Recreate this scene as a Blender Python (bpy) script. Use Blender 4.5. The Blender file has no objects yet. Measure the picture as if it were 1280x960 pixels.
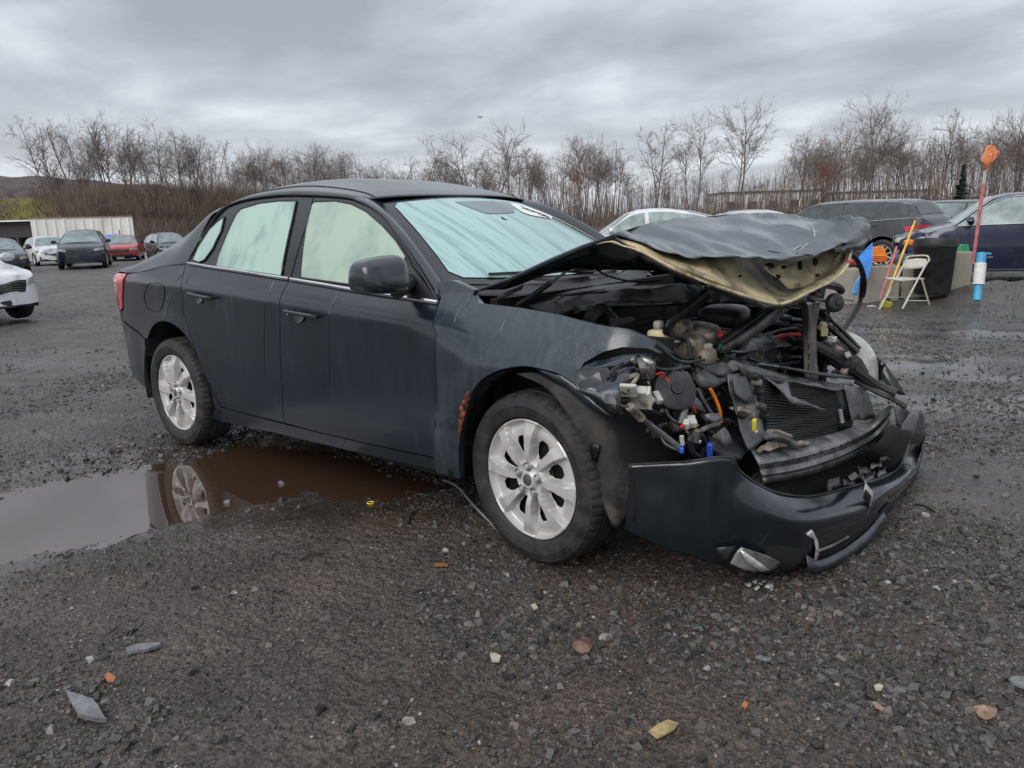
import bpy, bmesh, math, random
import numpy as np
from mathutils import Vector, Matrix, noise as mnoise
from mathutils.geometry import delaunay_2d_cdt
random.seed(7); rng = np.random.default_rng(11)
scn = bpy.context.scene
COL = scn.collection
# ------------------------------------------------------------------ camera, sky, sun, exposure
CAM = np.array([4.25625699, -2.82964006, 1.20953064])
CR = np.array([0.76212122, 0.64671565, -0.03049787])
CU = np.array([-0.11123152, 0.17719511, 0.97786985])
CF = np.array([-0.63780781, 0.74186304, -0.20697931])
FOC = 950.0
cd = bpy.data.cameras.new('camera'); cam = bpy.data.objects.new('camera', cd); COL.objects.link(cam)
cd.sensor_width = 36; cd.lens = FOC / 1280 * 36; cd.clip_start = .05; cd.clip_end = 3000
cam.matrix_world = Matrix(((CR[0], CU[0], -CF[0], CAM[0]), (CR[1], CU[1], -CF[1], CAM[1]), (CR[2], CU[2], -CF[2], CAM[2]), (0, 0, 0, 1)))
scn.camera = cam
scn.view_settings.view_transform = 'Standard'; scn.view_settings.look = 'None'
scn.view_settings.exposure = 0.13; scn.view_settings.gamma = 1
SUN_EL, SUN_AZ = math.radians(40), math.radians(172)
w = bpy.data.worlds.new('World'); scn.world = w; w.use_nodes = True
nt = w.node_tree; nt.nodes.clear(); N = nt.nodes.new; LK = nt.links.new
out = N('ShaderNodeOutputWorld'); bg = N('ShaderNodeBackground'); bg.inputs['Strength'].default_value = 0.13
sky = N('ShaderNodeTexSky'); sky.sky_type = 'NISHITA'; sky.sun_disc = False
sky.sun_elevation = SUN_EL; sky.sun_rotation = SUN_AZ; sky.dust_density = 3
tc = N('ShaderNodeTexCoord'); sep = N('ShaderNodeSeparateXYZ'); LK(tc.outputs['Generated'], sep.inputs[0])
def wm(op, a, b=None, c=None):
    n = N('ShaderNodeMath'); n.operation = op
    for i, s in enumerate((a, b, c)):
        if s is None: continue
        if isinstance(s, (int, float)): n.inputs[i].default_value = s
        else: LK(s, n.inputs[i])
    return n.outputs[0]
zz = wm('MAXIMUM', sep.outputs[2], 0.0); zd = wm('ADD', zz, 0.16)
cx_ = wm('DIVIDE', sep.outputs[0], zd); cy_ = wm('DIVIDE', sep.outputs[1], zd)
comb = N('ShaderNodeCombineXYZ'); LK(cx_, comb.inputs[0]); LK(cy_, comb.inputs[1])
mp = N('ShaderNodeMapping'); mp.inputs['Rotation'].default_value = (0, 0, math.radians(40)); mp.inputs['Scale'].default_value = (.85, 1.0, 1); mp.inputs['Location'].default_value = (3.1, 1.4, 0)
LK(comb.outputs[0], mp.inputs[0])
n1 = N('ShaderNodeTexNoise'); n1.inputs['Scale'].default_value = 1.15; n1.inputs['Detail'].default_value = 7; n1.inputs['Roughness'].default_value = .52; n1.inputs['Distortion'].default_value = .18
LK(mp.outputs[0], n1.inputs['Vector'])
cr_ = N('ShaderNodeValToRGB'); LK(n1.outputs['Fac'], cr_.inputs[0])
e = cr_.color_ramp.elements; e[0].position = .38; e[0].color = (2.95, 3.10, 3.42, 1); e[1].position = .64; e[1].color = (5.5, 5.8, 6.2, 1)
m_ = cr_.color_ramp.elements.new(.50); m_.color = (3.85, 4.05, 4.42, 1)
# brighter, bluish band low over the trees; overcast dome brightens towards the zenith
low = wm('POWER', wm('SUBTRACT', 1.0, wm('MINIMUM', wm('MULTIPLY', zz, 4.0), 1.0)), 1.6)
zen = wm('MULTIPLY', wm('MAXIMUM', wm('SUBTRACT', zz, .3), 0.0), 1.3)
gain = wm('ADD', wm('ADD', 1.0, wm('MULTIPLY', low, .32)), zen)
vm = N('ShaderNodeVectorMath'); vm.operation = 'SCALE'; LK(cr_.outputs[0], vm.inputs[0]); LK(gain, vm.inputs['Scale'])
mix = N('ShaderNodeMix'); mix.data_type = 'RGBA'; mix.inputs[0].default_value = .90
LK(sky.outputs[0], mix.inputs[6]); LK(vm.outputs[0], mix.inputs[7])
LK(mix.outputs[2], bg.inputs['Color']); LK(bg.outputs[0], out.inputs[0])
sl = bpy.data.lights.new('sun', 'SUN'); sl.energy = 1.5; sl.angle = math.radians(38); sl.color = (1, .97, .93)
so = bpy.data.objects.new('sun', sl); COL.objects.link(so)
sd = Vector((math.sin(SUN_AZ) * math.cos(SUN_EL), math.cos(SUN_AZ) * math.cos(SUN_EL), math.sin(SUN_EL)))
so.rotation_euler = sd.to_track_quat('Z', 'Y').to_euler()
# ------------------------------------------------------------------ back-projection helpers (photo pixel -> world point on a stated plane)
def ray(u, v): return CF + CR * ((u - 640) / FOC) - CU * ((v - 480) / FOC)
def PX(u, v, x): d = ray(u, v); return CAM + d * ((x - CAM[0]) / d[0])
def PY(u, v, y): d = ray(u, v); return CAM + d * ((y - CAM[1]) / d[1])
def PZ(u, v, z): d = ray(u, v); return CAM + d * ((z - CAM[2]) / d[2])
FH = np.array([CF[0], CF[1], 0.]); FH /= np.linalg.norm(FH); RH = np.array([FH[1], -FH[0], 0.])
def smooth(a, b, x):
    t = np.clip((x - a) / (b - a), 0, 1); return t * t * (3 - 2 * t)
def hsh(ix, iy, s):
    n = (ix.astype(np.int64) * 374761393 + iy.astype(np.int64) * 668265263 + s * 982451653) & 0xffffffff
    n = ((n ^ (n >> 13)) * 1274126177) & 0xffffffff
    return ((n ^ (n >> 16)) & 0xffff) / 65535.0
def vnoise(x, y, s=0):
    ix = np.floor(x); iy = np.floor(y); fx = x - ix; fy = y - iy; fx = fx * fx * (3 - 2 * fx); fy = fy * fy * (3 - 2 * fy)
    a = hsh(ix, iy, s); b = hsh(ix + 1, iy, s); c = hsh(ix, iy + 1, s); d = hsh(ix + 1, iy + 1, s)
    return (a * (1 - fx) + b * fx) * (1 - fy) + (c * (1 - fx) + d * fx) * fy - .5
def fbm(x, y, f, o=4, s=0):
    r = np.zeros_like(x); a = 1.
    for i in range(o): r += a * vnoise(x * f + 17.3 * i, y * f - 9.1 * i, s + i); f *= 2.1; a *= .5
    return r
# ------------------------------------------------------------------ materials
def nodes(m): return m.node_tree.nodes, m.node_tree.links
def mat(name, col, rough=.5, metal=0., var=.15, vscale=6., bump=0., bscale=60., coat=0., spec=.5, col2=None, c2s=3., c2lo=.45, c2hi=.65, rvar=.15, stretch=(1, 1, 1), emit=0):
    m = bpy.data.materials.new(name); m.use_nodes = True; n, l = nodes(m); b = n['Principled BSDF']
    tcn = n.new('ShaderNodeTexCoord'); mpn = n.new('ShaderNodeMapping'); mpn.inputs['Scale'].default_value = stretch; l.new(tcn.outputs['Object'], mpn.inputs[0])
    nz = n.new('ShaderNodeTexNoise'); nz.inputs['Scale'].default_value = vscale; nz.inputs['Detail'].default_value = 5; l.new(mpn.outputs[0], nz.inputs['Vector'])
    r = n.new('ShaderNodeValToRGB'); l.new(nz.outputs['Fac'], r.inputs[0])
    c = np.array(col); lo = np.clip(c * (1 - var * 1.6), 0, 1); hi = np.clip(c * (1 + var * 1.6), 0, 1)
    r.color_ramp.elements[0].position = .3; r.color_ramp.elements[0].color = (*lo, 1); r.color_ramp.elements[1].position = .7; r.color_ramp.elements[1].color = (*hi, 1)
    src = r.outputs[0]
    if col2 is not None:
        n2 = n.new('ShaderNodeTexNoise'); n2.inputs['Scale'].default_value = c2s; n2.inputs['Detail'].default_value = 6; n2.inputs['Roughness'].default_value = .62; l.new(mpn.outputs[0], n2.inputs['Vector'])
        mr = n.new('ShaderNodeMapRange'); mr.inputs[1].default_value = c2lo; mr.inputs[2].default_value = c2hi; l.new(n2.outputs['Fac'], mr.inputs[0])
        mx = n.new('ShaderNodeMix'); mx.data_type = 'RGBA'; l.new(mr.outputs[0], mx.inputs[0]); l.new(src, mx.inputs[6]); mx.inputs[7].default_value = (*col2, 1); src = mx.outputs[2]
    l.new(src, b.inputs['Base Color'])
    b.inputs['Metallic'].default_value = metal; b.inputs['Specular IOR Level'].default_value = spec; b.inputs['Coat Weight'].default_value = coat; b.inputs['Coat Roughness'].default_value = .08
    rr = n.new('ShaderNodeMapRange'); l.new(nz.outputs['Fac'], rr.inputs[0]); rr.inputs[1].default_value = .3; rr.inputs[2].default_value = .7; rr.inputs[3].default_value = max(rough - rvar, .02); rr.inputs[4].default_value = min(rough + rvar, 1); l.new(rr.outputs[0], b.inputs['Roughness'])
    if bump:
        n3 = n.new('ShaderNodeTexNoise'); n3.inputs['Scale'].default_value = bscale; n3.inputs['Detail'].default_value = 4; l.new(mpn.outputs[0], n3.inputs['Vector'])
        bp = n.new('ShaderNodeBump'); bp.inputs['Strength'].default_value = bump; bp.inputs['Distance'].default_value = .01; l.new(n3.outputs['Fac'], bp.inputs['Height']); l.new(bp.outputs[0], b.inputs['Normal'])
    return m
def paint_mat(name, base, dust, damt, rough):
    # weathered car paint: fine droplets as bump, run-down streaks of dust
    m = bpy.data.materials.new(name); m.use_nodes = True; n, l = nodes(m); b = n['Principled BSDF']
    tcn = n.new('ShaderNodeTexCoord'); mpn = n.new('ShaderNodeMapping'); mpn.inputs['Scale'].default_value = (34, 34, 2.2); l.new(tcn.outputs['Object'], mpn.inputs[0])
    s = n.new('ShaderNodeTexNoise'); s.inputs['Scale'].default_value = 1; s.inputs['Detail'].default_value = 4; l.new(mpn.outputs[0], s.inputs['Vector'])
    big = n.new('ShaderNodeTexNoise'); big.inputs['Scale'].default_value = 2.3; big.inputs['Detail'].default_value = 5; l.new(tcn.outputs['Object'], big.inputs['Vector'])
    mu = n.new('ShaderNodeMath'); mu.operation = 'MULTIPLY'; l.new(s.outputs['Fac'], mu.inputs[0]); l.new(big.outputs['Fac'], mu.inputs[1])
    mr = n.new('ShaderNodeMapRange'); mr.inputs[1].default_value = .12; mr.inputs[2].default_value = .42; mr.inputs[3].default_value = damt * .35; mr.inputs[4].default_value = damt; l.new(mu.outputs[0], mr.inputs[0])
    mx = n.new('ShaderNodeMix'); mx.data_type = 'RGBA'; mx.inputs[6].default_value = (*base, 1); mx.inputs[7].default_value = (*dust, 1); l.new(mr.outputs[0], mx.inputs[0]); l.new(mx.outputs[2], b.inputs['Base Color'])
    r2 = n.new('ShaderNodeMapRange'); r2.inputs[1].default_value = .1; r2.inputs[2].default_value = .4; r2.inputs[3].default_value = rough - .08; r2.inputs[4].default_value = rough + .12; l.new(mu.outputs[0], r2.inputs[0]); l.new(r2.outputs[0], b.inputs['Roughness'])
    b.inputs['Coat Weight'].default_value = .5; b.inputs['Coat Roughness'].default_value = .16
    vo = n.new('ShaderNodeTexVoronoi'); vo.inputs['Scale'].default_value = 150; l.new(tcn.outputs['Object'], vo.inputs['Vector'])
    vr = n.new('ShaderNodeMapRange'); vr.inputs[1].default_value = .0; vr.inputs[2].default_value = .35; vr.inputs[3].default_value = 1; vr.inputs[4].default_value = 0; l.new(vo.outputs['Distance'], vr.inputs[0])
    bp = n.new('ShaderNodeBump'); bp.inputs['Strength'].default_value = .22; bp.inputs['Distance'].default_value = .002; l.new(vr.outputs[0], bp.inputs['Height'])
    bp2 = n.new('ShaderNodeBump'); bp2.inputs['Strength'].default_value = .12; bp2.inputs['Distance'].default_value = .02; l.new(big.outputs['Fac'], bp2.inputs['Height']); l.new(bp2.outputs[0], bp.inputs['Normal'])
    l.new(bp.outputs[0], b.inputs['Normal'])
    return m
M = {}
M['paint'] = paint_mat('dusty black paint', (.004, .007, .012), (.060, .090, .125), .17, .17)
M['paint_wet'] = paint_mat('wet black paint', (.005, .008, .012), (.08, .115, .145), .22, .17)
M['fog_glass'] = None
def fog_glass(name, c1, c2, streak=(5, 5, 1.0)):
    m = bpy.data.materials.new(name); m.use_nodes = True; n, l = nodes(m); b = n['Principled BSDF']
    tcn = n.new('ShaderNodeTexCoord'); mpn = n.new('ShaderNodeMapping'); mpn.inputs['Scale'].default_value = streak; l.new(tcn.outputs['Object'], mpn.inputs[0])
    nz = n.new('ShaderNodeTexNoise'); nz.inputs['Scale'].default_value = 1.; nz.inputs['Detail'].default_value = 6; nz.inputs['Roughness'].default_value = .6; nz.inputs['Distortion'].default_value = .3; l.new(mpn.outputs[0], nz.inputs['Vector'])
    r = n.new('ShaderNodeValToRGB'); l.new(nz.outputs['Fac'], r.inputs[0]); r.color_ramp.elements[0].position = .34; r.color_ramp.elements[0].color = (*c2, 1); r.color_ramp.elements[1].position = .52; r.color_ramp.elements[1].color = (*c1, 1)
    l.new(r.outputs[0], b.inputs['Base Color']); b.inputs['Roughness'].default_value = .45; b.inputs['Coat Weight'].default_value = .8; b.inputs['Coat Roughness'].default_value = .05
    vo = n.new('ShaderNodeTexVoronoi'); vo.inputs['Scale'].default_value = 110; l.new(tcn.outputs['Object'], vo.inputs['Vector'])
    vr = n.new('ShaderNodeMapRange'); vr.inputs[1].default_value = 0; vr.inputs[2].default_value = .3; vr.inputs[3].default_value = 1; vr.inputs[4].default_value = 0; l.new(vo.outputs['Distance'], vr.inputs[0])
    bp = n.new('ShaderNodeBump'); bp.inputs['Strength'].default_value = .15; bp.inputs['Distance'].default_value = .002; l.new(vr.outputs[0], bp.inputs['Height']); l.new(bp.outputs[0], b.inputs['Normal']); l.new(bp.outputs[0], b.inputs['Coat Normal'])
    return m
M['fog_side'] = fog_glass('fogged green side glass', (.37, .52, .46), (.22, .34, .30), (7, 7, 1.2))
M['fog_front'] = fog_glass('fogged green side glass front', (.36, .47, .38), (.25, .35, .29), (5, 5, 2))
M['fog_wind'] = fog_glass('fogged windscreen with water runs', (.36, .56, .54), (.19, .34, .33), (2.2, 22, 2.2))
M['tint'] = mat('tint band', (.10, .15, .17), .3, coat=.8)
M['black'] = mat('black plastic', (.018, .018, .02), .45, var=.4, bump=.15, bscale=120)
M['blackdusty'] = mat('dusty black plastic', (.014, .015, .017), .42, var=.5, col2=(.07, .07, .072), c2s=5, c2lo=.48, c2hi=.75, bump=.2, bscale=90)
M['gloss'] = mat('gloss black plastic', (.012, .013, .016), .22, var=.3, coat=.3)
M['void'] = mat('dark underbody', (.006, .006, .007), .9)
M['chrome'] = mat('chrome strip', (.75, .76, .78), .16, metal=1., rvar=.06)
M['silver'] = mat('silver wheel paint', (.58, .575, .56), .38, metal=.3, var=.03, col2=(.34, .31, .27), c2s=10, c2lo=.62, c2hi=.9, rvar=.08)
M['tyre'] = mat('tyre rubber', (.022, .021, .022), .6, var=.3, vscale=20, col2=(.055, .048, .042), c2s=9, c2lo=.5, c2hi=.78, bump=.2, bscale=150)
M['steel'] = mat('dirty steel', (.22, .21, .20), .5, metal=.6, var=.35, vscale=14, col2=(.07, .055, .04), c2s=12)
M['galv'] = mat('grey coated steel', (.15, .155, .165), .38, metal=.3, var=.3, vscale=10, col2=(.05, .045, .04), c2s=9)
M['alu'] = mat('cast aluminium with grime', (.25, .215, .17), .55, metal=.35, var=.4, vscale=18, col2=(.07, .055, .04), c2s=16)
M['bright'] = mat('bright aluminium', (.62, .60, .56), .35, metal=.6, var=.2, vscale=20)
M['rust'] = mat('rust', (.28, .07, .035), .9, var=.5, vscale=60, col2=(.015, .012, .012), c2s=55, c2lo=.42, c2hi=.55)
M['beige'] = mat('beige primer with soot', (.40, .33, .19), .55, var=.25, vscale=7, col2=(.05, .04, .025), c2s=6.5, c2lo=.45, c2hi=.66, bump=.2, bscale=20)
M['beigerim'] = mat('beige seam sealer', (.58, .50, .31), .5, var=.2, vscale=18, col2=(.2, .15, .08), c2s=14, c2lo=.55)
M['white'] = mat('white plastic', (.46, .45, .41), .5, var=.15, vscale=20, col2=(.25, .22, .17), c2s=20, c2lo=.55)
M['red'] = mat('red plastic', (.5, .03, .025), .4, var=.25)
M['blue'] = mat('blue plastic', (.03, .10, .55), .35)
M['orange'] = mat('orange plastic', (.80, .22, .03), .5, var=.12)
M['yellow'] = mat('yellow plastic', (.75, .62, .06), .5, var=.2)
M['green'] = mat('green plastic', (.03, .30, .12), .5)
M['lens'] = mat('clear lamp lens', (.55, .57, .55), .12, var=.3, vscale=14, coat=1, col2=(.28, .26, .18), c2s=7)
M['taillens'] = mat('red lamp lens', (.55, .03, .04), .15, var=.3, coat=1)
M['condenser'] = mat('black condenser fins', (.008, .008, .009), .6, var=.3)
M['concrete'] = mat('stained concrete', (.36, .335, .28), .85, var=.2, vscale=3, col2=(.11, .085, .05), c2s=2.4, c2lo=.44, c2hi=.7, bump=.4, bscale=30, stretch=(1, 1, .22))
# ------------------------------------------------------------------ mesh helpers
def mk(name, V, F, m=None, parent=None, sm=True, ang=40, solid=0., loc=None):
    me = bpy.data.meshes.new(name); me.from_pydata([tuple(map(float, v)) for v in V], [], F); me.update()
    if m is not None: me.materials.append(m)
    if sm:
        me.polygons.foreach_set('use_smooth', [True] * len(me.polygons))
        try: me.set_sharp_from_angle(angle=math.radians(ang))
        except Exception: pass
    o = bpy.data.objects.new(name, me); COL.objects.link(o)
    if parent is not None: o.parent = parent
    if loc is not None: o.location = loc
    if solid:
        s = o.modifiers.new('solid', 'SOLIDIFY'); s.thickness = solid; s.offset = 0
    return o
def npmesh(name, V, F, m=None, parent=None, sm=False):
    me = bpy.data.meshes.new(name); k = F.shape[1]
    me.vertices.add(len(V)); me.vertices.foreach_set('co', V.astype(np.float32).ravel())
    me.loops.add(F.size); me.loops.foreach_set('vertex_index', F.astype(np.int32).ravel())
    me.polygons.add(len(F)); me.polygons.foreach_set('loop_start', np.arange(0, F.size, k, dtype=np.int32)); me.polygons.foreach_set('loop_total', np.full(len(F), k, dtype=np.int32))
    me.polygons.foreach_set('use_smooth', [sm] * len(F)); me.update(calc_edges=True); me.validate()
    if m: me.materials.append(m)
    o = bpy.data.objects.new(name, me); COL.objects.link(o)
    if parent is not None: o.parent = parent
    return o
class MB:
    def __init__(s): s.V = []; s.F = []
    def add(s, V, F):
        k = len(s.V); s.V += [tuple(map(float, v)) for v in V]; s.F += [tuple(i + k for i in f) for f in F]; return s
    def box(s, c, d, R=None):
        c = np.array(c, float); h = np.array(d, float) / 2; R = np.eye(3) if R is None else R
        return s.add([c + R @ (h * np.array(q)) for q in [(-1, -1, -1), (1, -1, -1), (1, 1, -1), (-1, 1, -1), (-1, -1, 1), (1, -1, 1), (1, 1, 1), (-1, 1, 1)]],
                     [(0, 3, 2, 1), (4, 5, 6, 7), (0, 1, 5, 4), (1, 2, 6, 5), (2, 3, 7, 6), (3, 0, 4, 7)])
    def tube(s, P, r, n=8, cap=True, flat=None):
        P = [np.array(p, float) for p in P]; rs = r if hasattr(r, '__len__') else [r] * len(P)
        k0 = len(s.V); up = np.array([.13, .29, .95])
        for i, p in enumerate(P):
            t = P[min(i + 1, len(P) - 1)] - P[max(i - 1, 0)]; t = t / (np.linalg.norm(t) + 1e-9)
            a = np.cross(t, up)
            if np.linalg.norm(a) < .1: a = np.cross(t, np.array([1., 0, 0]))
            a /= np.linalg.norm(a); b = np.cross(t, a); up = np.cross(a, t) if False else up
            for j in range(n):
                th = 2 * math.pi * j / n
                s.V.append(tuple(p + rs[i] * (math.cos(th) * a + math.sin(th) * b * (flat or 1))))
        for i in range(len(P) - 1):
            for j in range(n):
                s.F.append((k0 + i * n + j, k0 + i * n + (j + 1) % n, k0 + (i + 1) * n + (j + 1) % n, k0 + (i + 1) * n + j))
        if cap:
            s.F.append(tuple(k0 + j for j in range(n))[::-1]); s.F.append(tuple(k0 + (len(P) - 1) * n + j for j in range(n)))
        return s
    def lathe(s, prof, c=(0, 0, 0), axis=(0, 0, 1), n=24, cap=True):
        ax = np.array(axis, float); ax /= np.linalg.norm(ax); a = np.cross(ax, [0, 0, 1.]);
        if np.linalg.norm(a) < .1: a = np.array([1., 0, 0])
        a /= np.linalg.norm(a); b = np.cross(ax, a); c = np.array(c, float); k0 = len(s.V)
        for (r, h) in prof:
            for j in range(n):
                th = 2 * math.pi * j / n; s.V.append(tuple(c + ax * h + r * (math.cos(th) * a + math.sin(th) * b)))
        for i in range(len(prof) - 1):
            for j in range(n): s.F.append((k0 + i * n + j, k0 + i * n + (j + 1) % n, k0 + (i + 1) * n + (j + 1) % n, k0 + (i + 1) * n + j))
        if cap:
            s.F.append(tuple(k0 + j for j in range(n))[::-1]); s.F.append(tuple(k0 + (len(prof) - 1) * n + j for j in range(n)))
        return s
    def grid(s, G):
        k0 = len(s.V); R = len(G); C_ = len(G[0])
        for row in G: s.V += [tuple(map(float, p)) for p in row]
        for i in range(R - 1):
            for j in range(C_ - 1): s.F.append((k0 + i * C_ + j, k0 + i * C_ + j + 1, k0 + (i + 1) * C_ + j + 1, k0 + (i + 1) * C_ + j))
        return s
    def build(s, name, m=None, parent=None, **k): return mk(name, s.V, s.F, m, parent, **k)
def crom(P, n):
    P = [np.array(p, float) for p in P]
    if len(P) < 3: return [P[0] + (P[-1] - P[0]) * i / n for i in range(n + 1)]
    Q = [2 * P[0] - P[1]] + P + [2 * P[-1] - P[-2]]; out_ = []
    for i in range(n + 1):
        s = i / n * (len(P) - 1); k = min(int(s), len(P) - 2); t = s - k; a, b, c, d = Q[k:k + 4]
        out_.append(.5 * (2 * b + (c - a) * t + (2 * a - 5 * b + 4 * c - d) * t * t + (3 * b - a - 3 * c + d) * t ** 3))
    return out_
def lerpl(P, n):
    P = [np.array(p, float) for p in P]; out_ = []
    for i in range(n + 1):
        s = i / n * (len(P) - 1); k = min(int(s), len(P) - 2); out_.append(P[k] + (P[k + 1] - P[k]) * (s - k))
    return out_
def crumple(p, amp, f=6., seed=0):
    v = mnoise.noise_vector(Vector((p[0] * f + seed, p[1] * f, p[2] * f))); w_ = mnoise.noise_vector(Vector((p[0] * f * 3 + seed, p[1] * f * 3, p[2] * f * 3)))
    return np.array(p) + amp * np.array(v) + amp * .35 * np.array(w_)
def patch(name, rows, m, parent, nu=24, nv=12, amp=0., f=6., seed=0, solid=.003, lin=False, ang=40, edge_keep=False):
    fn = lerpl if lin else crom
    cols = [fn(r, nu) for r in rows]; G = [fn([cols[i][j] for i in range(len(rows))], nv) for j in range(nu + 1)]
    if amp:
        for i in range(len(G)):
            for j in range(len(G[0])): G[i][j] = crumple(G[i][j], amp, f, seed)
    return MB().grid(G).build(name, m, parent, solid=solid, ang=ang)
def plate(name, pts, m, parent, th=.004, amp=0., f=8., seed=0, step=.03, sm=True):
    # thick sheet cut to an outline given as 3-D points, crumpled
    P = np.array(pts, float); c = P.mean(0); U, S_, Vt = np.linalg.svd(P - c); a, b, nn = Vt
    loop = [((p - c) @ a, (p - c) @ b, (p - c) @ nn) for p in P]; L2 = []
    for i in range(len(loop)):
        p, q = np.array(loop[i]), np.array(loop[(i + 1) % len(loop)]); k = max(1, int(np.linalg.norm(q[:2] - p[:2]) / step))
        L2 += [p + (q - p) * t / k for t in range(k)]
    L2 = np.array(L2); n0 = len(L2); V2 = [Vector(p[:2]) for p in L2]; H = list(L2[:, 2])
    x0, y0 = L2[:, :2].min(0); x1, y1 = L2[:, :2].max(0)
    for X in np.arange(x0 + step / 2, x1, step):
        for Y in np.arange(y0 + step / 2, y1, step):
            if inpoly(X, Y, L2) and np.min(np.hypot(L2[:, 0] - X, L2[:, 1] - Y)) > step * .4:
                d = np.hypot(L2[:, 0] - X, L2[:, 1] - Y) ** -3.; V2.append(Vector((X, Y))); H.append(float((d * L2[:, 2]).sum() / d.sum()))
    r = delaunay_2d_cdt(V2, [], [list(range(n0))], 1, 1e-6)
    V = []
    for i, v in enumerate(r[0]):
        o_ = r[3][i]; h = H[o_[0]] if o_ else 0
        p = c + a * v[0] + b * v[1] + nn * h
        V.append(crumple(p, amp, f, seed) if amp else p)
    return mk(name, V, [tuple(f_) for f_ in r[2]], m, parent, sm=sm, solid=th, ang=30)
def inpoly(x, y, L):
    X = L[:, 0]; Y = L[:, 1]; X2 = np.roll(X, -1); Y2 = np.roll(Y, -1)
    c = (Y > y) != (Y2 > y); xi = X + (y - Y) * (X2 - X) / np.where(Y2 == Y, 1e-9, Y2 - Y)
    return bool(np.count_nonzero(c & (x < xi)) & 1)
def empty(name, loc=(0, 0, 0), rz=0., parent=None):
    o = bpy.data.objects.new(name, None); COL.objects.link(o); o.location = tuple(map(float, loc)); o.rotation_euler = (0, 0, rz); o.empty_display_size = .2
    if parent is not None: o.parent = parent
    return o
def tag(o, label=None, cat=None, group=None, kind=None):
    if label: o['label'] = label
    if cat: o['category'] = cat
    if group: o['group'] = group
    if kind: o['kind'] = kind
    return o
# ------------------------------------------------------------------ ground
BGZ = -.19
pud_px = [(-60, 640), (-20, 618), (40, 600), (100, 588), (165, 584), (225, 572), (262, 558), (300, 548), (360, 552), (430, 566), (500, 583), (585, 604), (590, 614), (530, 622), (478, 628), (430, 626), (380, 626), (335, 632), (300, 640), (262, 645), (235, 652), (205, 657), (180, 662), (150, 676), (110, 686), (60, 696), (0, 704), (-70, 712)]
PUD = np.array([PZ(u, v, -.012)[:2] for u, v in pud_px])
def sdist(x, y, L):
    d = np.full(x.shape, 1e9); ins = np.zeros(x.shape, bool)
    for i in range(len(L)):
        a = L[i]; b = L[(i + 1) % len(L)]; e_ = b - a; t = np.clip(((x - a[0]) * e_[0] + (y - a[1]) * e_[1]) / (e_ @ e_), 0, 1)
        d = np.minimum(d, np.hypot(x - a[0] - t * e_[0], y - a[1] - t * e_[1]))
        c = (a[1] > y) != (b[1] > y); xi = a[0] + (y - a[1]) * (b[0] - a[0]) / (b[1] - a[1] + 1e-12); ins ^= c & (x < xi)
    return np.where(ins, -d, d)
MND = PZ(1262, 382, BGZ)
def gz(x, y):
    x = np.asarray(x, float); y = np.asarray(y, float)
    d = np.hypot(x - 1.8, y + .8); h = BGZ * smooth(4.2, 11, d)
    al = (x - 1.8) * .95 + (y + .8) * .3; ac = -(x - 1.8) * .3 + (y + .8) * .95; h = h + fbm(al * .16, ac * 1.5, 1.0, 3, 61) * .05 * smooth(1.6, 4.5, d)
    h = h + fbm(x, y, .9, 4, 3) * (.010 + .045 * smooth(5, 14, d)) + fbm(x, y, 7, 4, 9) * .012
    s = sdist(x, y, PUD) + fbm(x, y, 2.6, 5, 21) * .15 + fbm(x, y, 16, 3, 23) * .07
    h = h + (-.012 - h) * (1 - smooth(0, .22, s)) * .9 + -.035 * smooth(0, -.35, s) + .004 * (1 - smooth(0, .25, s)) * smooth(-.02, .06, s)
    q = ((x - MND[0]) * RH[0] + (y - MND[1]) * RH[1]) / 1.5; r_ = ((x - MND[0]) * FH[0] + (y - MND[1]) * FH[1] - .3) / .75
    h = h + .30 * np.exp(-(q * q + r_ * r_) * 1.3) * (1 + .35 * fbm(x, y, 3, 3, 40))
    return h
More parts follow.
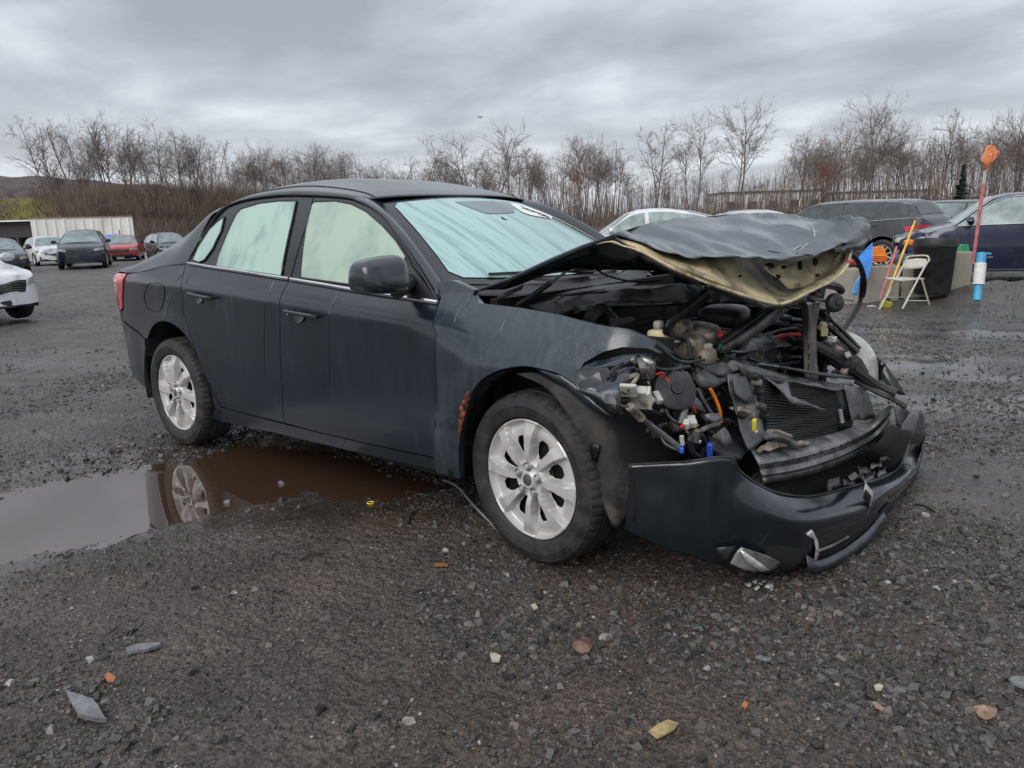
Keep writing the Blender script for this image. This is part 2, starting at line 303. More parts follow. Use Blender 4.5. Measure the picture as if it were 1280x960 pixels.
def build_ground():
    R = np.concatenate([[.25], 1.1 * (500 / 1.1) ** (np.linspace(0, 1, 430) ** 1.25)]) 
    yaw = math.atan2(CF[1], CF[0])
    A = np.concatenate([np.linspace(-.78, .78, 520), np.linspace(.78, 2 * math.pi - .78, 90)[1:-1]])
    rr, aa = np.meshgrid(R, A, indexing='ij'); x = CAM[0] + rr * np.cos(yaw + aa); y = CAM[1] + rr * np.sin(yaw + aa); z = gz(x, y)
    V = np.stack([x, y, z], -1).reshape(-1, 3); nA = len(A); nR = len(R)
    i, j = np.meshgrid(np.arange(nR - 1), np.arange(nA), indexing='ij'); j2 = (j + 1) % nA
    F = np.stack([i * nA + j, (i + 1) * nA + j, (i + 1) * nA + j2, i * nA + j2], -1).reshape(-1, 4)
    V = np.vstack([V, [[CAM[0], CAM[1], 0]]]); 
    o = npmesh('ground', V, F, None, None, True)
    X, Y = V[:, 0], V[:, 1]
    s = sdist(X, Y, PUD); wet = (1 - smooth(0, .75, s)) * .95
    for (u, v, rx, ry, a) in [(1235, 500, 1.5, 1.1, .9), (1240, 580, 1.0, .6, .75), (1190, 640, .6, .4, .6), (1180, 430, 2.5, 1.2, .7), (90, 455, 1.0, .5, .5), (1120, 398, 2, .5, .6), (30, 350, 6, 3, .3), (60, 540, .8, .5, .35), (1100, 400, 5, 1.2, .6), (1000, 420, 4, 1.5, .4), (700, 330, 12, 4, .45), (300, 640, 1.2, .25, .8), (520, 640, .7, .25, .6), (1250, 700, .6, .4, .5), (60, 450, 2.2, .7, .55), (1210, 455, 3.2, .8, 1.), (1235, 520, 2.4, 1.4, .95), (1160, 560, .5, 1.0, .7), (1150, 415, 3, .5, .9), (1090, 690, .5, .2, .4), (480, 645, .8, .2, .85)]:
        p = PZ(u, v, -.05 if v > 440 else BGZ); q = ((X - p[0]) * RH[0] + (Y - p[1]) * RH[1]) / rx; t = ((X - p[0]) * FH[0] + (Y - p[1]) * FH[1]) / ry
        wet = np.maximum(wet, a * np.exp(-(q * q + t * t)))
    al = (X - 1.8) * .95 + (Y + .8) * .3; ac = -(X - 1.8) * .3 + (Y + .8) * .95; wet = np.clip(wet + fbm(X, Y, 1.6, 5, 55) * .5 + fbm(al * .25, ac * 1.6, 1., 4, 63) * .5, 0, 1)
    br = np.zeros_like(X)
    for (u, v, rx, ry, a) in [(900, 745, .9, .5, 1), (760, 680, .8, .4, .9), (520, 640, .9, .5, .8), (1040, 720, .6, .5, .7), (380, 560, 1.2, .6, .8), (760, 900, .9, .5, .6), (400, 720, .9, .5, .6), (640, 820, 2.4, 1.1, .55), (150, 720, 1.2, .5, .5), (900, 640, 2, 1.2, .5), (1000, 850, .8, .5, .5), (250, 900, .8, .4, .35)]:
        p = PZ(u, v, 0); q = ((X - p[0]) * RH[0] + (Y - p[1]) * RH[1]) / rx; t = ((X - p[0]) * FH[0] + (Y - p[1]) * FH[1]) / ry
        br = np.maximum(br, a * np.exp(-(q * q + t * t)))
    br = np.clip(br + fbm(X, Y, 1.2, 4, 77) * .35, 0, 1)
    for nm, d in (('wet', wet), ('brown', br)):
        at = o.data.attributes.new(nm, 'FLOAT', 'POINT'); at.data.foreach_set('value', d.astype(np.float32))
    m = bpy.data.materials.new('wet crushed asphalt ground'); m.use_nodes = True; n, l = nodes(m); b = n['Principled BSDF']; o.data.materials.append(m)
    geo = n.new('ShaderNodeNewGeometry'); aw = n.new('ShaderNodeAttribute'); aw.attribute_name = 'wet'; ab = n.new('ShaderNodeAttribute'); ab.attribute_name = 'brown'
    def nz(sc, det, ro=.6):
        q = n.new('ShaderNodeTexNoise'); q.inputs['Scale'].default_value = sc; q.inputs['Detail'].default_value = det; q.inputs['Roughness'].default_value = ro; l.new(geo.outputs['Position'], q.inputs['Vector']); return q
    a1 = nz(55, 8, .7); a2 = nz(1.4, 6); vo = n.new('ShaderNodeTexVoronoi'); vo.inputs['Scale'].default_value = 85; l.new(geo.outputs['Position'], vo.inputs['Vector'])
    vo2 = n.new('ShaderNodeTexVoronoi'); vo2.inputs['Scale'].default_value = 27; l.new(geo.outputs['Position'], vo2.inputs['Vector'])
    r = n.new('ShaderNodeValToRGB'); l.new(a1.outputs['Fac'], r.inputs[0]); el = r.color_ramp.elements; el[0].position = .32; el[0].color = (.022, .020, .0185, 1); el[1].position = .72; el[1].color = (.185, .166, .154, 1)
    mxb = n.new('ShaderNodeMix'); mxb.data_type = 'RGBA'; mxb.blend_type = 'MULTIPLY'; l.new(ab.outputs['Fac'], mxb.inputs[0]); l.new(r.outputs[0], mxb.inputs[6]); mxb.inputs[7].default_value = (.98, .70, .52, 1)
    hs = n.new('ShaderNodeMix'); hs.data_type = 'RGBA'; hs.blend_type = 'MULTIPLY'; hs.inputs[0].default_value = .45; l.new(mxb.outputs[2], hs.inputs[6]); l.new(vo.outputs['Color'], hs.inputs[7])
    bw = n.new('ShaderNodeRGBToBW'); l.new(vo.outputs['Color'], bw.inputs[0]); rb = n.new('ShaderNodeMapRange'); l.new(bw.outputs[0], rb.inputs[0]); rb.inputs[3].default_value = .45; rb.inputs[4].default_value = 1.5; l.new(rb.outputs[0], hs.inputs[7])
    # rare pale chips
    vc = n.new('ShaderNodeTexVoronoi'); vc.inputs['Scale'].default_value = 60; l.new(geo.outputs['Position'], vc.inputs['Vector']); sx = n.new('ShaderNodeSeparateColor'); l.new(vc.outputs['Color'], sx.inputs[0])
    g1 = n.new('ShaderNodeMath'); g1.operation = 'GREATER_THAN'; g1.inputs[1].default_value = .985; l.new(sx.outputs[0], g1.inputs[0])
    l1 = n.new('ShaderNodeMath'); l1.operation = 'LESS_THAN'; l1.inputs[1].default_value = .3; l.new(vc.outputs['Distance'], l1.inputs[0]); mm = n.new('ShaderNodeMath'); mm.operation = 'MULTIPLY'; l.new(g1.outputs[0], mm.inputs[0]); l.new(l1.outputs[0], mm.inputs[1])
    mc = n.new('ShaderNodeMix'); mc.data_type = 'RGBA'; l.new(mm.outputs[0], mc.inputs[0]); l.new(hs.outputs[2], mc.inputs[6]); mc.inputs[7].default_value = (.45, .43, .39, 1)
    q2 = nz(2.6, 7, .65); rq_ = n.new('ShaderNodeMapRange'); rq_.inputs[1].default_value = .36; rq_.inputs[2].default_value = .64; rq_.inputs[3].default_value = .62; rq_.inputs[4].default_value = 1.22; l.new(q2.outputs['Fac'], rq_.inputs[0])
    wd = n.new('ShaderNodeMapRange'); wd.inputs[1].default_value = .2; wd.inputs[2].default_value = .8; wd.inputs[3].default_value = 1.; wd.inputs[4].default_value = .62; l.new(aw.outputs['Fac'], wd.inputs[0]); mq = n.new('ShaderNodeMath'); mq.operation = 'MULTIPLY'; l.new(rq_.outputs[0], mq.inputs[0]); l.new(wd.outputs[0], mq.inputs[1])
    sc_ = n.new('ShaderNodeVectorMath'); sc_.operation = 'SCALE'; l.new(mc.outputs[2], sc_.inputs[0]); l.new(mq.outputs[0], sc_.inputs['Scale']); l.new(sc_.outputs[0], b.inputs['Base Color'])
    ro = n.new('ShaderNodeMapRange'); l.new(aw.outputs['Fac'], ro.inputs[0]); ro.inputs[1].default_value = .12; ro.inputs[2].default_value = .7; ro.inputs[3].default_value = .50; ro.inputs[4].default_value = .13; l.new(ro.outputs[0], b.inputs['Roughness'])
    st = n.new('ShaderNodeMapRange'); l.new(aw.outputs['Fac'], st.inputs[0]); st.inputs[1].default_value = .3; st.inputs[2].default_value = .9; st.inputs[3].default_value = 1.; st.inputs[4].default_value = .07
    b1 = n.new('ShaderNodeBump'); b1.inputs['Distance'].default_value = .012; l.new(st.outputs[0], b1.inputs['Strength']); l.new(a1.outputs['Fac'], b1.inputs['Height'])
    vi = n.new('ShaderNodeMath'); vi.operation = 'SUBTRACT'; vi.inputs[0].default_value = 1; l.new(vo.outputs['Distance'], vi.inputs[1])
    b2 = n.new('ShaderNodeBump'); b2.inputs['Distance'].default_value = .007; l.new(st.outputs[0], b2.inputs['Strength']); l.new(vi.outputs[0], b2.inputs['Height']); l.new(b1.outputs[0], b2.inputs['Normal'])
    v2 = n.new('ShaderNodeMath'); v2.operation = 'SUBTRACT'; v2.inputs[0].default_value = 1; l.new(vo2.outputs['Distance'], v2.inputs[1])
    b3 = n.new('ShaderNodeBump'); b3.inputs['Distance'].default_value = .012; l.new(st.outputs[0], b3.inputs['Strength']); l.new(v2.outputs[0], b3.inputs['Height']); l.new(b2.outputs[0], b3.inputs['Normal'])
    l.new(b3.outputs[0], b.inputs['Normal'])
    tag(o, kind='structure')
build_ground()
# puddle water
c = PUD.mean(0); W2 = [c + (p - c) * 1.12 for p in PUD]
water = mk('puddle_water', [(p[0], p[1], -.0125) for p in W2] + [(c[0], c[1], -.0125)], [(i, (i + 1) % len(W2), len(W2)) for i in range(len(W2))], None, None, False)
wmn = bpy.data.materials.new('brown puddle water'); wmn.use_nodes = True; n, l = nodes(wmn); b = n['Principled BSDF']; b.inputs['Base Color'].default_value = (.062, .034, .022, 1); b.inputs['Roughness'].default_value = .015; b.inputs['IOR'].default_value = 3.4
q = n.new('ShaderNodeTexNoise'); q.inputs['Scale'].default_value = 7; q.inputs['Detail'].default_value = 2; gg = n.new('ShaderNodeNewGeometry'); l.new(gg.outputs['Position'], q.inputs['Vector']); bp = n.new('ShaderNodeBump'); bp.inputs['Strength'].default_value = .03; bp.inputs['Distance'].default_value = .01; l.new(q.outputs['Fac'], bp.inputs['Height']); l.new(bp.outputs[0], b.inputs['Normal'])
water.data.materials.append(wmn); tag(water, kind='structure')
# loose stones
def stones(name, cnt, r0, r1, s0, s1, amax, seed, bigp=0., m=None, cluster=.0):
    g = np.random.default_rng(seed); yaw = math.atan2(CF[1], CF[0])
    k = cnt * 3; rr = r0 * (r1 / r0) ** (g.random(k) ** 1.0); aa = (g.random(k) - .5) * 2 * amax
    x = CAM[0] + rr * np.cos(yaw + aa); y = CAM[1] + rr * np.sin(yaw + aa)
    dens = fbm(x, y, 1.1, 4, 91) + .5; keep = g.random(k) < np.clip((dens - cluster) * 1.6, .03, 1); x, y = x[keep][:cnt], y[keep][:cnt]; cnt = len(x)
    s = s0 * (s1 / s0) ** (g.random(cnt) ** 2.2)
    base = np.array([(-1, -1, -1), (1, -1, -1), (1, 1, -1), (-1, 1, -1), (-.7, -.7, 1), (.7, -.7, 1), (.7, .7, 1), (-.7, .7, 1)], float)
    V = base[None] * (1 + (g.random((cnt, 8, 3)) - .5) * .9); V *= s[:, None, None] * .5 * np.stack([np.ones(cnt), .55 + .45 * g.random(cnt), .25 + .4 * g.random(cnt)], -1)[:, None]
    th = g.random(cnt) * 6.28; tl = (g.random(cnt) - .5) * .9; c_, s_ = np.cos(tl), np.sin(tl)
    X = V[..., 0] * c_[:, None] + V[..., 2] * s_[:, None]; Z = -V[..., 0] * s_[:, None] + V[..., 2] * c_[:, None]; Y = V[..., 1]
    c_, s_ = np.cos(th)[:, None], np.sin(th)[:, None]; X, Y = X * c_ - Y * s_, X * s_ + Y * c_
    z = gz(x, y) + s * .08
    V = np.stack([X + x[:, None], Y + y[:, None], Z + z[:, None]], -1).reshape(-1, 3)
    f = np.array([(0, 3, 2, 1), (4, 5, 6, 7), (0, 1, 5, 4), (1, 2, 6, 5), (2, 3, 7, 6), (3, 0, 4, 7)]); F = (f[None] + 8 * np.arange(cnt)[:, None, None]).reshape(-1, 4)
    o = npmesh(name, V, F, m); tag(o, kind='stuff'); return o
def stone_mat():
    m = bpy.data.materials.new('crushed stone'); m.use_nodes = True; n, l = nodes(m); b = n['Principled BSDF']; g = n.new('ShaderNodeNewGeometry'); r = n.new('ShaderNodeValToRGB'); l.new(g.outputs['Random Per Island'], r.inputs[0])
    el = r.color_ramp.elements; el[0].position = 0; el[0].color = (.022, .021, .021, 1); el[1].position = 1; el[1].color = (.34, .32, .30, 1)
    for p, c_ in ((.5, (.060, .056, .054, 1)), (.93, (.115, .105, .098, 1)), (.988, (.17, .135, .11, 1))): q = el.new(p); q.color = c_
    q = n.new('ShaderNodeTexNoise'); q.inputs['Scale'].default_value = 120; q.inputs['Detail'].default_value = 4; l.new(g.outputs['Position'], q.inputs['Vector'])
    mx = n.new('ShaderNodeMix'); mx.data_type = 'RGBA'; mx.blend_type = 'MULTIPLY'; mx.inputs[0].default_value = .6; l.new(r.outputs[0], mx.inputs[6]); l.new(q.outputs['Color'], mx.inputs[7]); 
    l.new(r.outputs[0], b.inputs['Base Color']); b.inputs['Roughness'].default_value = .42
    bp = n.new('ShaderNodeBump'); bp.inputs['Distance'].default_value = .003; bp.inputs['Strength'].default_value = .7; l.new(q.outputs['Fac'], bp.inputs['Height']); l.new(bp.outputs[0], b.inputs['Normal']); return m
MS = stone_mat()
stones('gravel', 90000, 1.35, 7.5, .0035, .013, .72, 1, m=MS, cluster=.10)
stones('coarse_gravel', 26000, 1.4, 12, .009, .034, .75, 2, m=MS, cluster=.33)
stones('far_gravel', 26000, 6.0, 26, .010, .032, .72, 3, m=MS, cluster=.15)
# ------------------------------------------------------------------ hills, brush, trees
def hz_at(u): return np.interp(u, [-20.9, 633.7, 1288.4], [299.5, 279.1, 258.7])
def at(u, dist, z=None):
    # ground point seen in photo column u at a horizontal distance from the camera
    d = ray(u, hz_at(u)); d = np.array([d[0], d[1], 0]); d /= np.linalg.norm(d); p = CAM + d * dist
    return np.array([p[0], p[1], float(gz(p[0], p[1])) if z is None else z])
def build_hill(name, pts, depth, m):
    # ridge given as (column, distance, height); falls away on both sides
    rows = []
    top = [at(u, d, BGZ + h) for u, d, h in pts]
    T = crom(top, 60); G = []
    for k, (o_, f_) in enumerate([(-1., 0.), (-.8, .22), (-.55, .62), (-.3, .88), (0, 1.), (.5, .8), (1.2, .0)]):
        row = []
        for i, p in enumerate(T):
            dr = np.array([p[0] - CAM[0], p[1] - CAM[1], 0]); dr /= np.linalg.norm(dr)
            q_ = p + dr * depth * o_; hh = (p[2] - BGZ) * f_
            row.append([q_[0], q_[1], BGZ - .4 + hh + .4 * f_ + .05 * hh * mnoise.noise(Vector(q_ * .12))])
        G.append(row)
    GG = [crom([G[r][i] for r in range(len(G))], 30) for i in range(len(T))]
    o = MB().grid(GG).build(name, m, ang=180); return tag(o, kind='structure')
M['hill'] = mat('far bare wooded hill', (.085, .062, .06), .95, var=.35, vscale=.25, col2=(.05, .04, .042), c2s=.15)
M['bank'] = mat('brown bank', (.055, .042, .034), .95, var=.4, vscale=1.2, col2=(.085, .07, .035), c2s=.4)
build_hill('hill', [(-300, 330, 14), (-60, 300, 20), (60, 280, 19), (200, 270, 16), (330, 270, 12), (480, 280, 7), (620, 290, 3)], 80, M['hill'])
build_hill('grass_bank', [(-260, 110, 4.4), (-60, 105, 4.8), (40, 100, 4.9), (75, 92, 4.6), (120, 84, 4.2), (200, 82, 4.3), (290, 84, 4.0), (380, 88, 2.6), (520, 95, .9), (700, 100, .2), (900, 100, .1), (1100, 95, .1), (1400, 90, .1)], 14, M['bank'])
M['bark'] = mat('grey bark', (.125, .105, .095), .9, var=.3, vscale=2)
M['bark2'] = mat('brown grey bark', (.078, .066, .058), .9, var=.3, vscale=2)
M['twig'] = mat('brown grey twigs', (.175, .135, .118), .95, var=.25, vscale=1)
M['twigred'] = mat('rust brown clinging leaves', (.20, .075, .045), .9, var=.3, vscale=3)
M['twigtan'] = mat('tan clinging leaves', (.24, .15, .10), .9, var=.3, vscale=3)
M['brush'] = mat('brown brush stems', (.12, .088, .072), .95, var=.5, vscale=.5, col2=(.19, .145, .11), c2s=.3)
M['pine'] = mat('dark green needles', (.02, .04, .022), .9)
def grow(seed, H=12., spread=.8, nb=11, lean=0., fork=.35, up=.35, dens=1., r0=.12):
    r = random.Random(seed); T = MB(); C = MB()
    def limb(mb, p, d, L, rad, n, wob, sides):
        P = [p]; R = [rad]; dd = d.copy()
        for i in range(n):
            dd = dd + np.array([r.gauss(0, wob), r.gauss(0, wob), r.gauss(0, wob) + up * .08]); dd /= np.linalg.norm(dd); P.append(P[-1] + dd * L / n); R.append(rad * (1 - (i + 1) / n * .78))
        mb.tube(P, R, sides, cap=False); return P, R
    def child(P, R, t):
        i = min(int(t * (len(P) - 1)), len(P) - 2); f = t * (len(P) - 1) - i; d = P[i + 1] - P[i]; return P[i] + d * f, d / np.linalg.norm(d), R[i] * .6
    def side(d, ang):
        a = np.array([r.gauss(0, 1), r.gauss(0, 1), r.gauss(0, .6)]); a -= d * (a @ d); a /= np.linalg.norm(a); v = d * math.cos(ang) + a * math.sin(ang); return v / np.linalg.norm(v)
    stems = [(np.zeros(3), np.array([lean, 0, 1.]) / math.hypot(1, lean), H, r0)]
    if r.random() < fork: stems.append((np.zeros(3), np.array([lean + r.uniform(-.3, .3), r.uniform(-.2, .2), 1.]), H * .9, r0 * .8))
    for (p, d, L, rd) in stems:
        P, R = limb(T, p, d, L, rd, 9, .07, 6)
        for k in range(nb):
            t = fork * .5 + .25 + (.95 - fork * .5 - .25) * (k + r.random()) / nb; q, dd, rr = child(P, R, min(t, .98)); l1 = L * spread * (.62 - .42 * t) * r.uniform(.7, 1.25)
            P1, R1 = limb(T if k < nb * .6 else C, q, side(dd, r.uniform(.45, .95)), l1, max(rr, .022), 5, .13, 4)
            for k2 in range(int(6 * dens)):
                q2, d2, r2 = child(P1, R1, r.uniform(.2, .98)); P2, R2 = limb(C, q2, side(d2, r.uniform(.4, .9)), l1 * r.uniform(.3, .6), max(r2, .014), 4, .15, 3)
                for k3 in range(int(6 * dens)):
                    q3, d3, r3 = child(P2, R2, r.uniform(.15, 1.)); limb(C, q3, side(d3, r.uniform(.3, .9)), l1 * r.uniform(.16, .38), .013, 2, .15, 3)
    return T, C
TREES = {}
def treekind(k, **kw):
    T, C = grow(**kw); t = T.build('trunk', M[kw.pop('bk', 'bark')] if False else M['bark'], ang=60); c_ = C.build('crown', M['twig'], sm=False)
    COL.objects.unlink(t); COL.objects.unlink(c_); TREES[k] = (t, c_)
for i in range(5): treekind('wide%d' % i, seed=10 + i, H=11, spread=1.0, nb=13, fork=.5, lean=.05 * (i - 2), dens=1.0)
for i in range(4): treekind('tall%d' % i, seed=30 + i, H=12, spread=.62, nb=14, fork=.2, dens=.9, r0=.10)
for i in range(4): treekind('thin%d' % i, seed=50 + i, H=10, spread=.45, nb=9, fork=.1, dens=.7, r0=.08)
for i in range(3): treekind('lean%d' % i, seed=70 + i, H=11, spread=.7, nb=12, fork=.3, lean=-.38, dens=.9)
def put_tree(kind, u, dist, topv, label, group=None, rz=None, lift=0., crownmat=None):
    t, c_ = TREES[kind]; p = at(u, dist, BGZ + lift); r = empty('bare_tree', p); rr = random.Random(int(u * 7 + dist * 13))
    hh = (hz_at(u) - topv) / FOC * dist * math.cos(math.atan((u - 640) / FOC)) * 1.02 + CAM[2] - BGZ - lift; base = float(max(v.co.z for v in c_.data.vertices)); s = hh / base
    wsc = s if s < 1.2 else 1.2 + (s - 1.2) * .6
    yaw = math.atan2(RH[1], RH[0])
    for a in (t, c_):
        o = a.copy(); COL.objects.link(o); o.parent = r; o.name = a.name.split('.')[0]
        if crownmat and a is c_:
            o.data = a.data.copy(); o.data.materials.clear(); o.data.materials.append(crownmat)
    r.scale = (wsc, wsc, s); r.rotation_euler = (0, 0, yaw if kind.startswith('lean') else (rr.uniform(0, 6.28) if rz is None else rz))
    tag(r, label, 'tree', group); return r
big = [  # kind, column, distance, top row, label
 ('wide0', 625, 70, 152, 'tall spreading bare tree just above the windscreen of the black sedan'),
 ('tall0', 562, 78, 172, 'slim bare tree left of the tall spreading one above the car roof'),
 ('wide3', 590, 82, 168, 'bare tree with a narrow crown between the slim one and the tall spreading one'),
 ('tall1', 820, 75, 152, 'slender bare tree standing alone over the white hatchback'),
 ('wide1', 868, 76, 146, 'broad bare tree right of the slender one over the white hatchback'),
 ('wide4', 920, 70, 130, 'tall forked bare tree above the middle of the crumpled bonnet'),
 ('wide2', 1085, 68, 122, 'large dark bare tree rising behind the grey estate car'),
 ('wide0', 1030, 80, 150, 'bare tree with rounded crown left of the large dark one'),
 ('wide3', 1135, 78, 150, 'bare tree crowding the right side of the large dark one'),
 ('tall2', 1185, 75, 140, 'bare tree just left of the pole with the orange bag'),
 ('wide1', 1235, 74, 150, 'bare tree directly behind the pole with the orange bag'),
 ('wide4', 1275, 70, 138, 'bare tree cut by the right edge of the picture'),
 ('lean0', 70, 95, 150, 'leaning bare tree at the left end of the bank'),
 ('lean1', 108, 92, 152, 'leaning bare tree second from the left end of the bank'),
 ('wide2', 140, 92, 146, 'upright bare tree between the leaning ones and the dense clump on the bank'),
 ('lean2', 90, 98, 158, 'thin leaning bare tree behind the first two on the bank'),
 ('wide1', 178, 92, 160, 'bare tree in the middle of the bank above the white trailer'),
 ('tall0', 215, 92, 152, 'tall bare tree on the bank above the small dark hatchback'),
 ('thin1', 240, 94, 166, 'thin crooked bare tree right of the tall one on the bank'),
 ('thin0', 22, 60, 200, 'small pale bare tree alone in front of the grassy slope'),
 ('tall3', 1008, 82, 165, 'dense bare tree above the right part of the bonnet'),
 ('wide2', 735, 85, 170, 'bare tree left of the gap over the white hatchback')]
for k, u, d, tv, lab in big: put_tree(k, u, d, tv, lab, lift=3.2 if (60 < u < 300) else .3)
rt = random.Random(5); kinds = list(TREES)
kinds = [k for k in kinds if not k.startswith('lean')]
for i in range(215):
    u = -70 + 1420 * (i + rt.random()) / 215
    base_top = np.interp(u, [-70, 60, 130, 250, 330, 480, 540, 700, 770, 800, 950, 1000, 1300], [255, 220, 160, 172, 182, 190, 192, 178, 185, 212, 222, 170, 160]) + rt.uniform(-6, 28)
    d = rt.uniform(88, 120)
    put_tree(rt.choice(kinds), u, d, base_top, 'bare grey tree in the dense row along the far side of the yard', 'trees in the row behind the yard', lift=np.interp(u, [60, 120, 290, 400], [2.4, 3.6, 3.4, 1.4]) if u > 40 else 2.2)
for (u, d, tv, m_, lab) in [(722, 76, 205, 'twigred', 'small tree with rust red leaves right of the windscreen'), (1032, 70, 196, 'twigred', 'tree with rust brown leaves left of the large dark tree'), (1165, 66, 218, 'twigtan', 'tan leaved sapling behind the grey estate cars')]:
    for j in range(1): put_tree('wide%d' % (int(u) % 5), u, d, tv, lab, crownmat=M[m_], lift=.2)
# leaves held by those trees are part of their look; a small dark pine among them
def pine(u, d, tv):
    p = at(u, d); r = empty('pine_tree', p); tag(r, 'small dark green pine right of the tan leaved sapling', 'tree')
    hh = (hz_at(u) - tv) / FOC * d + 1.4; MB().tube([(0, 0, 0), (0, 0, hh)], [.1, .02], 6).build('trunk', M['bark'], r); C = MB(); rr = random.Random(3)
    for i in range(420):
        t = (i + .5) / 420; z = hh * (.1 + .9 * t); L = (1 - t) * hh * .24 + .1; a = rr.uniform(0, 6.28); L *= rr.uniform(.5, 1.1); dv = np.array([math.cos(a), math.sin(a), -.25]); q0 = np.array([0, 0, z]); q1 = q0 + dv * L; sw = np.array([-dv[1], dv[0], 0]) * .13
        C.add([q0, q0 * .4 + q1 * .6 + sw, q1, q0 * .4 + q1 * .6 - sw + np.array([0, 0, -.08])], [(0, 1, 2), (0, 2, 3)])
    C.build('crown', M['pine'], r, sm=False)
pine(1200, 66, 215)
def island(m, lo=.45, hi=1.5):
    n, l = nodes(m); b = n['Principled BSDF']; src = b.inputs['Base Color'].links[0].from_socket; g = n.new('ShaderNodeNewGeometry'); r = n.new('ShaderNodeMapRange'); l.new(g.outputs['Random Per Island'], r.inputs[0]); r.inputs[3].default_value = lo; r.inputs[4].default_value = hi; v = n.new('ShaderNodeVectorMath'); v.operation = 'SCALE'; l.new(src, v.inputs[0]); l.new(r.outputs[0], v.inputs['Scale']); l.new(v.outputs[0], b.inputs['Base Color'])
for k_ in ('brush', 'twig'): island(M[k_])
def brush(name, cnt, u0, u1, dfun, hfun, m, seed, wd=.035, tilt=.25, cards=1):
    g = np.random.default_rng(seed); u = u0 + (u1 - u0) * g.random(cnt); V = []; 
    B = np.array([at(a, 1., 0)[:2] - CAM[:2] for a in np.linspace(u0, u1, 200)]); di = np.stack([np.interp(u, np.linspace(u0, u1, 200), B[:, k]) for k in (0, 1)], -1)
    d, zb = dfun(u, g.random(cnt)); h = hfun(u) * (.35 + .75 * g.random(cnt)); x = CAM[0] + di[:, 0] * d; y = CAM[1] + di[:, 1] * d
    lx = (g.random(cnt) - .5) * tilt * 2 * h; ly = (g.random(cnt) - .5) * tilt * 2 * h; bend = (g.random((cnt, 2)) - .5) * .25 * h[:, None]
    ww = wd * (.5 + g.random(cnt)); ang = g.random(cnt) * 3.14; ox, oy = np.cos(ang) * ww, np.sin(ang) * ww
    P0 = np.stack([x, y, zb - .1], -1); P1 = np.stack([x + lx * .5 + bend[:, 0], y + ly * .5 + bend[:, 1], zb + h * .55], -1); P2 = np.stack([x + lx, y + ly, zb + h], -1); O = np.stack([ox, oy, 0 * ox], -1); O2 = np.stack([-oy, ox, 0 * ox], -1)
    V = np.stack([P0 - O, P0 + O, P0 + O2, P1 - O * .6, P1 + O * .6, P1 + O2 * .6, P2, P2 + O * .15, P2 + O2 * .15], 1).reshape(-1, 3)
    f = np.array([(0, 1, 4, 3), (1, 2, 5, 4), (2, 0, 3, 5), (3, 4, 7, 6), (4, 5, 8, 7), (5, 3, 6, 8)]); F = (f[None] + 9 * np.arange(cnt)[:, None, None]).reshape(-1, 4)
    o = npmesh(name, V, F, m); tag(o, kind='stuff'); return o
def bank_d(u, t):
    us = [-260, -60, 40, 75, 120, 200, 290, 380, 520, 700, 1400]; D = np.interp(u, us, [110, 105, 100, 92, 84, 82, 84, 88, 95, 100, 90]); Hh = np.interp(u, us, [4.4, 4.8, 4.9, 4.6, 4.2, 4.3, 4.0, 2.6, .9, .2, .1])
    o_ = -1.25 + 1.4 * t; return D + 14 * o_, BGZ + Hh * np.interp(o_, [-1.3, -1, -.8, -.55, -.3, 0, .5], [0, 0, .22, .62, .88, 1., .8])
brush('brown_brush', 30000, 50, 420, bank_d, lambda u: np.interp(u, [50, 90, 300, 420], [1.2, 2.2, 2.6, 2.8]), M['brush'], 4, .022, .6)
brush('undergrowth', 9000, 300, 1380, lambda u, t: (78 + 30 * t, BGZ + 0 * u + 1.0 * t), lambda u: np.interp(u, [300, 420, 700, 1380], [3.8, 3.2, 2.4, 2.3]) , M['brush'], 5, .028, .18)
brush('sapling_thicket', 7000, 230, 1380, lambda u, t: (86 + 34 * t, BGZ + 0 * u + 1.2), lambda u: np.interp(u, [230, 330, 480, 700, 800, 960, 1010, 1380], [9, 9, 8., 8., 5.5, 5.5, 9., 9.]), M['twig'], 6, .022, .10)
M['straw'] = mat('dry yellow green grass', (.34, .31, .12), .95, var=.4, vscale=1.)
brush('dry_grass', 24000, -60, 82, bank_d, lambda u: .9 + 0 * u, M['straw'], 8, .05, .5)
# ------------------------------------------------------------------ far buildings and fence
def oriented(u, d): p = at(u, d); return p
M['offwhite'] = mat('weathered white sheet metal', (.88, .87, .82), .6, var=.06, vscale=.6, col2=(.5, .44, .36), c2s=.8, c2lo=.55, c2hi=.85, stretch=(1, 1, .3))
M['darkwall'] = mat('dark shed wall', (.05, .045, .045), .8)
A0, A1 = at(41, 58), at(168, 58); dv = (A1 - A0); Lw = np.linalg.norm(dv[:2]); yw = math.atan2(dv[1], dv[0])
tr = empty('storage_trailer', A0, yw); tag(tr, 'long low white storage trailer with rust streaks below the leaning trees', 'trailer')
MB().box((Lw / 2, 1.2, 1.42), (Lw, 2.4, 2.4)).build('body', M['offwhite'], tr, sm=False)
for i in range(11): MB().box((Lw * (i + .5) / 11, -.03, 1.42), (.05, .05, 2.3)).build('rib', M['offwhite'], tr, sm=False)
MB().box((Lw / 2, 1.2, 2.66), (Lw + .1, 2.5, .07)).build('roof', mat('rusty roof edge', (.3, .2, .13), .8), tr, sm=False)
MB().box((Lw / 2, .5, .12), (Lw * .9, 1.2, .2)).build('chassis', M['void'], tr, sm=False)
A0, A1 = at(-90, 62), at(40, 59); dv = (A1 - A0); Lw = np.linalg.norm(dv[:2]); yw = math.atan2(dv[1], dv[0])
sh = empty('open_shed', A0, yw); tag(sh, 'low dark open sided shed left of the white trailer', 'shed')
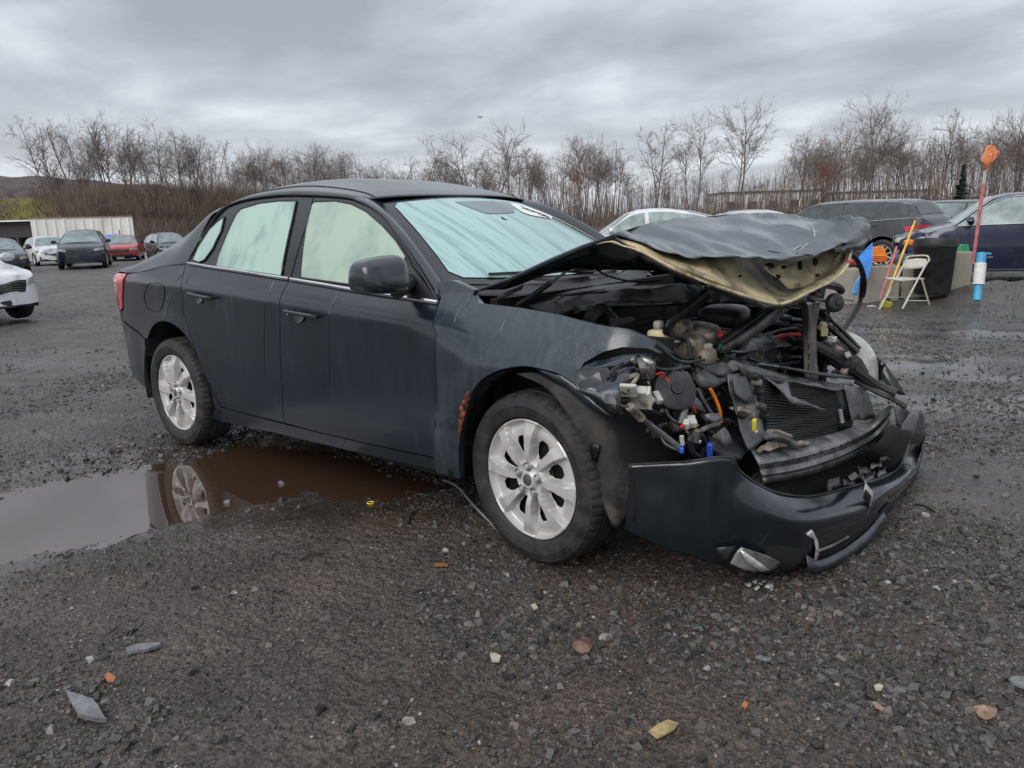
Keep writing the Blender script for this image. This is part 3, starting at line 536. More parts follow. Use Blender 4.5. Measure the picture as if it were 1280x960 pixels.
MB().box((Lw / 2, 2.8, 1.1), (Lw, .2, 2.2)).build('wall', M['darkwall'], sh, sm=False); MB().box((Lw / 2, .2, 1.95), (Lw, .15, 1.0)).build('fascia', M['darkwall'], sh, sm=False)
MB().box((Lw / 2, 1.4, 2.5), (Lw + .3, 3.3, .08)).build('roof', M['offwhite'], sh, sm=False)
for i in range(8): MB().box((Lw * i / 7.2 + .1, .2, .75), (.16, .16, 1.4)).build('post', M['darkwall'], sh, sm=False)
for i in range(24):
    u = 150 + i * 21; p = at(u, 56)
    o = MB().tube([(0, 0, 0), (0, 0, 1.75)], .035, 5).build('fence_post', M['steel'], loc=p); tag(o, 'grey metal fence post in the line behind the parked cars', 'post', 'fence posts behind the parked cars')
for (u, d, L, h, lab) in [(955, 130, 16, 4.0, 'pale low building glimpsed through the trees over the bonnet'), (1095, 140, 14, 3.6, 'pale flat building glimpsed behind the large dark tree')]:
    p = at(u, d, BGZ + .8); b_ = empty('distant_building', p, math.atan2(RH[1], RH[0])); tag(b_, lab, 'building'); MB().box((0, 0, h / 2), (L, 8, h)).build('wall', M['offwhite'], b_, sm=False); MB().box((0, 0, h + .12), (L + .4, 8.4, .24)).build('roof', M['galv'], b_, sm=False)
    for i in range(5): MB().box((-L / 2 + L * (i + .5) / 5, -4.03, h * .55), (1.2, .08, 1.1)).build('window', M['darkwall'], b_, sm=False)
# ------------------------------------------------------------------ parked cars
def interp(x, T): return float(np.interp(x, [a for a, b in T], [b for a, b in T]))
M['cglass'] = mat('car glass', (.035, .045, .048), .08, var=.3, coat=.5)
M['cglass_pale'] = mat('pale fogged car glass', (.24, .29, .28), .25, var=.3, vscale=3, coat=.6)
M['rim'] = M['silver']
def cpaint(name, c_, rough=.25, metal=.2): return mat(name, c_, rough, metal=metal, var=.12, vscale=3, coat=.6, col2=tuple(min(1, q * .6 + .05) for q in c_), c2s=5, c2lo=.55, c2hi=.9)
PROF = {  # normalised from the rear (0) to the front (1): belt/bonnet height, roofline height
 'suv': dict(belt=[(0, .62), (.03, .72), (.5, .645), (.72, .635), (.78, .63), (.93, .56), (.985, .50), (1, .40)], roof=[(0, .62), (.035, .74), (.10, .955), (.16, .985), (.4, 1.0), (.58, .985), (.64, .95), (.80, .635)], cowl=.79, head=.635, rtop=.09, rbase=.035, wf=.825, wr=.20),
 'sedan': dict(belt=[(0, .60), (.02, .70), (.16, .715), (.5, .655), (.70, .64), (.76, .63), (.93, .545), (.985, .48), (1, .38)], roof=[(0, .60), (.02, .70), (.15, .72), (.30, .955), (.36, .99), (.46, 1.0), (.55, .985), (.62, .94), (.77, .64)], cowl=.765, head=.61, rtop=.31, rbase=.16, wf=.81, wr=.205),
 'hatch': dict(belt=[(0, .60), (.03, .70), (.5, .64), (.70, .625), (.78, .62), (.93, .55), (.985, .49), (1, .40)], roof=[(0, .60), (.04, .73), (.15, .94), (.25, .985), (.45, 1.0), (.58, .98), (.64, .94), (.80, .63)], cowl=.79, head=.63, rtop=.15, rbase=.05, wf=.82, wr=.18),
 'fastback': dict(belt=[(0, .60), (.02, .72), (.3, .70), (.5, .65), (.70, .635), (.78, .63), (.93, .55), (.985, .49), (1, .40)], roof=[(0, .60), (.02, .73), (.08, .78), (.30, .94), (.42, .99), (.5, 1.0), (.58, .985), (.64, .94), (.80, .64)], cowl=.79, head=.63, rtop=.34, rbase=.08, wf=.82, wr=.20)}
def arcpoly(pts, step=.05):
    L2 = []
    for i in range(len(pts)):
        p, q = np.array(pts[i]), np.array(pts[(i + 1) % len(pts)]); k = max(1, int(np.linalg.norm(q - p) / step)); L2 += [p + (q - p) * t / k for t in range(k)]
    return np.array(L2)
def surfpoly(name, pts, fn, m, parent, step=.06, solid=0., ang=40, edge=None):
    # outline in two surface coordinates, filled and carried onto the surface fn(a, b) -> 3-D
    L2 = arcpoly(pts, step); n0 = len(L2); V2 = [Vector(p) for p in L2]; x0, y0 = L2.min(0); x1, y1 = L2.max(0)
    for X in np.arange(x0 + step / 2, x1, step):
        for Y in np.arange(y0 + step / 2, y1, step):
            if inpoly(X, Y, L2) and np.min(np.hypot(L2[:, 0] - X, L2[:, 1] - Y)) > step * .35: V2.append(Vector((X, Y)))
    r = delaunay_2d_cdt(V2, [], [list(range(n0))], 1, 1e-6); V = [np.array(fn(v[0], v[1])) for v in r[0]]; F = [tuple(f_) for f_ in r[2]]
    if edge is not None:
        # fold the rim inwards so the panel has a visible edge
        from collections import Counter
        ec = Counter(); 
        for f_ in F:
            for i in range(3): a, b_ = f_[i], f_[(i + 1) % 3]; ec[(a, b_)] += 1
        bd = [(a, b_) for (a, b_) in ec if (b_, a) not in ec]; mp_ = {}
        for a, b_ in bd:
            for q_ in (a, b_):
                if q_ not in mp_: mp_[q_] = len(V); V.append(V[q_] + np.array(edge))
            F.append((b_, a, mp_[a], mp_[b_]))
    return mk(name, V, F, m, parent, solid=solid, ang=ang)
WHEELS = {}
def wheel_meshes(R):
    key = round(R, 3)
    if key in WHEELS: return WHEELS[key]
    w_ = .105; T = MB().lathe([(R * .62, -w_ * .8), (R * .70, -w_), (R * .9, -w_ * 1.02), (R * .97, -w_ * .85), (R, -w_ * .5), (R, w_ * .5), (R * .97, w_ * .85), (R * .9, w_ * 1.02), (R * .7, w_), (R * .62, w_ * .8), (R * .6, 0)], axis=(0, -1, 0), n=32, cap=False)
    C = MB(); nsp = 10
    C.lathe([(R * .60, w_ * .86), (R * .67, w_ * .98), (R * .66, w_ * .7), (R * .6, w_ * .4)], axis=(0, -1, 0), n=32, cap=False); C.lathe([(0.0, w_ * .85), (R * .15, w_ * .85), (R * .17, w_ * .5)], axis=(0, -1, 0), n=16, cap=False)
    for k in range(nsp // 2):
        for s_ in (-1, 1):
            a = 2 * math.pi * k / (nsp // 2) + s_ * .16; a2 = 2 * math.pi * k / (nsp // 2) + s_ * .30; p0 = (math.cos(a) * R * .12, -w_ * .75, math.sin(a) * R * .12); p1 = (math.cos(a2) * R * .64, -w_ * .8, math.sin(a2) * R * .64); C.tube([p0, p1], [R * .055, R * .045], 5)
    D = MB().lathe([(0, -w_ * .5), (R * .62, -w_ * .5), (R * .62, w_ * .15), (0, w_ * .15)], axis=(0, -1, 0), n=24, cap=False)
    objs = [T.build('tyre', M['tyre']), C.build('rim', M['rim']), D.build('brake_disc', M['void'])]
    for o in objs: COL.objects.unlink(o)
    WHEELS[key] = objs; return objs
def gcar(name, label, group, kind, L, W, H, pm, loc, yaw, glass=None, R=.33, detail=2, dmg=0., seed=0, cat='car', bar=None, zoff=0):
    P = PROF[kind]; gl = glass or M['cglass']; root = empty(name, (loc[0], loc[1], loc[2] + zoff), yaw); tag(root, label, cat, group)
    wf, wr = (P['wf'] - .5) * L, (P['wr'] - .5) * L; hw = W / 2; zr_ = .24 if kind == 'suv' else .20; Ra = R * 1.2
    def hwx(x):
        t = x / L + .5; return hw * interp(t, [(0, .62), (.012, .78), (.04, .90), (.12, .975), (.25, 1), (.78, 1), (.90, .965), (.955, .87), (.985, .74), (1, .52)])
    def belt(x): return H * interp(x / L + .5, P['belt'])
    def roofz(x): return max(H * interp(x / L + .5, P['roof']), belt(x)) if x / L + .5 < P['cowl'] + .02 else belt(x)
    def low(x):
        z = zr_ + (.10 * smooth(.38 * L, .5 * L, abs(x)))
        for c_ in (wf, wr):
            if abs(x - c_) < Ra: z = max(z, R + math.sqrt(Ra * Ra - (x - c_) ** 2))
        return z
    xs = set(np.linspace(-L / 2, L / 2, 60))
    for c_ in (wf, wr):
        for k in range(17): xs.add(c_ + Ra * math.cos(math.pi * k / 16) * .9999)
        xs.add(c_ - Ra - .004); xs.add(c_ + Ra + .004)
    for t in (P['cowl'], P['head'], P['rtop'], P['rbase']): xs.add((t - .5) * L)
    xs = sorted(xs)
    def sideY(x, z):
        b_ = belt(x); w_ = hwx(x); t = (z - zr_) / max(b_ - zr_, .1)
        if z <= b_: return w_ * (1 - .05 * max(0, .35 - t) ** 1 - .012 * (t > .62) - .05 * max(0, (t - .62) / .38) ** 1.6)
        return w_ * .938 - .52 * (z - b_) - .18 * (z - b_) ** 2
    def crown(x, y, zc, ye, ze):
        s_ = abs(y) / max(ye, .01); return ze + (zc - ze) * (1 - s_ ** 2.6)
    rr = random.Random(seed); off = Vector((seed * 3.1, 1.7, 0))
    def bend(p):
        p = np.array(p, float)
        if dmg and p[0] > L * .28:
            k = dmg * smooth(L * .28, L * .5, p[0]); v = mnoise.noise_vector(Vector(p * 2.6) + off); v2 = mnoise.noise_vector(Vector(p * 7) + off); p = p + k * (np.array(v) * .16 + np.array(v2) * .05); p[0] -= k * .12
        return p
    G = []
    for x in xs:
        b_ = belt(x); zt = roofz(x); lo = min(low(x), b_ - .02); row = []
        for k in range(9): z = lo + (b_ - .015 - lo) * k / 8; row.append((x, -sideY(x, z), z))
        gh = zt - b_; ze = b_ + max(gh - .07, 0) * 1.0; ye = sideY(x, ze) if gh > .08 else hwx(x) * .90
        if gh <= .08: ze = b_ + .012
        for k in range(5): t = k / 4; z = b_ + .0 + (ze - b_) * t; y = (sideY(x, z) if gh > .08 else hwx(x) * (.938 - .038 * t)); row.append((x, -y, z))
        zc = max(zt, ze + .03)
        for k in range(1, 7): y = ye * (1 - k / 6); row.append((x, -y, crown(x, y, zc, ye, ze)))
        G.append([bend(q) for q in row])
    n = len(G[0]); body = MB(); V = []; F = []
    full = [g + [np.array([p[0], -p[1], p[2]]) for p in g[-2::-1]] for g in G]; C_ = len(full[0])
    body.grid([[p for p in r_] for r_ in full]); nr = len(full)
    body.F.append(tuple(range(C_))[::-1]); body.F.append(tuple((nr - 1) * C_ + j for j in range(C_)))
    body.build('body', pm, root, ang=50)
    # glass, cut to outline and set a few millimetres proud of the pillars
    def sidefn(sgn, off_=.006): return lambda x, z: bend((x, sgn * (sideY(x, z) + off_), z))
    tb = .02; x0 = (P['rbase'] - .5) * L; 
    def topz(x): return belt(x) + max(roofz(x) - belt(x) - .07, 0) - .02
    xa = (P['rtop'] - .5) * L; xh = (P['head'] - .5) * L; xc = (P['cowl'] - .5) * L
    mid = [wr + Ra * (.9 if kind != 'suv' else 1.0), (xa + xh) / 2 + .05 * L, xh]; x_b = (xa + xh) / 2 + .06 * L; x_q = wr + (.25 if kind in ('sedan', 'fastback') else .12)
    segs = []
    def seg(xl, xr):
        top = [(x, topz(x)) for x in np.linspace(xl, xr, 8)]; bot = [(x, belt(x) + tb) for x in np.linspace(xr, xl, 6)]
        pts = [q for q in top if q[1] > belt(q[0]) + tb + .02] + bot
        return pts
    segs = [seg(x_q + .03, x_b - .045), seg(x_b + .045, xc - .06)]
    if kind in ('suv', 'hatch'): segs.append(seg(x0 + .28, x_q - .03))
    else: segs.append(seg(max(xa - .35, x0 + .2), x_q - .03))
    for sgn in (-1, 1):
        for s_ in segs:
            if len(s_) > 8: surfpoly('window', s_, sidefn(sgn), gl, root, .12)
        if detail > 1 and bar: 
            MB().tube([sidefn(sgn, .012)(x, belt(x) + .008) for x in np.linspace(max(x0 + .25, xa - .3), xc - .08, 16)], .011, 5).build('window_trim', bar, root)
            MB().tube([sidefn(sgn, .012)(x, topz(x) + .012) for x in np.linspace(max(xa, x0 + .3), xc - .25, 16)], .010, 5).build('window_trim', bar, root)
    def glasspatch(nm, xa_, xb_, inset, mm):
        Gp = []
        for x in np.linspace(xa_, xb_, 9):
            b_ = belt(x); zt = roofz(x); ze = b_ + max(zt - b_ - .07, 0); ye = (sideY(x, ze) if zt - b_ > .08 else hwx(x) * .9) - inset; zc = max(zt, ze + .03)
            yy = sideY(x, ze) if zt - b_ > .08 else hwx(x) * .9
            Gp.append([bend((x, y, crown(x, y, zc, yy, ze) + .008)) for y in np.linspace(-ye, ye, 11)])
        Gp = [[q + np.array([.004 if xb_ > 0 else -.004, 0, .002]) for q in r_] for r_ in Gp]
        MB().grid(Gp).build(nm, mm, root, ang=60)
    glasspatch('windscreen', xh + .02, xc - .04, .06, gl); glasspatch('rear_window', x0 + .05, xa - .02, .07, gl)
    def endx(y, z, front):
        s_ = 1 if front else -1; ts = np.linspace(.5, .30, 60)
        for t in ts:
            if hwx(s_ * t * L) >= abs(y) + .001: return s_ * t * L
        return s_ * .3 * L
    def nose(front, off_=.014): return lambda y, z: bend((endx(y, z, front) + (off_ if front else -off_), y, z))
    hb = belt(L * .49); hl = H * .43 if kind != 'suv' else H * .47
    for s_ in (-1, 1):
        surfpoly('headlight', [(s_ * hw * .56, hl - .05), (s_ * hw * .93, hl + .0), (s_ * hw * .965, hl + .10), (s_ * hw * .70, hl + .09), (s_ * hw * .54, hl + .03)][::s_], nose(True), M['lens'], root, .06)
        surfpoly('taillight', [(s_ * hw * .55, H * .53), (s_ * hw * .95, H * .53), (s_ * hw * .96, H * .60), (s_ * hw * .84, H * .625), (s_ * hw * .55, H * .60)][::s_], nose(False), M['taillens'], root, .06)
        if detail > 1:
            mx_ = xc - .30; mi = MB().lathe([(.0, -.02), (.07, -.01), (.10, .04), (.09, .11), (.0, .14)], c=(0, 0, 0), axis=(1, 0, 0), n=12, cap=False); mi.V = [(v[0] * .8 + mx_, s_ * (hw + .10) + v[1] * 1.25, belt(mx_) + .10 + v[2] * .8) for v in mi.V]; mi.tube([(mx_, s_ * hw * .9, belt(mx_) + .03), (mx_, s_ * (hw + .06), belt(mx_) + .07)], .03, 6); mi.build('mirror', pm if detail > 2 else M['black'], root)
            for x in (x_q + .12, x_b + .12): MB().tube([sidefn(s_, .02)(x + d_, belt(x) - .10) for d_ in (-.08, -.04, .04, .08)], [.008, .014, .014, .008], 6).build('door_handle', pm, root)
            for x in (x_b, xc - .28): MB().tube([sidefn(s_, .0005)(x + (.0 if z > .45 else .0), z) for z in np.linspace(.32, belt(x), 8)], .004, 4).build('door_gap', M['void'], root)
    surfpoly('grille', [(-hw * .50, hl - .15), (hw * .50, hl - .15), (hw * .52, hl + .03), (-hw * .52, hl + .03)], nose(True), M['black'], root, .08)
    for k in range(4): MB().tube([nose(True, .02)(y, hl - .12 + k * .04) for y in np.linspace(-hw * .48, hw * .48, 9)], .007, 4).build('grille_bar', M['galv'], root)
    surfpoly('bumper_intake', [(-hw * .72, .26), (hw * .72, .26), (hw * .60, .37), (-hw * .60, .37)], nose(True), M['black'], root, .08)
    surfpoly('rear_bumper', [(-hw * .8, .28), (hw * .8, .28), (hw * .75, .42), (-hw * .75, .42)], nose(False), M['black'], root, .08)
    surfpoly('license_plate', [(-.26, H * .45), (.26, H * .45), (.26, H * .45 + .13), (-.26, H * .45 + .13)], nose(False, .02), M['offwhite'], root, .1)
    MB().box((0, 0, .42), (L * .92, W * .78, .34)).build('underbody', M['void'], root, sm=False)
    for s_ in (-1, 1):
        MB().tube([(wr + Ra + .02, s_ * hw * .955, zr_ + .02), (wf - Ra - .02, s_ * hw * .955, zr_ + .02)], .035, 6).build('sill', M['black'], root)
        for x in (wf, wr):
            wh = empty('wheel', (x, s_ * (hw - .115), R), 0 if s_ < 0 else math.pi, root)
            for a in wheel_meshes(R): o = a.copy(); COL.objects.link(o); o.parent = wh; o.name = a.name.split('.')[0]
    return root
def yawof(phi):  # 0 faces the camera, 90 faces the right edge of the picture
    p = math.radians(phi); d = -FH * math.cos(p) + RH * math.sin(p); return math.atan2(d[1], d[0])
CP = dict(navy=cpaint('dark navy paint', (.012, .016, .034)), black=cpaint('black car paint', (.012, .012, .015)), white=cpaint('white car paint', (.66, .67, .69), metal=0), red=cpaint('red car paint', (.36, .02, .02), metal=0),
          grey=cpaint('dark grey car paint', (.05, .053, .06)), charcoal=cpaint('charcoal car paint', (.03, .033, .038)), blue=cpaint('deep blue car paint', (.004, .010, .038), .15), silver=cpaint('silver car paint', (.36, .37, .38), metal=.4), maroon=cpaint('dull red car paint', (.24, .03, .03), metal=0), tan=cpaint('pale grey car paint', (.48, .48, .46), metal=0))
def car_at(u, v, **k):  # ground contact under the car's middle seen at (u, v)
    p = PZ(u, v, BGZ); k['loc'] = (p[0], p[1], float(gz(p[0], p[1]))); return k
def GC(name, label, u, v, phi, kind, L, W, H, col, **k):
    p = PZ(u, v, BGZ); return gcar(name, label, k.pop('group', None), kind, L, W, H, CP[col], (p[0], p[1], float(gz(p[0], p[1]))), yawof(phi), **k)
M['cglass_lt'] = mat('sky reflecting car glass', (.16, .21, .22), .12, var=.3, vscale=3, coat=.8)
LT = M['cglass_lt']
GC('parked_suv', 'dark navy sport utility car facing the camera, third car from the left', 109, 334, 24, 'suv', 4.85, 1.95, 1.72, 'navy', R=.37, glass=LT, detail=3)
GC('parked_car', 'dark blue saloon half hidden behind the white damaged car at the left edge', 2, 341, 38, 'sedan', 4.7, 1.82, 1.45, 'navy', glass=LT)
GC('parked_car', 'white smashed car between the dark blue saloon and the navy sport utility car', 62, 331, 40, 'hatch', 4.3, 1.76, 1.5, 'white', dmg=1.2, seed=3, glass=LT)
GC('parked_car', 'bright red car tucked behind the right side of the navy sport utility car', 158, 325, 20, 'sedan', 4.5, 1.78, 1.42, 'red', glass=LT)
GC('parked_car', 'small dark hatchback just left of the black sedan boot', 212, 327, 38, 'hatch', 3.9, 1.66, 1.50, 'charcoal', glass=LT)
r2 = [(20, 'grey', 'suv', 'dark grey roofed car in the back row left of the white smashed one'), (-20, 'charcoal', 'sedan', 'charcoal car at the far left of the back row'), (58, 'charcoal', 'sedan', 'charcoal car behind the white smashed one'), (100, 'silver', 'hatch', 'silver car mostly hidden behind the navy sport utility car'), (162, 'white', 'sedan', 'white roofed car behind the bright red one'), (190, 'maroon', 'sedan', 'dull red roofed car behind the small dark hatchback'), (228, 'white', 'hatch', 'white car whose roof shows just left of the black sedan'), (262, 'silver', 'sedan', 'silver saloon in the back row behind the black sedan')]
r2 += [(-5, 'white', 'sedan', 'white roofed car in the back row at the far left'), (38, 'silver', 'sedan', 'silver car in the back row between the charcoal and white ones'), (82, 'white', 'sedan', 'white saloon roof just left of the navy sport utility car'), (122, 'grey', 'sedan', 'grey saloon roof directly over the navy sport utility car'), (178, 'charcoal', 'suv', 'dark tall car behind the bright red one'), (205, 'tan', 'sedan', 'cream roofed car over the small dark hatchback'), (246, 'red', 'hatch', 'red car in the back row beside the black sedan boot')]
for i, (u, c_, kd, lab) in enumerate(r2): GC('parked_car', lab, u, 314.5 - (u * .03), 35 + (i * 37) % 40, kd, 4.4, 1.78, 1.5 if kd != 'suv' else 1.62, c_, detail=1, glass=LT, group='cars in the back row at the left')
# car under a blue cover
p = at(128, 50); o = patch('blue_cover', [[p + np.array([*(RH * x)[:2], z]) + FH * 0 for x, z in ((-1.1, .1), (-.95, .9), (-.5, 1.3), (.2, 1.35), (.8, 1.15), (1.1, .1))], [p + FH * 1.6 + np.array([*(RH * x)[:2], z]) for x, z in ((-1.1, .1), (-.95, 1.0), (-.5, 1.5), (.2, 1.5), (.8, 1.25), (1.1, .1))]], mat('blue tarpaulin', (.06, .22, .55), .5), None, 20, 8, .05, 2, lin=True)
tag(o, 'bright blue tarpaulin heaped over something beside the navy sport utility car', 'tarpaulin')
# left edge: white damaged car, its nose in view
GC('parked_car', 'white car with broken headlamp and raised bonnet corner cut by the left edge', -92, 404, 64, 'sedan', 4.5, 1.8, 1.50, 'white', dmg=.32, seed=8, glass=LT, detail=3)
# centre and right
GC('parked_car', 'white fastback behind the crumpled bonnet with pale fogged side windows', 815, 345, -94, 'fastback', 4.6, 1.8, 1.66, 'white', glass=M['cglass_pale'], detail=3)
GC('parked_car', 'white saloon whose roof just shows behind the middle of the crumpled bonnet', 925, 333, -80, 'sedan', 4.7, 1.84, 1.56, 'tan', glass=LT, detail=1)
GC('parked_suv', 'dark grey estate car with chrome window line and red tail lamp behind the concrete blocks', 1052, 333, -141, 'suv', 4.95, 1.96, 1.74, 'grey', glass=M['cglass'], R=.38, detail=3, bar=M['chrome'])
GC('parked_suv', 'black estate car whose rear shows right of the grey one', 1158, 324, -146, 'suv', 4.8, 1.9, 1.66, 'charcoal', glass=LT, R=.36, detail=2)
GC('parked_suv', 'silver roofed car furthest back behind the blue one', 1226, 317, -142, 'suv', 4.7, 1.9, 1.68, 'silver', glass=LT, detail=1)
GC('parked_suv', 'glossy deep blue car with a damaged nose cut by the right edge', 1272, 350, -112, 'suv', 4.55, 1.86, 1.70, 'blue', glass=M['cglass_pale'], R=.36, detail=3, dmg=.7, seed=5, bar=M['chrome'])
M['bonnet'] = paint_mat('crumpled bonnet paint', (.014, .020, .028), (.12, .145, .175), .38, .19)
M['paint_fender'] = paint_mat('dusty black paint with painted sky sheen', (.006, .010, .015), (.11, .15, .185), .32, .17)  # dust tone raised so the colour carries the fender's sky reflection
M['scratch'] = mat('bare scratched metal', (.32, .35, .38), .4, var=.3, vscale=60)
M['bumper'] = paint_mat('dusty bumper paint', (.0035, .006, .010), (.055, .08, .105), .14, .20)
M['spoiler'] = mat('scuffed grey blue plastic', (.045, .052, .065), .4, var=.3, vscale=12)
M['greyblue'] = mat('grey blue painted metal', (.09, .105, .13), .4, var=.3, vscale=12, col2=(.03, .03, .03), c2s=12)
M['greydark'] = mat('dark grey plastic', (.085, .09, .095), .5, var=.3, vscale=14, col2=(.13, .125, .12), c2s=14, c2lo=.55)
M['lampdark'] = mat('smoked lamp plastic', (.10, .10, .095), .2, var=.4, vscale=16, coat=.6)
M['beam'] = mat('dull painted beam', (.20, .205, .215), .45, metal=.2, var=.25, vscale=14, col2=(.05, .05, .048), c2s=9)
M['postm'] = mat('grimy latch post', (.17, .155, .135), .5, metal=.3, var=.3, vscale=14, col2=(.06, .05, .04), c2s=12)
M['liner'] = mat('felt wing liner', (.035, .034, .034), .75, var=.4, vscale=10, col2=(.11, .095, .08), c2s=5, c2lo=.5, c2hi=.72, bump=.3, bscale=60)
M['fin'] = mat('cream cooling fin', (.58, .54, .44), .45, var=.15)
# ------------------------------------------------------------------ the wrecked black sedan (rear axle at x = 0, front axle at x = 2.62, its right side at -y)
car = empty('wrecked_sedan', (0, 0, 0)); tag(car, 'dusty black four door sedan with a crushed front end and folded bonnet', 'car')
Wt = [(-1.06, .50), (-1.02, .60), (-.98, .66), (-.9, .735), (-.8, .775), (-.6, .815), (-.3, .848), (0, .865), (.5, .87), (2.0, .87), (2.6, .868), (2.8, .855), (2.95, .83), (3.1, .78), (3.3, .66)]
zct = [(-1, .93), (-.4, .955), (.235, .944), (1.19, .898), (2.2, .841), (3, .75)]
zbt = [(-1, 1.08), (-.4, 1.08), (.231, 1.051), (1.178, .995), (2.16, .923), (3, .86)]
_xs = np.linspace(-1.3, 3.6, 491)
def smt(T):
    y = np.interp(_xs, [a for a, b in T], [b for a, b in T]); k = np.ones(13) / 13; yy = np.convolve(np.pad(y, 6, 'edge'), k, 'valid'); return yy
_W, _ZC, _ZB = smt(Wt), smt(zct), smt(zbt)
def S(x, z):
    W_ = float(np.interp(x, _xs, _W)); zc = float(np.interp(x, _xs, _ZC)); zb = float(np.interp(x, _xs, _ZB))
    def prof(z):
        if z < .45: return W_ - .020 - .045 * ((.45 - z) / .25) ** 2
        if z < zc - .012: return W_ - .020 * (zc - .012 - z) / (zc - .462)
        if z < zc + .010: t = (z - zc + .012) / .022; return W_ + .003 * math.sin(t * math.pi) - .003 * t
        if z < zb: return W_ - .003 - .057 * ((z - zc - .01) / (zb - zc - .01)) ** 1.15
        return W_ - .060 - .45 * (z - zb) - .35 * (z - zb) ** 2
    y = prof(z)
    f = min(max((x - 1.95) / .60, 0), 1); f = f * f * (3 - 2 * f)
    if f > 0 and z > .45:
        d = max(z - .72, 0); yf = W_ - .035 * min(d / .25, 1) - 1.9 * d * d
        y = y * (1 - f) + yf * f
    # flared lips over the wheels
    for (cx, cz) in ((0.02, .315), (2.62, .315)):
        r_ = math.hypot(x - cx, z - cz)
        if .38 < r_ < .52 and z > .25: y += .010 * (1 - smooth(.41, .52, r_))
    return y
def onS(u, v, off=0.):
    y = -.8
    for _ in range(50): p = PY(u, v, y); y = .5 * y + .5 * -(S(p[0], p[2]) + off)
    return PY(u, v, y)
def px2xz(L): return [(lambda p: (p[0], p[2]))(onS(u, v)) for u, v in L]
def sf(off=0., sg=-1): return lambda x, z: (x, sg * (S(x, z) + off), z)
def mirror(o, parent):
    me = o.data.copy(); me.transform(Matrix.Diagonal((1, -1, 1, 1))); me.flip_normals(); m_ = bpy.data.objects.new(o.name.split('.')[0], me); COL.objects.link(m_); m_.parent = parent
    for md in o.modifiers: q_ = m_.modifiers.new('solid', 'SOLIDIFY'); q_.thickness = md.thickness; q_.offset = md.offset
    return m_
def panel(name, L, m=None, parent=car, off=0., step=.035, edge=(0, .03, 0), px=True, gap=.0028, both=True):
    P = px2xz(L) if px else L; P = arcpoly(P, .03)
    if gap:  # shrink the outline for a panel gap
        A_ = .5 * sum(P[i][0] * P[(i + 1) % len(P)][1] - P[(i + 1) % len(P)][0] * P[i][1] for i in range(len(P))); s_ = 1 if A_ > 0 else -1
        Q = []
        for i in range(len(P)):
            t = P[(i + 1) % len(P)] - P[i - 1]; t /= np.linalg.norm(t) + 1e-9; Q.append(P[i] + np.array([-t[1], t[0]]) * s_ * gap)
        P = Q
    o = surfpoly(name, P, sf(off), m or M['paint'], parent, step, ang=35, edge=edge)
    return o
seam = [(362, 349), (354, 364), (350, 385), (350, 440), (353, 490), (356, 529)]
rd_rear = [(232, 330), (228, 348), (228, 365), (229, 390), (240, 425), (252, 456), (262, 480), (270, 498), (277, 509)]
right_side = []
fd = panel('front_door', seam + [(400, 541), (470, 557), (545, 573), (546, 500), (546, 417), (541, 406), (549, 379), (500, 371), (440, 362), (400, 355)])
rd = panel('rear_door', rd_rear + [(310, 518)] + seam[::-1] + [(330, 344), (290, 338), (260, 334)])
M['paint_low'] = M['paint']
qp = panel('rear_quarter_panel', [(p[0], p[1]) for p in px2xz(rd_rear[::-1])] + [(.231, 1.046), (.0, 1.035), (-.2, 1.005), (-.45, .985), (-.495, .98), (-.55, .925), (-.605, .855), (-.675, .758), (-.74, .738), (-.78, .69), (-.45, .635), (-.33, .60)] + [(.02 + .415 * math.cos(a), .315 + .415 * math.sin(a)) for a in np.radians(np.linspace(135, 8, 18))] + [(.42, .27), (.50, .262)], px=False)
tl_ = panel('tail_light', [(-.50, .985), (-.555, .93), (-.61, .86), (-.68, .765), (-.74, .745), (-.86, .80), (-.93, .88), (-.90, .945), (-.70, .985)], M['taillens'], px=False, off=.006, step=.03)
rb = panel('rear_bumper_corner', [(-.335, .595), (-.45, .628), (-.79, .683), (-.86, .73), (-.98, .80), (-1.04, .80), (-1.05, .60), (-1.04, .42), (-.98, .36), (-.80, .31), (-.55, .265), (-.395, .24), (-.39, .32), (-.375, .42), (-.355, .52)], px=False, step=.03)
rq = panel('rear_corner_panel', [(-.70, .99), (-.90, .95), (-.94, .88), (-.87, .80), (-.75, .735), (-.79, .69), (-.86, .735), (-.98, .805), (-1.05, .805), (-1.05, .945), (-.9, .97), (-.7, .995), (-.5, .99)], px=False, step=.03, gap=.001)
sill = panel('sill', [(277, 509), (310, 518), (356, 530), (400, 541), (470, 557), (545, 573), (545, 588), (470, 571), (430, 562), (350, 543), (300, 532), (262, 524), (268, 512)])
fen_px = [(549, 380), (541, 406), (546, 417), (546, 500), (545, 590), (575, 598), (573, 560), (579, 520), (595, 482), (618, 465), (645, 458), (668, 459), (700, 468), (722, 484), (722, 468), (730, 453), (752, 441), (777, 433), (803, 436), (813, 441), (826, 441), (815, 431), (803, 422), (783, 412), (742, 405), (691, 392), (651, 385), (599, 379), (588, 366), (554, 366)]
def fenfn(x, z):
    p = np.array(sf()(x, z)); k = smooth(2.86, 3.0, x) * .022
    # dent that starts at the door edge and runs to the arch
    d = (x - 2.30) * .75 + (z - .80) * .66;
    v = mnoise.noise_vector(Vector((x * 9, 3.3, z * 9))); p[1] += k * v[1]; p[2] += k * .5 * v[2]
    if x > 2.93: p[1] += (x - 2.93) * .35; p[2] -= (x - 2.93) * .05
    return p
a0, a1 = fen_px.index((573, 560)), fen_px.index((722, 484)); fen_px = fen_px[:a0] + [tuple(q) for q in crom(fen_px[a0:a1 + 1], 40)] + fen_px[a1 + 1:]
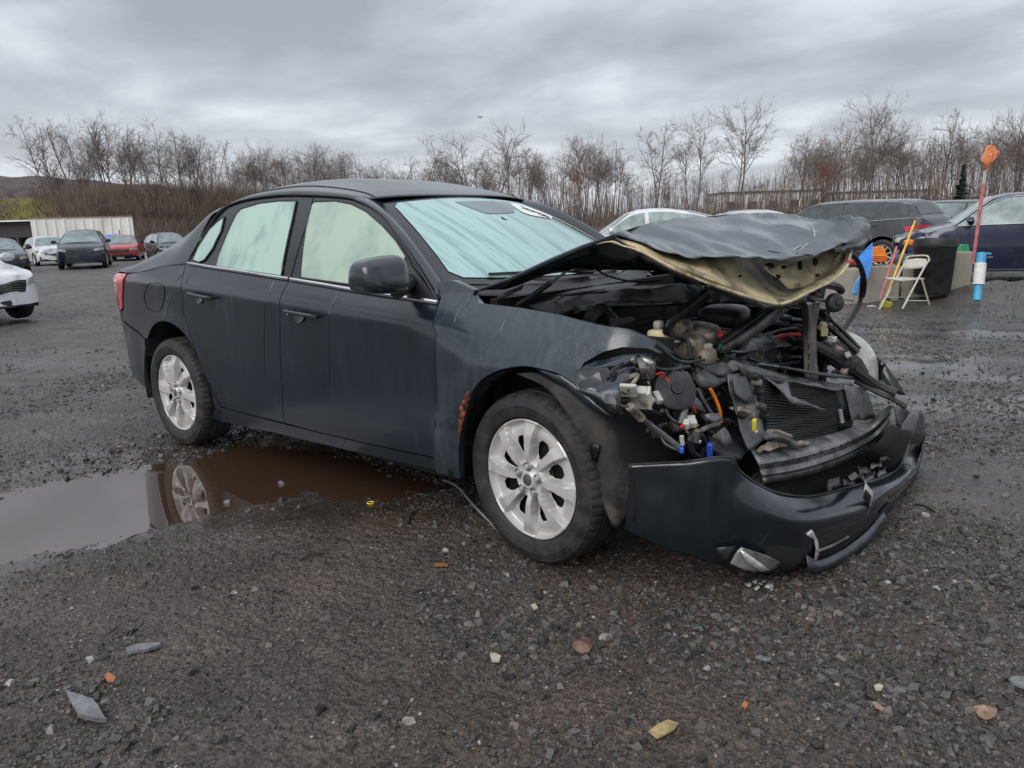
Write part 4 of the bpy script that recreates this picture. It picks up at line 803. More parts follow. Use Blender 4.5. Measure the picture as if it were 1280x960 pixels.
P_ = arcpoly(px2xz(fen_px), .025); fe = surfpoly('front_fender', P_, fenfn, M['paint_fender'], car, .025, ang=35, edge=(0, .028, -.004))
panel('pillar_base', [(547, 378), (538, 362), (550, 350), (566, 350), (592, 362), (590, 369), (554, 368), (549, 382)], off=-.006, both=False)
# window frames, glass, trim
DL = [(.302, -.686, 1.288), (.431, -.645, 1.346), (.592, -.621, 1.373), (.86, -.605, 1.381), (1.111, -.603, 1.369), (1.368, -.606, 1.348), (1.574, -.628, 1.300), (1.774, -.68, 1.205), (1.96, -.735, 1.08), (2.139, -.789, .938)]
dtop_r = [(233, 330), (240, 317), (252, 297), (262, 281), (272, 268), (285, 257), (310, 249), (350, 244), (391, 244)]
wf_r = panel('window_frame', dtop_r + [(384, 275), (371, 315), (362, 348), (330, 343), (290, 337), (260, 333)], M['gloss'], rd, off=-.004, edge=(0, .03, 0), gap=.001)
wf_f = panel('window_frame', [(392, 244), (430, 246), (447, 251), (462, 258), (478, 270), (490, 285), (520, 330), (549, 378), (500, 370), (440, 361), (400, 355), (363, 348), (372, 315), (385, 275)], M['gloss'], fd, off=-.004, gap=.001)
def glassp(name, L, m, par):
    P = arcpoly(px2xz(L), .04); o = surfpoly(name, P, sf(.002), m, par, .06, ang=60)
    pts = [np.array(sf(.002)(*q)) for q in list(P) + [P[0]]]; MB().tube(pts, .0045, 5, cap=False).build('window_seal', M['black'], par); return o
gq = glassp('quarter_window', [(241, 325), (248, 309), (262, 287), (272, 277), (281, 271), (277, 288), (266, 311), (256, 325), (249, 328)], M['fog_side'], rd)
gr = glassp('window', [(270, 333), (274, 318), (284, 293), (296, 267), (302, 261), (325, 254), (350, 251), (371, 251), (366, 275), (359, 306), (352, 345), (310, 339)], M['fog_side'], rd)
gf = glassp('window', [(376, 347), (378, 320), (383, 285), (390, 256), (394, 252), (420, 251), (440, 255), (458, 264), (478, 281), (495, 300), (510, 323), (520, 343), (507, 364), (440, 356)], M['fog_front'], fd)
chrome_pts = [onS(u, v, .010) for u, v in [(235, 329), (265, 334), (300, 339), (330, 344), (361, 348.5)]]
MB().tube(crom(chrome_pts, 20), .0085, 6).build('window_trim', M['chrome'], rd)
MB().tube(crom([onS(u, v, .010) for u, v in [(363, 349), (400, 355), (440, 362), (490, 369.5), (547, 378)]], 20), .0085, 6).build('window_trim', M['chrome'], fd)
# handles
for (par, a, b_, c_, r_) in ((rd, (235, 367), (262, 373), (249, 370), .040), (fd, (355, 389), (394, 396), (374, 392), .042)):
    p0, p1 = onS(*a, .034), onS(*b_, .034); q0, q1 = onS(a[0] + 3, a[1] + 1, .0), onS(b_[0] - 3, b_[1], .0)
    MB().tube(crom([q0, p0 + (p1 - p0) * .06, (p0 + p1) / 2 + np.array([0, -.004, 0]), p1 - (p1 - p0) * .06, q1], 14), .0125, 8, flat=.8).build('door_handle', M['paint_wet'], par)
    cc = onS(*c_, .0); MB().lathe([(0, .0), (r_ * .8, .001), (r_, .0035), (r_ * 1.02, .0)], c=cc, axis=(0, -1, .15), n=26, cap=False).build('handle_recess', M['gloss'], par)
kp = onS(360, 391, .03); MB().lathe([(0, .004), (.009, .004), (.009, -.01)], c=kp, axis=(0, -1, .1), n=12, cap=False).build('key_lock', M['chrome'], fd)
# fuel flap outline
L = [onS(u, v, .001) for u, v in [(188, 354), (198, 354), (205, 358), (205, 372), (202, 384), (196, 390), (184, 385), (180, 372), (184, 358), (188, 354)]]
MB().tube(crom(L, 30), .0022, 4, cap=False).build('fuel_flap_gap', M['void'], qp)
M['palestreak'] = mat('pale streak', (.20, .23, .26), .5, var=.3, vscale=40)
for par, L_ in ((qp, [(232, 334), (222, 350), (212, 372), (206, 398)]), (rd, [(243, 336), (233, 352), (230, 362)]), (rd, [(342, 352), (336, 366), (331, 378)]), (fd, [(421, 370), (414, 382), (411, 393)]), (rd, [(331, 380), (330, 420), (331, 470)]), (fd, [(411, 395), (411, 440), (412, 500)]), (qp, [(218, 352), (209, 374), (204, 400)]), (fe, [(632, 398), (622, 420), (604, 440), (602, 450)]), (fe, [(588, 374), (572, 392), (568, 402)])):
    MB().tube(crom([onS(u, v, .0008) for u, v in L_], 16), [.0014] * 17, 4, cap=False, flat=.6).build('thin_streak', M['palestreak'] if L_[0][1] < 379 or par is fe else M['void'], par)  # thin pale and dark streaks laid along the side panels
# mirror
def superell(c, h, e1=.7, e2=.8, n=22, m_=14):
    G = []
    for i in range(m_ + 1):
        p = -math.pi / 2 + math.pi * i / m_; row = []
        for j in range(n + 1):
            t = 2 * math.pi * j / n; f = lambda v, e_: math.copysign(abs(v) ** e_, v)
            row.append(np.array(c) + np.array([h[0] * f(math.cos(p), e1) * f(math.cos(t), e2), h[1] * f(math.cos(p), e1) * f(math.sin(t), e2), h[2] * f(math.sin(p), e1)]))
        G.append(row)
    return G
mc = PY(474, 346, -1.005); G = superell((0, 0, 0), (.080, .118, .068), .55, .6); G = [[mc + np.array([p[0] * (1 - .25 * (p[2] / .068)) - .15 * (p[1] / .12) * .08, p[1], p[2] * (1 - .12 * (-p[1] / .118)) + .006]) for p in r_] for r_ in G]
mir = MB().grid(G).build('door_mirror', M['paint_wet'], car, ang=60)
MB().box(mc + np.array([-.050, 0, .004]), (.014, .15, .075)).build('mirror_glass', M['cglass'], mir, sm=False)
MB().tube([mc + np.array([0, .08, -.06]), onS(512, 352, 0)], [.03, .035], 8).build('mirror_arm', M['black'], mir)
sail = surfpoly('mirror_base', arcpoly(px2xz([(507, 321), (513, 328), (533, 354), (549, 377), (540, 377), (516, 372), (503, 366)]), .03), sf(.007), M['blackdusty'], mir, .04, edge=(0, .02, 0))
# left side: the same panels and glass turned over
for o in (qp, tl_, rb, rq, sill): mirror(o, car)
fe2 = surfpoly('front_fender', [(2.2, .86), (2.17, .27), (2.27, .26)] + [(2.62 + .415 * math.cos(a), .315 + .415 * math.sin(a)) for a in np.radians(np.linspace(172, 40, 16))] + [(3.05, .60), (3.13, .66), (3.05, .76), (2.9, .83), (2.5, .92), (2.3, .955), (2.16, .93)], lambda x, z: (x, S(x, z), z), M['paint'], car, .05, edge=(0, -.03, 0))
for d_, ch in ((fd, [wf_f, gf]), (rd, [wf_r, gr, gq])):
    k = mirror(d_, car)
    for c_ in ch: mirror(c_, k)
k = mirror(mir, car)
# roof, pillars, glass ends
def roofrow(xn, yn, zn, xc, zc, n=25):
    return [(xc + (xn - xc) * s * s, s * yn, zc + (zn - zc) * abs(s) ** 3.4) for s in np.linspace(-1, 1, n)]
rows = [roofrow(.36, .668, 1.318, .12, 1.395), roofrow(.431, .645, 1.346, .28, 1.425), roofrow(.592, .621, 1.373, .48, 1.452), roofrow(.86, .605, 1.381, .80, 1.466), roofrow(1.111, .603, 1.369, 1.08, 1.452), roofrow(1.368, .606, 1.348, 1.36, 1.398), roofrow(1.47, .612, 1.327, 1.535, 1.350)]
RG = [crom([rows[i][j] for i in range(7)], 30) for j in range(25)]
roof = MB().grid(RG).build('roof', M['paint'], car, ang=50, solid=.006)
for s_ in (-1, 1):
    MB().tube(crom([RG[int(round(12 + s_ * 10.2))][k] + np.array([0, 0, .003]) for k in range(1, 30)], 40), .004, 5).build('roof_channel', M['black'], roof)
    ds = crom([onS(u, v, .004) for u, v in dtop_r[2:] + [(430, 246), (447, 251), (462, 258), (478, 270), (490, 285), (520, 330), (547, 375)]], 60)
    MB().tube([np.array([p[0], s_ * abs(p[1]), p[2]]) for p in ds], .0055, 5).build('door_seal', M['black'], roof)
def WS(s, t, off=0.):  # windscreen surface, s across, t down
    q = 1 - s * s; a = np.array([1.50 + .035 * q, .50 * s, 1.320 + .028 * q]); b_ = np.array([2.09 + .19 * q, .70 * s, .985 - .035 * q]); p = a + (b_ - a) * t; n_ = np.array([.5, .12 * s, .86]); return p + n_ * (.028 * 4 * t * (1 - t) * (.4 + .6 * q) + off)
Wedge = [WS(-1, t) for t in np.linspace(0, 1, 7)]; Dedge = crom(DL[5:], 6)
ap = patch('front_pillar', [[RG[0][28], *Dedge[1:]], [a * .5 + b_ * .5 + np.array([.012, -.012, .014]) for a, b_ in zip(Dedge, Wedge)], Wedge], M['paint'], car, 24, 6, solid=.004, ang=60); mirror(ap, car)
cp = patch('rear_pillar', [[(.236, -.808, 1.044), (.06, -.805, 1.036), (-.18, -.797, 1.012), (-.42, -.785, .985), (-.62, -.775, .985)],
    [(.262, -.775, 1.12), (.08, -.765, 1.11), (-.12, -.745, 1.10), (-.38, -.745, 1.055), (-.62, -.745, 1.01)],
    [(.285, -.725, 1.215), (.15, -.705, 1.22), (.0, -.675, 1.19), (-.30, -.685, 1.105), (-.62, -.69, 1.03)],
    [(.325, -.684, 1.298), (.27, -.665, 1.305), (.18, -.625, 1.295), (-.16, -.635, 1.145), (-.62, -.62, 1.045)],
    [(.365, -.666, 1.320), (.335, -.63, 1.334), (.285, -.565, 1.343), (-.10, -.585, 1.165), (-.62, -.52, 1.055)]], M['paint'], car, 30, 20, solid=.004, ang=60); mirror(cp, car)
trunk = patch('boot_lid', [[(-.18, y, 1.135) for y in (-.58, -.3, 0, .3, .58)], [(-.5, y, 1.075 - .02 * abs(y)) for y in (-.60, -.3, 0, .3, .60)], [(-.8, y * .98, 1.035 - .05 * abs(y)) for y in (-.66, -.3, 0, .3, .66)], [(-1.0 + .1 * y * y, y, 1.00 - .06 * abs(y)) for y in (-.64, -.3, 0, .3, .64)], [(-1.03 + .1 * y * y, y, .70) for y in (-.62, -.3, 0, .3, .62)]], M['paint'], car, 20, 20, solid=.004)
qs = patch('rear_deck_side', [[(-.55, -.778, .985), (-.70, -.765, .992), (-.86, -.73, .975), (-.96, -.665, .955), (-1.03, -.57, .94)], [(-.55, -.70, 1.03), (-.7, -.69, 1.02), (-.85, -.66, 1.0), (-.95, -.58, .975), (-1.01, -.45, .96)], [(-.55, -.55, 1.05), (-.7, -.5, 1.035), (-.8, -.5, 1.02), (-.9, -.4, 1.0), (-.98, -.3, .985)]], M['paint'], car, 18, 8, solid=.004); mirror(qs, car)
patch('rear_window', [[(.27 - .30 * (.54 - abs(y)), y, 1.340 + .07 * (.54 - abs(y))) for y in (-.54, -.3, 0, .3, .54)], [(-.2, y, 1.118 + .04 * (1 - abs(y) * 1.7)) for y in (-.55, -.3, 0, .3, .55)]], M['fog_side'], car, 14, 8, solid=.004)
patch('rear_bumper', [[(-1.03 - .05 * (1 - (y / .62) ** 2), y, z) for y in (-.60, -.35, 0, .35, .60)] for z in (.80, .6, .42, .33)], M['paint'], car, 14, 8, solid=.004)
G = [[WS(s, t) for s in np.linspace(-1, 1, 31)] for t in np.linspace(0, 1, 17)]
ws = MB().grid(G).build('windscreen', M['gloss'], car, ang=80)
G = []
for t in np.linspace(0, 1, 22):
    row = []
    for s in np.linspace(-1, 1, 33):
        ss = s * (.915 + .02 * t); tt = .045 + .90 * t; cr2 = max(0, abs(s) - .93) / .07; tt = tt + (.05 if t < .5 else -.06) * cr2 ** 2 * abs(1 - 2 * t) ** 4; row.append(WS(ss, tt, .0035))
    G.append(row)
fog = MB().grid(G).build('fogged_area', M['fog_wind'], ws, ang=80)
def proj(p):
    d = np.array(p) - CAM; z = d @ CF; return 640 + FOC * (d @ CR) / z, 480 - FOC * (d @ CU) / z
_wg = [(s, t, proj(WS(s, t))) for s in np.linspace(-1, 1, 161) for t in np.linspace(0, 1, 121)]; _wp = np.array([q[2] for q in _wg])
def ws_st(u, v): i = int(np.argmin(((_wp - [u, v]) ** 2).sum(1))); return _wg[i][0], _wg[i][1]
def wspatch(name, rows, m, off, nu=14, nv=5):
    R_ = [[np.array([*ws_st(u, v), 0]) for u, v in r_] for r_ in rows]; cols = [crom(r_, nu) for r_ in R_]; G = [[WS(q[0], q[1], off) for q in lerpl([cols[i][j] for i in range(len(R_))], nv)] for j in range(nu + 1)]
    return MB().grid(G).build(name, m, ws, ang=80)
wspatch('sensor_shade', [[(568, 253), (590, 252.5), (615, 252.5), (640, 254)], [(590, 262), (605, 267), (622, 268), (642, 267)]], M['tint'], .006)
st_ = wspatch('windscreen_sticker', [[(636, 255), (652, 258), (670, 264), (690, 272)], [(640, 258.5), (653, 266.5), (667, 271), (689, 275)]], mat('white sticker', (.85, .85, .85), .5, var=.02), .0075)
rk = random.Random(4)
for i in range(9):
    u = 650 + i * 3.8; v = 259.5 + (u - 650) * .36; a, b_ = ws_st(u, v + .2), ws_st(u + 1.6, v + 2.6 + rk.uniform(-.4, .8)); MB().tube([WS(*a, .009), WS(a[0], b_[1], .009), WS(*b_, .009)], .0016, 4).build('sticker_mark', M['black'], ws)
wspatch('inspection_tag', [[(625, 271), (631, 274)], [(627, 274.5), (634, 277)]], M['blackdusty'], .006, 4, 2)
def surfpt(o, u, v, off=.002):
    best = min(o.data.vertices, key=lambda w_: (proj(w_.co)[0] - u) ** 2 + (proj(w_.co)[1] - v) ** 2); d = CAM - np.array(best.co); return np.array(best.co) + d / np.linalg.norm(d) * off
# cowl and wipers
patch('cowl_panel', [[WS(s, .985) + np.array([-.01, 0, -.004]) for s in np.linspace(-1, 1, 7)], [WS(s, 1.0) + np.array([.14 - .04 * abs(s), 0, -.045]) for s in np.linspace(-1, 1, 7)]], M['blackdusty'], car, 30, 4, amp=.004, f=9)
patch('cowl_side', [[(2.14, -.79, .935), (2.17, -.755, .955), (2.10, -.705, .985)], [(2.25, -.765, .945), (2.27, -.72, .955), (2.22, -.66, .965)]], M['paint_wet'], car, 8, 6)
for (a, b_, c_) in (((.1, .97), (-.2, .955), (-.72, .93)), ((.55, .97), (.3, .95), (-.02, .93))):
    MB().tube([WS(*a, .02), WS(*b_, .03), WS(*c_, .012)], [.012, .008, .006], 6).build('wiper', M['black'], car)
# ---- wheels
def big_wheel(loc, rz, flip):
    wh = empty('wheel', loc, rz, car); R = .315
    T = MB(); n = 240
    prof = [(.222, -.082), (.232, -.098), (.245, -.1035), (.262, -.1045), (.270, -.1065), (.277, -.1045), (.290, -.101), (.298, -.0975), (.300, -.0975), (.307, -.088), (.3125, -.074), (.3145, -.058)]
    prof += [(.3145, -.050), (.3075, -.048), (.3075, -.040), (.3155, -.038), (.3158, -.008), (.3085, -.006), (.3085, .006), (.3158, .008), (.3155, .038), (.3075, .040), (.3075, .048), (.3145, .050), (.3145, .058)] + [(r, -h) for r, h in prof[10::-1]]
    T.lathe(prof, axis=(0, 1, 0), n=n, cap=False); V = [list(v) for v in T.V]
    for i, (r, h) in enumerate(prof):
        if abs(h) > .05 and r > .299:
            for j in range(n):
                if j % 4 == 0: k = i * n + j; f = 1 - .0042 / r * (1 if r > .305 else .3); V[k][0] *= f; V[k][2] *= f
    T.V = V; T.build('tyre', M['tyre'], wh, ang=28)
    C = MB(); NA, NR = 320, 38; Vg = []; hole = set()
    rs = np.linspace(.012, .2205, NR)
    for i, r in enumerate(rs):
        for j in range(NA):
            a = 2 * math.pi * j / NA; tw = a + .26 * (r - .1) * 2.2; ph = (tw * 8 / (2 * math.pi)) % 1.0; ph = abs(ph - .5) * 2  # 1 at spoke middle .. 0 between
            wsp = .375 - .06 * math.sin(min(max((r - .07) / .15, 0), 1) * math.pi)   # half-width share of the spoke
            spoke = smooth(1 - wsp - .06, 1 - wsp + .03, ph)
            y = -.080 - .020 * smooth(.02, .10, r) * (1 - .0) + .012 * smooth(.16, .215, r)
            rec = (1 - spoke) * smooth(.062, .085, r) * (.026 + .016 * smooth(.19, .10, r)) * smooth(.2185, .205, r)
            y += rec; 
            if r > .213: y -= .006 * math.sin((r - .213) / .0075 * math.pi)
            if r < .036: y = -.094 - .006 * smooth(.036, .03, r)
            if ((r - .116) / .042) ** 2 + (ph / (.56 + 1.5 * (.116 - r))) ** 2 < 1: hole.add((i, j))
            Vg.append((r * math.cos(a), y, r * math.sin(a)))
    Fg = [(i * NA + j, (i + 1) * NA + j, (i + 1) * NA + (j + 1) % NA, i * NA + (j + 1) % NA) for i in range(NR - 1) for j in range(NA) if (i, j) not in hole]
    Vg.append((0, -.1, 0)); Fg += [(len(Vg) - 1, j, (j + 1) % NA) for j in range(NA)]
    C.add(Vg, Fg); C.build('hubcap', M['silver'], wh, ang=35)
    MB().lathe([(.0, -.101), (.022, -.100), (.030, -.097)], axis=(0, 1, 0), n=20, cap=False).build('hub_emblem', M['steel'], wh)
    for k in range(5):
        a = 2 * math.pi * k / 5 + .3; MB().lathe([(.0, -.109), (.007, -.108), (.0095, -.103), (.0095, -.085)], c=(.050 * math.cos(a), 0, .050 * math.sin(a)), axis=(0, 1, 0), n=10, cap=False).build('lug_nut', M['bright'], wh)
        MB().lathe([(.017, -.0995), (.0125, -.096)], c=(.050 * math.cos(a), 0, .050 * math.sin(a)), axis=(0, 1, 0), n=14, cap=False).build('lug_recess', M['steel'], wh)
    MB().lathe([(.0, -.035), (.18, -.04), (.205, -.06), (.222, -.08), (.225, .08), (.0, .07)], axis=(0, 1, 0), n=40, cap=False).build('steel_wheel', M['void'], wh)
    MB().lathe([(0, -.048), (.07, -.048), (.075, -.03)], axis=(0, 1, 0), n=24, cap=False).build('hub', M['steel'], wh)
    return wh
big_wheel((2.62, -.748, .313), math.radians(-6), 0); big_wheel((0, -.75, .313), 0, 0)
big_wheel((2.62, .748, .313), math.pi, 0); big_wheel((0, .75, .313), math.pi, 0)
for cx in (.02, 2.62):
    for s_ in (-1, 1):
        H_ = MB(); G = [[(cx + .425 * math.cos(a), s_ * y, .315 + .425 * math.sin(a)) for a in np.linspace(-.15, math.pi + .2, 26)] for y in (.838, .60, .45)]; H_.grid(G).build('wheel_housing', M['void'], car, solid=.004)
        H_ = MB(); H_.grid([[(cx + r * math.cos(a), s_ * .46, .315 + r * math.sin(a)) for a in np.linspace(-.15, math.pi + .2, 26)] for r in (.42, .02)]).build('wheel_housing_back', M['void'], car, solid=.004)
MB().tube([(2.62, -.70, .315), (2.62, .70, .315)], .035, 8).build('axle', M['void'], car); MB().tube([(0, -.70, .315), (0, .70, .315)], .035, 8).build('axle', M['void'], car)
MB().box((1.31, 0, .27), (1.78, 1.56, .12)).build('floor_pan', M['void'], car, sm=False); MB().box((-.72, 0, .46), (.45, 1.2, .30)).build('boot_floor', M['void'], car, sm=False)
MB().box((1.0, 0, .6), (2.0, 1.35, .55)).build('interior', M['void'], car, sm=False)
# ------------------------------------------------------------------ crushed front: bonnet, bumper, bay
def P3(q): return PX(*q) if len(q) == 3 else (PY(q[0], q[1], q[2]) if q[3] == 'y' else PZ(q[0], q[1], q[2]))
def T(name, m, r, pts, n=8, k=None, flat=None, raw=False): return MB().tube(crom([P3(q) for q in pts], k or max(4, 5 * (len(pts) - 1))) if not raw else [P3(q) for q in pts], r, n, flat=flat).build(name, M[m], car)
def Pl(name, m, pts, th=.004, amp=.0, f=9, seed=0, step=.03, par=None): return plate(name, [P3(q) for q in pts], M[m], par or car, th, amp, f, seed, step)
def Rz(ax, ay, az):
    return np.array(Matrix.Rotation(math.radians(az), 3, 'Z') @ Matrix.Rotation(math.radians(ay), 3, 'Y') @ Matrix.Rotation(math.radians(ax), 3, 'X'))
def bev(mb, name, m, par, w_=.004):
    o = mb.build(name, M[m] if isinstance(m, str) else m, par, ang=30); b_ = o.modifiers.new('bevel', 'BEVEL'); b_.width = w_; b_.segments = 2; return o
def Bx(name, m, c, d, rot=(0, 0, 0), par=None, w_=.004): return bev(MB().box(P3(c), d, Rz(*rot)), name, m, par or car, w_)
def Cy(name, m, c, prof, ax, n=24, par=None): return MB().lathe(prof, c=P3(c), axis=ax, n=n, cap=True).build(name, M[m], par or car)
# bonnet
bon = patch('bonnet',
    [[P3(q) for q in r_] for r_ in [
    [(768, 294, -.70, 'y'), (800, 283, -.45, 'y'), (858, 273, -.05, 'y'), (925, 268, .40, 'y'), (985, 268, .62, 'y'), (1040, 269, 3.16), (1080, 272, 3.20)],
    [(774, 296, -.69, 'y'), (815, 290, -.45, 'y'), (870, 284, -.1, 'y'), (930, 280, .25, 'y'), (990, 279, 3.07), (1045, 278, 3.18), (1084, 276, 3.22)],
    [(790, 302, -.66, 'y'), (828, 301, -.48, 'y'), (880, 300, -.2, 'y'), (938, 298, 3.05), (995, 297, 3.14), (1048, 291, 3.21), (1087, 281, 3.24)],
    [(812, 310, -.64, 'y'), (845, 314, -.52, 'y'), (895, 317, -.33, 'y'), (945, 318, 3.13), (993, 316, 3.19), (1046, 303, 3.24), (1088, 287, 3.26)],
    [(828, 314, -.62, 'y'), (862, 321, -.53, 'y'), (905, 324, -.40, 'y'), (948, 325, 3.17), (988, 324, 3.22), (1040, 310, 3.27), (1087, 292, 3.28)]]],
    M['bonnet'], car, 38, 17, amp=.010, f=5.2, seed=3, solid=.003, ang=11)
for v_ in bon.data.vertices:
    p = v_.co; q = mnoise.noise(Vector((p.x * 3.1 + 4, p.y * 3.1, 0))); q2 = mnoise.noise(Vector((p.x * 8.5, p.y * 8.5 + 7, 0))); v_.co.z += .036 * (.22 - abs(q)) + .018 * (.2 - abs(q2))
def bonpt(u, v, off=.004):
    best = min(bon.data.vertices, key=lambda w_: (proj(w_.co)[0] - u) ** 2 + (proj(w_.co)[1] - v) ** 2); d = CAM - np.array(best.co); return np.array(best.co) + d / np.linalg.norm(d) * off
for L_, w_ in (([(944, 283), (952, 290), (962, 296)], .006), ([(960, 312), (974, 315), (988, 312), (998, 306)], .010), ([(1015, 281), (1017, 290), (1020, 298)], .008), ([(948, 296), (956, 298), (966, 300)], .004), ([(1000, 310), (1010, 306)], .006)):
    MB().tube([bonpt(*q) for q in L_], [w_ * .3, w_ * .6, w_ * .25][:len(L_)] if len(L_) == 3 else w_ * .45, 5, flat=.25).build('scratch', M['scratch'], bon)
# rear half of the folded bonnet, seen from below
patch('bonnet_rear_half', [[P3(q) for q in r_] for r_ in [
    [(606, 362, -.70, 'y'), (660, 349, -.52, 'y'), (700, 340, -.30, 'y'), (750, 338, -.10, 'y'), (800, 338, .18, 'y'), (860, 342, .50, 'y')],
    [(690, 327, -.70, 'y'), (716, 322, -.50, 'y'), (750, 315, -.25, 'y'), (800, 308, .05, 'y'), (850, 300, .35, 'y'), (890, 300, .58, 'y')],
    [(768, 294, -.70, 'y'), (800, 283, -.45, 'y'), (840, 276, -.15, 'y'), (880, 272, .15, 'y'), (925, 268, .42, 'y'), (950, 268, .6, 'y')]]], M['gloss'], bon, 40, 14, amp=.004, f=5, solid=.003)
T('bonnet_edge', 'paint', [.006, .011, .011, .010, .006], [(600, 362.5, -.715, 'y'), (640, 349, -.712, 'y'), (690, 326, -.71, 'y'), (730, 309, -.71, 'y'), (769, 294, -.71, 'y')], k=4)
Pl('bonnet_side_flange', 'gloss', [(601, 363, -.705, 'y'), (640, 350, -.705, 'y'), (690, 327, -.705, 'y'), (768, 295, -.705, 'y'), (775, 300, -.70, 'y'), (800, 318, -.68, 'y'), (790, 330, -.66, 'y'), (755, 337, -.62, 'y'), (720, 335, -.63, 'y'), (690, 340, -.64, 'y'), (655, 354, -.66, 'y'), (630, 362, -.70, 'y')], .003, .004, 8)
T('bonnet_seam', 'beigerim', .0025, [(700, 322, -.712, 'y'), (735, 308, -.712, 'y'), (764, 302, -.712, 'y'), (778, 307, -.708, 'y'), (795, 312, -.70, 'y'), (815, 322, -.69, 'y')])
# inner frame of the bonnet: rim, well and holes
rim = [(764, 301, -.70, 'y'), (800, 313, -.66, 'y'), (840, 334, -.60, 'y'), (885, 353, -.52, 'y'), (930, 369, 3.17), (966, 379, 3.20), (985, 377, 3.21), (1012, 364, 3.23), (1040, 350, 3.25), (1058, 333, 3.27), (1064, 312, 3.28)]
inner = patch('bonnet_frame', [[P3(q) for q in r_] for r_ in [
    rim,
    [(768, 299, -.69, 'y'), (802, 309, -.65, 'y'), (843, 328, -.59, 'y'), (890, 348, -.51, 'y'), (935, 363, 3.155), (968, 373, 3.18), (985, 371, 3.19), (1010, 359, 3.21), (1036, 345, 3.23), (1052, 330, 3.25), (1058, 312, 3.26)],
    [(772, 298, -.66, 'y'), (806, 306, -.60, 'y'), (850, 322, -.50, 'y'), (895, 338, -.38, 'y'), (935, 352, 3.08), (968, 362, 3.10), (990, 362, 3.11), (1010, 352, 3.13), (1032, 338, 3.15), (1046, 322, 3.18), (1052, 306, 3.20)],
    [(778, 300, -.6, 'y'), (812, 306, -.52, 'y'), (856, 316, -.40, 'y'), (900, 324, -.28, 'y'), (940, 330, 3.00), (970, 334, 3.02), (992, 330, 3.05), (1012, 322, 3.08), (1030, 314, 3.10), (1042, 306, 3.14), (1048, 300, 3.16)],
    [(779, 299, -.58, 'y'), (815, 304, -.48, 'y'), (860, 309, -.36, 'y'), (900, 313, 2.94), (940, 315, 2.96), (970, 316, 2.98), (992, 315, 3.02), (1012, 309, 3.05), (1030, 302, 3.08), (1042, 297, 3.12), (1048, 294, 3.14)]]],
    M['beige'], bon, 60, 18, amp=.005, f=7, seed=2, solid=.003, ang=30)
T('bonnet_rim', 'beigerim', .006, [(q[0], q[1] + .5, *q[2:]) for q in rim], k=50)
Pl('bonnet_outer_flange', 'gloss', [(q[0], q[1] + 1, *q[2:]) for q in rim[:8]] + [(1012, 372, 3.225), (984, 386, 3.205), (955, 386, 3.195), (925, 376, 3.16), (880, 361, -.52, 'y'), (838, 343, -.60, 'y'), (795, 322, -.66, 'y')], .003, .003)
Pl('frame_web', 'beigerim', [(950, 333, 3.09), (985, 330, 3.10), (1018, 322, 3.14), (1045, 300, 3.20), (1052, 315, 3.22), (1030, 345, 3.19), (1008, 358, 3.17), (985, 361, 3.15), (975, 350, 3.13)], .003, .008, 12)
for (u, v, a, b_, x) in ((962, 332, 5.5, 3.2, 3.06), (980, 334, 3, 2.2, 3.08), (1000, 332, 3.2, 5.5, 3.12), (1019, 327, 3.2, 4.8, 3.16), (971, 346, 4.6, 2.8, 3.09), (1022, 344, 3, 2, 3.19), (925, 345, 2.2, 1.8, 3.07)):
    p = PX(u, v, x + .035); s_ = np.linalg.norm(p - CAM) / FOC; d = (CAM - p) / np.linalg.norm(CAM - p)
    MB().add([p + (CR * math.cos(t) * a + CU * math.sin(t) * b_) * s_ for t in np.linspace(0, 6.28, 15)[:-1]] , [tuple(range(14))]).build('frame_hole', M['void'], inner, solid=.002)
# dark curled corner on the far side of the bonnet
Pl('bonnet_corner', 'gloss', [(1040, 312, 3.26), (1060, 302, 3.27), (1082, 279, 3.25), (1088, 290, 3.29), (1090, 300, 3.30), (1076, 312, 3.30), (1055, 318, 3.27)], .004, .006)
T('weather_strip', 'black', .013, [(1040, 313, 3.26), (1062, 316, 3.25), (1074, 330, 3.24), (1080, 352, 3.22), (1076, 375, 3.2), (1066, 395, 3.19), (1052, 415, 3.18)], flat=.5)
T('bonnet_strip', 'galv', .008, [(1040, 315, 3.25), (1056, 313.5, 3.26), (1078, 315, 3.28)], flat=.4)
T('air_hose', 'blackdusty', .018, [(1010, 366, 3.16), (1026, 356, 3.16), (1045, 358, 3.17), (1052, 364, 3.18)])
# gas strut, prop, latch arms
T('gas_strut', 'black', .010, [(646, 383, -.62, 'y'), (688, 354, -.62, 'y')], raw=True); T('gas_strut', 'steel', .0045, [(685, 356, -.62, 'y'), (714, 335, -.62, 'y')], raw=True); Cy('strut_ball', 'bright', (716, 334, -.62, 'y'), [(.012, -.01), (.014, 0), (.012, .01)], (0, 1, 0), 12)
Pl('hinge_arm', 'galv', [(616, 378, -.64, 'y'), (625, 368, -.64, 'y'), (655, 356, -.60, 'y'), (652, 362, -.60, 'y'), (630, 372, -.64, 'y'), (622, 380, -.64, 'y')], .005)
T('washer_hose', 'black', .004, [(745, 336, -.2, 'y'), (760, 345, -.15, 'y'), (790, 352, .0, 'y'), (820, 352, .1, 'y'), (838, 347, .2, 'y')])
M['galvd'] = M['galv']
Pl('latch_stay', 'blackdusty', [(884, 358, 2.95), (898, 362, 2.95), (880, 378, 2.95), (862, 392, 2.95), (842, 404, 2.94), (832, 420, 2.93), (828, 418, 2.93), (834, 400, 2.94), (850, 384, 2.95), (868, 372, 2.95)], .012, .004)
